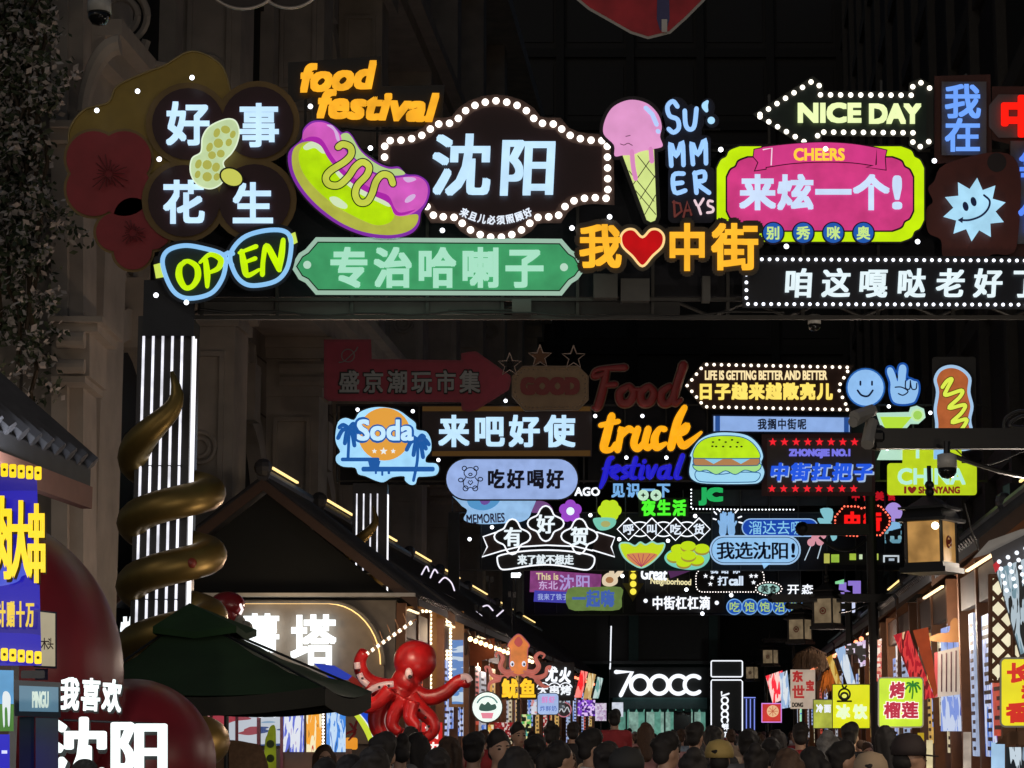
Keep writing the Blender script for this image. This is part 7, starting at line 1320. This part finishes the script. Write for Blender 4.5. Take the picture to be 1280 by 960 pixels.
for a, b in lw:
    pts = [(a[0] + (b[0] - a[0]) * t / 40, a[1] + (b[1] - a[1]) * t / 40) for t in range(41)]; pts = [p for p in pts if 722 <= p[1] <= 850]
    if len(pts) > 1: cl_.append([pts[0], pts[-1]])
s.stroke('lattice', cl_, 2.7, WOOD, 0.03, 0.03, smooth=False); s.stroke('frame', [[(1238, 720), (1322, 720), (1322, 852), (1238, 852), (1238, 720)], [(1266, 720), (1266, 852)]], 3.0, WOOD, 0.04, 0.04, smooth=False)
s = S('led_board', 'tilted board of bright white bulbs over blue wave lights at the right edge', 'light board', 1262, 740, 19)
s.poly('case', [(1238, 690), (1290, 664), (1322, 800), (1276, 826)], M((0.1, 0.1, 0.11)), 0.0, 0.15); s.poly('face', [(1245, 712), (1292, 694), (1318, 798), (1276, 818)], LEDP(['#060a0c', '#8ab0c0', '#d8ecf8', '#0a1418', '#0a1014'], 'stripes', 0.6, 9), 0.006, 0.02); s.bulbs([(1249 + 11 * i + 2.3 * j, 702 - 5.5 * i + 9 * j) for i in range(4) for j in range(5)], 2.8, E('#f0f6ff', 1.2), 0.03); s.poly('red_corner', [(1241, 706), (1248, 700), (1250, 710), (1244, 716)], E('#d02030', 0.6), 0.02, 0.02); s.poly('post', rc(1292, 800, 1300, 1060), STEEL, -0.1, 0.1)
s = S('awning', 'narrow pale awning edge above the tilted bulb board', 'awning', 1240, 680, 19.4); s.poly('cloth', [(1216, 698), (1236, 676), (1275, 662), (1340, 648), (1340, 660), (1278, 672), (1244, 690)], M((0.55, 0.55, 0.54), 0.6), 0, 0.5)
s = qs('yellow_edge_sign', 'yellow lightbox with red characters in a grey frame, cut by the right edge', 1270, 865, 18, rrect(1252, 824, 1312, 907, 5), E('#e8dc1c', 0.88, 0.06), rim=(M((0.32, 0.33, 0.34), 0.4), 2.5), foot=True)
s.text('character', '长沙香', (0, 0, 1, 1), E('#d02418', 0.85), 0.01, 1.4, t=0.006, slots=[(1258, 828, 1290, 854), (1276, 856, 1300, 874), (1257, 877, 1291, 904)])
qs('blue_strip_panel', 'pale blue glowing panel low at the right edge', 1246, 945, 21, rc(1239, 928, 1256, 1010), E('#a8ccec', 0.85, 0.1), 'panel'); qs('wave_panel', 'dark panel with white light waves at the bottom right corner', 1266, 945, 20.5, rc(1257, 934, 1320, 1010), LEDP(['#101418', '#d8e8f4', '#1a2026', '#90a8c0'], 'stripes', 0.8, 9), 'panel'); s = S('small_roof', 'small brown tiled counter roof at the right edge', 'roof', 1265, 922, 20.4); s.poly('roof_edge', [(1244, 930), (1262, 914), (1330, 912), (1330, 932)], M((0.25, 0.12, 0.06), 0.6), 0, 0.7)
for i, (x0, x1, y0, y1, mt_, dd, nm) in enumerate(((1147, 1155, 916, 985, E('#d8b420', 0.65, 0.1), 27, 'tall plain yellow'), (1158, 1166, 925, 985, E('#e8d8a8', 0.8, 0.2), 28, 'tall cream'), (1100, 1113, 933, 985, LEDP(['#701018', '#a01820', '#e8e0e0', '#501014'], 'cells', 0.6, 6), 27.5, 'dark red'), (1000, 1004, 886, 920, LEDP(['#30c060', '#a0f0c0', '#2a60e0', '#8040e0'], 'waves', 0.9, 3), 48, 'thin green and violet'), (1204, 1214, 915, 985, E('#d8c8b8', 0.5, 0.3), 30, 'grey'))):
    qs('menu_board', nm + ' menu board low on the right stalls', (x0 + x1) / 2, (y0 + y1) / 2, dd, rc(x0, y0, x1, y1), mt_, 'board', group=SR)
def thatch(px, py, d, w, h, label, col):
    r = empty('thatch_tuft', P(px, py, d), label, 'thatch'); m = MB(); rn = random.Random(px); k = d / FPX
    for _ in range(420):
        x = rn.uniform(-w, w); y0 = -h * 0.5 + abs(x) / w * h * 0.3 + rn.uniform(0, h * 0.6); p = P(px + x, py + y0, d + rn.uniform(-0.2, 0.2)); q_ = p + Vector((rn.uniform(-0.06, 0.06) + x * k * 0.25, rn.uniform(-0.05, 0.05), -rn.uniform(0.1, 0.28))); n_ = Vector((0.012, 0.004, 0)); m.add([p - n_, p + n_, q_ + n_ * 0.4, q_ - n_ * 0.4], [(0, 1, 2, 3)])
    m.build('straw', M(col, 0.9), r); m = MB(); m.tube([P(px - w, py - h * 0.1, d), P(px, py - h * 0.45, d), P(px + w, py - h * 0.1, d)], 0.05, 6); m.build('beam', DWOOD, r)
thatch(1014, 822, 44, 18, 26, 'brown straw fringe hanging above the cream board', (0.16, 0.09, 0.045)); thatch(1038, 846, 42, 9, 26, 'straw fringe with orange glow left of the yellow lightbox', (0.35, 0.14, 0.03))
lamp(P(1038, 850, 41.5), 6, (1, 0.5, 0.2)); lamp(P(1185, 800, 31.5), 10, (1, 0.85, 0.7)); lamp(P(1140, 930, 24), 10, WC); lamp(P(560, 790, 42), 14, WC); lamp(P(545, 900, 29.5), 9, (1, 0.6, 0.5)); lamp(P(470, 770, 29.5), 9, (1, 0.8, 0.65))  # closing pair added to brighten the octopus

def string_lights(label, side, a, d0, d1, z, n, mat):
    o = empty('string_lights', W(a, d0, z), label, 'string lights', 'strings of bulbs under the eaves'); m = MB(); pts = [W(a, d0 + (d1 - d0) * t / (n * 2), z - 0.12 * abs(math.sin(t * math.pi / 4))) for t in range(2 * n + 1)]
    m.tube(pts, 0.01, 5); m.build('wire', BLK, o)
    for i in range(n): MB().ball(pts[2 * i + 1] - Vector((0, 0, 0.08)), 0.05, 10, 8).build('bulb', mat, o, True)
string_lights('warm bulbs strung under the eaves of the middle left stalls', -1, -4.95, 44, 60, 3.75, 16, E('#ffd9a0', 4)); string_lights('reddish bulbs strung under the eaves of the far left stalls', -1, -4.95, 61, 90, 3.75, 20, E('#ff7a58', 3)); string_lights('reddish bulbs strung under the eaves of the far right stalls', 1, 3.1, 46, 86, 3.85, 22, E('#ff8a60', 3))
# ================================================================== THE CROWD
SKIN = M((0.42, 0.25, 0.17), 0.5, 0, 0.1); SKIN2 = M((0.34, 0.19, 0.12), 0.5, 0, 0.1); HAIR = M((0.014, 0.011, 0.01), 0.75, 0, 0.5, 60, 0.9); BROWNH = M((0.06, 0.032, 0.018), 0.75, 0, 0.5, 60, 0.9); GREYH = M((0.2, 0.19, 0.18), 0.75, 0, 0.5, 60, 0.9)
CLOTH = {'white': (0.62, 0.6, 0.58), 'black': (0.015, 0.015, 0.017), 'grey': (0.15, 0.15, 0.155), 'dusty pink': (0.38, 0.2, 0.2), 'navy': (0.02, 0.03, 0.08), 'red': (0.35, 0.03, 0.035), 'beige': (0.36, 0.28, 0.2), 'brown': (0.09, 0.05, 0.03), 'olive': (0.07, 0.075, 0.035), 'pale blue': (0.28, 0.36, 0.46)}
def limb(m, a, b, r0, r1, n=6):
    a, b = Vector(a), Vector(b)
    for i in range(n + 1): t = i / n; m.ball(a.lerp(b, t), r0 + (r1 - r0) * t, 10, 7)
    m.bar(a, b, r0, 10, r1)
def hand(w, f, mat, par):
    m = MB(); w = Vector(w); f = Vector(f).normalized(); s_ = f.orthogonal().normalized(); m.ball(w + f * 0.045, 0.042, 10, 7, (0.6, 1, 1.1)); u = f.cross(s_)
    for i, L in enumerate((0.07, 0.08, 0.075, 0.06)):
        p = w + f * 0.075 + s_ * (0.018 * (i - 1.5)); m.tube([p, p + f * L * 0.5, p + f * L + u * 0.025], [0.0095, 0.009, 0.007], 6)
    p = w + f * 0.03 + s_ * 0.035; m.tube([p, p + f * 0.03 + s_ * 0.022, p + f * 0.06 + s_ * 0.026], [0.012, 0.01, 0.008], 6)
    m.build('hand', mat, par, True)
def person(kind, stand=True):
    r = empty('person', (0, 0, 0), 'x', 'person', 'people in the crowd'); m = MB(); hd = Vector((0, 0.01, 1.6))
    m.ball(hd + Vector((0, 0, 0.015)), 0.1, 16, 12, (0.78, 0.95, 1.08)); m.ball(hd + Vector((0, 0.035, -0.05)), 0.07, 12, 9, (0.82, 0.9, 0.95)); limb(m, (0, -0.015, 1.38), (0, 0.0, 1.54), 0.062, 0.056, 4)
    m.ball(hd + Vector((0, 0.103, -0.018)), 0.018, 8, 6, (0.8, 1, 1.3)); [m.ball(hd + Vector((sd * 0.079, 0, -0.01)), 0.024, 8, 6, (0.5, 0.9, 1.3)) for sd in (-1, 1)]
    limb(m, (-0.165, -0.01, 1.4), (0.165, -0.01, 1.4), 0.055, 0.055); m.ball((0, 0, 1.27), 0.17, 16, 12, (1, 0.66, 1.1)); m.ball((0, 0, 1.06), 0.145, 14, 10, (1, 0.72, 1.2)); m.ball((0, 0, 0.92), 0.165, 14, 10, (1, 0.72, 0.8))
    sh, tr, so_ = MB(), MB(), MB()
    for sd in (-1, 1):
        S0, EL, WR = Vector((sd * 0.19, -0.01, 1.39)), Vector((sd * 0.245, -0.03, 1.12)), Vector((sd * 0.225, 0.07, 0.89))
        if stand is False: EL, WR = Vector((sd * 0.2, 0.12, 1.16)), Vector((sd * 0.08, 0.26, 1.1))
        limb(m, S0, EL, 0.05, 0.04); limb(m, EL, WR, 0.038, 0.028); hand(WR, WR - EL, SKIN, r)
        limb(sh, S0, S0.lerp(EL, 0.62), 0.066, 0.064)
        H0, KN, AN = Vector((sd * 0.09, 0, 0.9)), Vector((sd * 0.1, 0.015, 0.5)), Vector((sd * 0.1, -0.01, 0.09))
        if stand is False: KN, AN = Vector((sd * 0.13, 0.34, 0.86)), Vector((sd * 0.12, 0.36, 0.46))
        limb(m, H0, KN, 0.085, 0.056); limb(m, KN, AN, 0.055, 0.038); limb(tr, H0, KN, 0.098, 0.072); limb(tr, KN, KN.lerp(AN, 0.93), 0.07, 0.058)
        so_.ball(AN + Vector((0, 0.06, -0.045)), 0.05, 10, 7, (0.85, 2.3, 0.85))
    voxel('body', m, 0.016, SKIN, r, 4)
    limb(sh, (-0.165, -0.01, 1.395), (0.165, -0.01, 1.395), 0.068, 0.068); sh.ball((0, 0, 1.27), 0.187, 16, 12, (1, 0.7, 1.05)); sh.ball((0, 0, 1.06), 0.166, 14, 10, (1, 0.78, 1.2)); sh.ball((0, 0, 0.92), 0.182, 14, 10, (1, 0.76, 0.6)); sh.ball((0, -0.03, 1.43), 0.075, 10, 7, (1.1, 1, 0.6))
    voxel('shirt', sh, 0.02, M(CLOTH['grey'], 0.8), r, 3)
    tr.ball((0, 0, 0.9), 0.178, 14, 10, (1, 0.74, 0.75)); voxel('trousers', tr, 0.022, M((0.03, 0.03, 0.04), 0.8), r, 3); so_.build('shoes', M((0.1, 0.1, 0.1)), r, True)
    h = MB(); c = hd + Vector((0, -0.018, 0.03))
    if kind == 'short': h.ball(c + Vector((0, 0, 0.012)), 0.107, 16, 12, (0.81, 0.93, 1.03)); h.ball(c + Vector((0, -0.035, -0.055)), 0.08, 12, 9, (0.95, 0.8, 0.8)); h.ball(c + Vector((0.02, 0.03, 0.06)), 0.075, 10, 8)
    elif kind == 'long':
        h.ball(c, 0.11, 16, 12, (0.85, 0.92, 1.05)); limb(h, c + Vector((0, -0.045, -0.03)), c + Vector((0, -0.085, -0.34)), 0.1, 0.085)
        for sd in (-1, 1): limb(h, c + Vector((sd * 0.075, 0, 0)), c + Vector((sd * 0.09, -0.03, -0.28)), 0.045, 0.04)
    elif kind == 'bun': h.ball(c, 0.109, 16, 12, (0.81, 0.93, 1.03)); h.ball(c + Vector((0, -0.06, -0.04)), 0.07); h.ball(c + Vector((0, -0.075, 0.095)), 0.052, 12, 9)
    elif kind == 'tail': h.ball(c, 0.109, 16, 12, (0.81, 0.93, 1.03)); h.ball(c + Vector((0, -0.06, -0.04)), 0.07); h.tube([c + Vector((0, -0.1, 0.02)), c + Vector((0, -0.15, -0.02)), c + Vector((0, -0.15, -0.14)), c + Vector((0, -0.13, -0.25))], [0.03, 0.045, 0.04, 0.015], 8)
    elif kind == 'cap': h.ball(c + Vector((0, -0.03, -0.05)), 0.092, 12, 9, (0.92, 0.85, 0.8))
    rn = random.Random(len(kind))
    for _ in range(26): a = rn.uniform(0, 6.28); b = rn.uniform(0.1, 1.3); h.ball(c + Vector((0.086 * math.sin(b) * math.cos(a), 0.09 * math.sin(b) * math.sin(a) - 0.012, 0.1 * math.cos(b))), 0.024, 7, 5)
    hh = voxel('hair', h, 0.013, HAIR, r, 2)
    if kind == 'cap':
        k = MB(); k.lathe(hd + Vector((0, -0.01, 0.04)), [(0.116, -0.02), (0.12, 0.02), (0.112, 0.06), (0.08, 0.108), (0.012, 0.128)], 20); k.hexa([hd + Vector(v) for v in ((-0.07, 0.08, 0.018), (0.07, 0.08, 0.018), (0.05, 0.18, 0.008), (-0.05, 0.18, 0.008), (-0.07, 0.08, 0.028), (0.07, 0.08, 0.028), (0.05, 0.18, 0.016), (-0.05, 0.18, 0.016))]); k.build('cap', M((0.5, 0.36, 0.12), 0.8), r, True)
    f = MB()
    for sd in (-1, 1): f.ball(hd + Vector((sd * 0.033, 0.088, 0.008)), 0.0105, 8, 6, (1.3, 0.6, 0.8))
    f.build('eyes', M((0.02, 0.015, 0.012), 0.2), r); f = MB()
    for sd in (-1, 1): f.tube([hd + Vector((sd * 0.018, 0.093, 0.03)), hd + Vector((sd * 0.035, 0.09, 0.035)), hd + Vector((sd * 0.052, 0.078, 0.03))], 0.004, 5)
    f.build('eyebrows', HAIR, r); f = MB(); f.ball(hd + Vector((0, 0.096, -0.062)), 0.022, 10, 6, (1.1, 0.4, 0.32)); f.build('lips', M((0.3, 0.1, 0.08), 0.5), r)
    return r
KINDS = {k: person(k) for k in ('short', 'long', 'bun', 'tail', 'cap')}; RIDER = person('short', False)
used = {}; crowd = []
def put(kind, px, ytop, d, face=0, top='black', hair=None, capc=None, scale=None, proto=None, note=None):
    """a person whose crown is seen at px, ytop; face 0 = looking away down the street, 180 = towards the viewer"""
    src = proto or KINDS[kind]; c = P(px, ytop, d); s_ = scale or max(0.8, min(1.08, c.z / 1.735)); key = src.name
    if key not in used: r = src; used[key] = 1; kids = list(src.children)
    else:
        r = src.copy(); COL.objects.link(r); kids = []
        for ch in src.children: q = ch.copy(); COL.objects.link(q); q.parent = r; kids.append(q)
    r.scale = (s_,) * 3; r.rotation_euler = (0, 0, R(-face)); r.location = (c.x, d, 0 if proto is None else c.z - 1.735 * s_)
    for q in kids:
        nm = q.name.split('.')[0]; mt = None
        if nm == 'shirt': mt = M(CLOTH[top], 0.8, 0, 0.2, 9)
        if nm == 'hair' and hair: mt = {'brown': BROWNH, 'grey': GREYH}[hair]
        if nm == 'cap' and capc: mt = M(capc, 0.8)
        if mt: q.material_slots[0].link = 'OBJECT'; q.material_slots[0].material = mt
    crowd.append((r, kind, px, d, face, top, hair, note)); return r
#        kind   px   ytop  d   face  top
NEAR = [('short', 478, 918, 9.6, 10, 'black'), ('bun', 500, 921, 12.5, -20, 'navy'), ('tail', 470, 934, 8.6, 40, 'black'), ('short', 592, 917, 11.8, 15, 'grey'), ('short', 624, 915, 13.6, 160, 'white'), ('long', 645, 934, 9.0, -5, 'black'), ('short', 668, 920, 12, 5, 'black'),
        ('bun', 690, 905, 20, 10, 'brown'), ('tail', 700, 926, 11, 70, 'white'), ('short', 738, 914, 14, 75, 'white'), ('short', 757, 930, 9.4, 0, 'black'), ('cap', 783, 938, 9.2, 172, 'brown'), ('long', 807, 899, 26, 0, 'dusty pink'), ('short', 832, 918, 13.2, 60, 'white'),
        ('short', 868, 905, 19, 30, 'dusty pink'), ('bun', 866, 940, 8.8, 0, 'black'), ('cap', 899, 928, 11.6, 10, 'brown'), ('short', 934, 914, 15.5, 0, 'grey'), ('short', 962, 924, 12.2, -15, 'black'), ('long', 985, 936, 9.6, 20, 'navy'), ('tail', 1012, 934, 10.4, -40, 'black'), ('short', 1052, 928, 10.6, 80, 'black'),
        ('cap', 1088, 944, 9.4, 0, 'beige'), ('bun', 1035, 918, 14, 10, 'brown'), ('cap', 1135, 921, 9.8, 82, 'brown'), ('short', 1170, 946, 8.6, 0, 'black'), ('short', 180, 957, 8.4, 0, 'black'), ('tail', 108, 950, 9, 20, 'navy'), ('short', 545, 938, 9.2, -15, 'olive'), ('long', 562, 922, 14.5, 20, 'black'), ('short', 716, 898, 26, 0, 'black'),
        ('short', 648, 905, 21, 160, 'grey'), ('tail', 890, 908, 18, 0, 'black'), ('long', 440, 944, 8.8, 30, 'black'), ('short', 405, 950, 9, -20, 'grey'), ('short', 1062, 905, 19, 20, 'black'), ('long', 1105, 908, 18, -30, 'olive'), ('short', 1000, 905, 20, 0, 'red'), ('bun', 945, 934, 10, 10, 'pale blue'), ('short', 815, 944, 8.4, -10, 'black')]
for kd, px, yt, d, fa, tp in NEAR:
    if d < 8.7 and px not in (470,): continue
    put(kd, px, yt + (1 if d < 13 else 0), d * 1.5 if d < 13 else d * 1.25, fa, tp, 'grey' if (px, d) in ((1035, 14),) else ('brown' if px in (562, 807, 985) else None), {899: (0.5, 0.36, 0.12), 1088: (0.35, 0.26, 0.17), 783: (0.02, 0.02, 0.02), 1135: (0.03, 0.02, 0.02)}.get(px))
carrier = put('short', 768, 919, 19, 0, 'grey', note='carrying a child on the shoulders')
kid = put('short', 768, 888, 18.95, 0, 'red', proto=RIDER, scale=0.6, note='child')
rn = random.Random(21); taken = [(r.location.x, r.location.y) for r, *_ in crowd]; n_far = 0; tries = 0
while n_far < 150 and tries < 9000:
    tries += 1; d = 17 + 88 * rn.random() ** 0.9; a = rn.uniform(-4.3, 2.7); w = W(a, d, 0)
    if any((w.x - x) ** 2 + (w.y - y) ** 2 < (0.5 + d * 0.006) ** 2 for x, y in taken): continue
    px = 640 + FPX * (w.x / d) * _c; h = rn.gauss(1.68, 0.07); zt_ = max(1.52, min(1.86, h)); py = 480 - FPX * math.tan(math.atan2(zt_ - CAM_H, d) - PITCH)
    if d < 22 and rn.random() < 0.45: continue
    put(rn.choices(('short', 'long', 'bun', 'tail', 'cap'), (6, 3, 2, 2, 1))[0], px, py, d, rn.choice((0, 10, -15, 25, -30, 60, -70, 180, 170, 0, 0)), rn.choices(list(CLOTH), (6, 4, 3, 3, 1.5, 1.5, 2, 1.5, 1, 2))[0], rn.choice((None, None, 'brown')), rn.choice(((0.4, 0.36, 0.3), (0.03, 0.03, 0.04), (0.3, 0.04, 0.04)))); taken.append((w.x, w.y)); n_far += 1
HN = {'short': 'short dark hair', 'long': 'long dark hair', 'bun': 'hair in a bun', 'tail': 'a ponytail', 'cap': 'a cap'}
def spot(px):
    for lim, t in ((230, 'below the dark red apple'), (450, 'below the green umbrella'), (512, 'left of the red upright lightbox'), (575, 'below the octopus'), (632, 'below the round plant sign'), (700, 'below the squid sign'), (762, 'left of the teal shop'), (830, 'below the 700CC letters'), (888, 'below the teal awning'), (930, 'below the dark pylon'), (985, 'below the fan sign'), (1040, 'below the cream board'), (1092, 'below the yellow lightbox'), (1160, 'below the durian lightbox')):
        if px < lim: return t
    return 'below the blue lit panel'
def dist(d): return 'near' if d < 12.8 else ('middle-distance' if d < 30 else ('far' if d < 60 else 'tiny far'))
cnt = {}
for r, kind, px, d, fa, top, hair, note in crowd:
    look = 'turned this way' if abs(fa) > 120 else ('in profile' if abs(fa) >= 60 else 'seen from behind')
    if note == 'child': lb = 'child in red top riding on an adult\'s shoulders before the teal shop'
    elif note: lb = 'person in grey top carrying a child on the shoulders before the teal shop'
    else: lb = '%s person in %s top with %s%s, %s' % (dist(d), top, HN[kind].replace('dark', 'brown') if hair == 'brown' else ('grey hair in a bun' if hair == 'grey' else HN[kind]), '' if look == 'seen from behind' else ', ' + look, spot(px))
    cnt.setdefault(lb, []).append((px, r))
ORD = ['leftmost', 'second', 'third', 'fourth', 'fifth', 'sixth', 'seventh']
for lb, l in cnt.items():
    l.sort(key=lambda t: t[0])
    for i, (px, r) in enumerate(l):
        if len(l) > 1: r['label'] = lb.replace(' top with', ',').replace(', turned this way', '').replace(' person in', ' %s person in' % ORD[min(6, i)])
        else: r['label'] = lb
        if len(r['label'].split()) > 16: r['label'] = r['label'].replace(' from left', '').replace('middle-distance ', 'distant ').replace(' with short dark hair', '').replace(' upright lightbox', ' banner').replace('seen from behind', '').replace('dark red apple', 'apple').replace('green umbrella', 'umbrella').replace(', short dark hair', '').replace(', long dark hair', ', long hair')
        if len(r['label'].split()) > 16: w_ = r['label'].split(', '); r['label'] = ', '.join([w_[0]] + w_[-1:])
        if len(r['label'].split()) > 16: r['label'] = r['label'].replace(' hair in a bun', ' bun').replace(' with', ',').replace(' a ponytail', ' ponytail')

for a, d, z, e, c in ((-3.9, 12, 3.0, 50, (0.85, 0.9, 1)), (2.9, 13, 3.1, 90, (1, 0.8, 0.6)), (-3.6, 23, 2.6, 40, (1, 0.8, 0.65)), (2.9, 21, 3.3, 120, (1, 0.85, 0.7)), (-4.5, 29, 3.3, 110, (1, 0.7, 0.5)), (-4.2, 5, 3.4, 360, (1, 0.88, 0.75)), (3.2, 4, 3.4, 620, (1, 0.85, 0.7)), (2.8, 32, 3.3, 110, (1, 0.85, 0.7)), (-4.5, 42.5, 3.3, 60, (1, 0.75, 0.6)), (2.8, 44, 3.3, 60, (1, 0.8, 0.65)), (-4.5, 55.5, 3.3, 60, (1, 0.8, 0.7)), (0.5, 104, 3.2, 60, (0.8, 1, 0.95))): lamp(W(a, d, z), e, c)  # unseen fill lamps added along the street to brighten the crowd
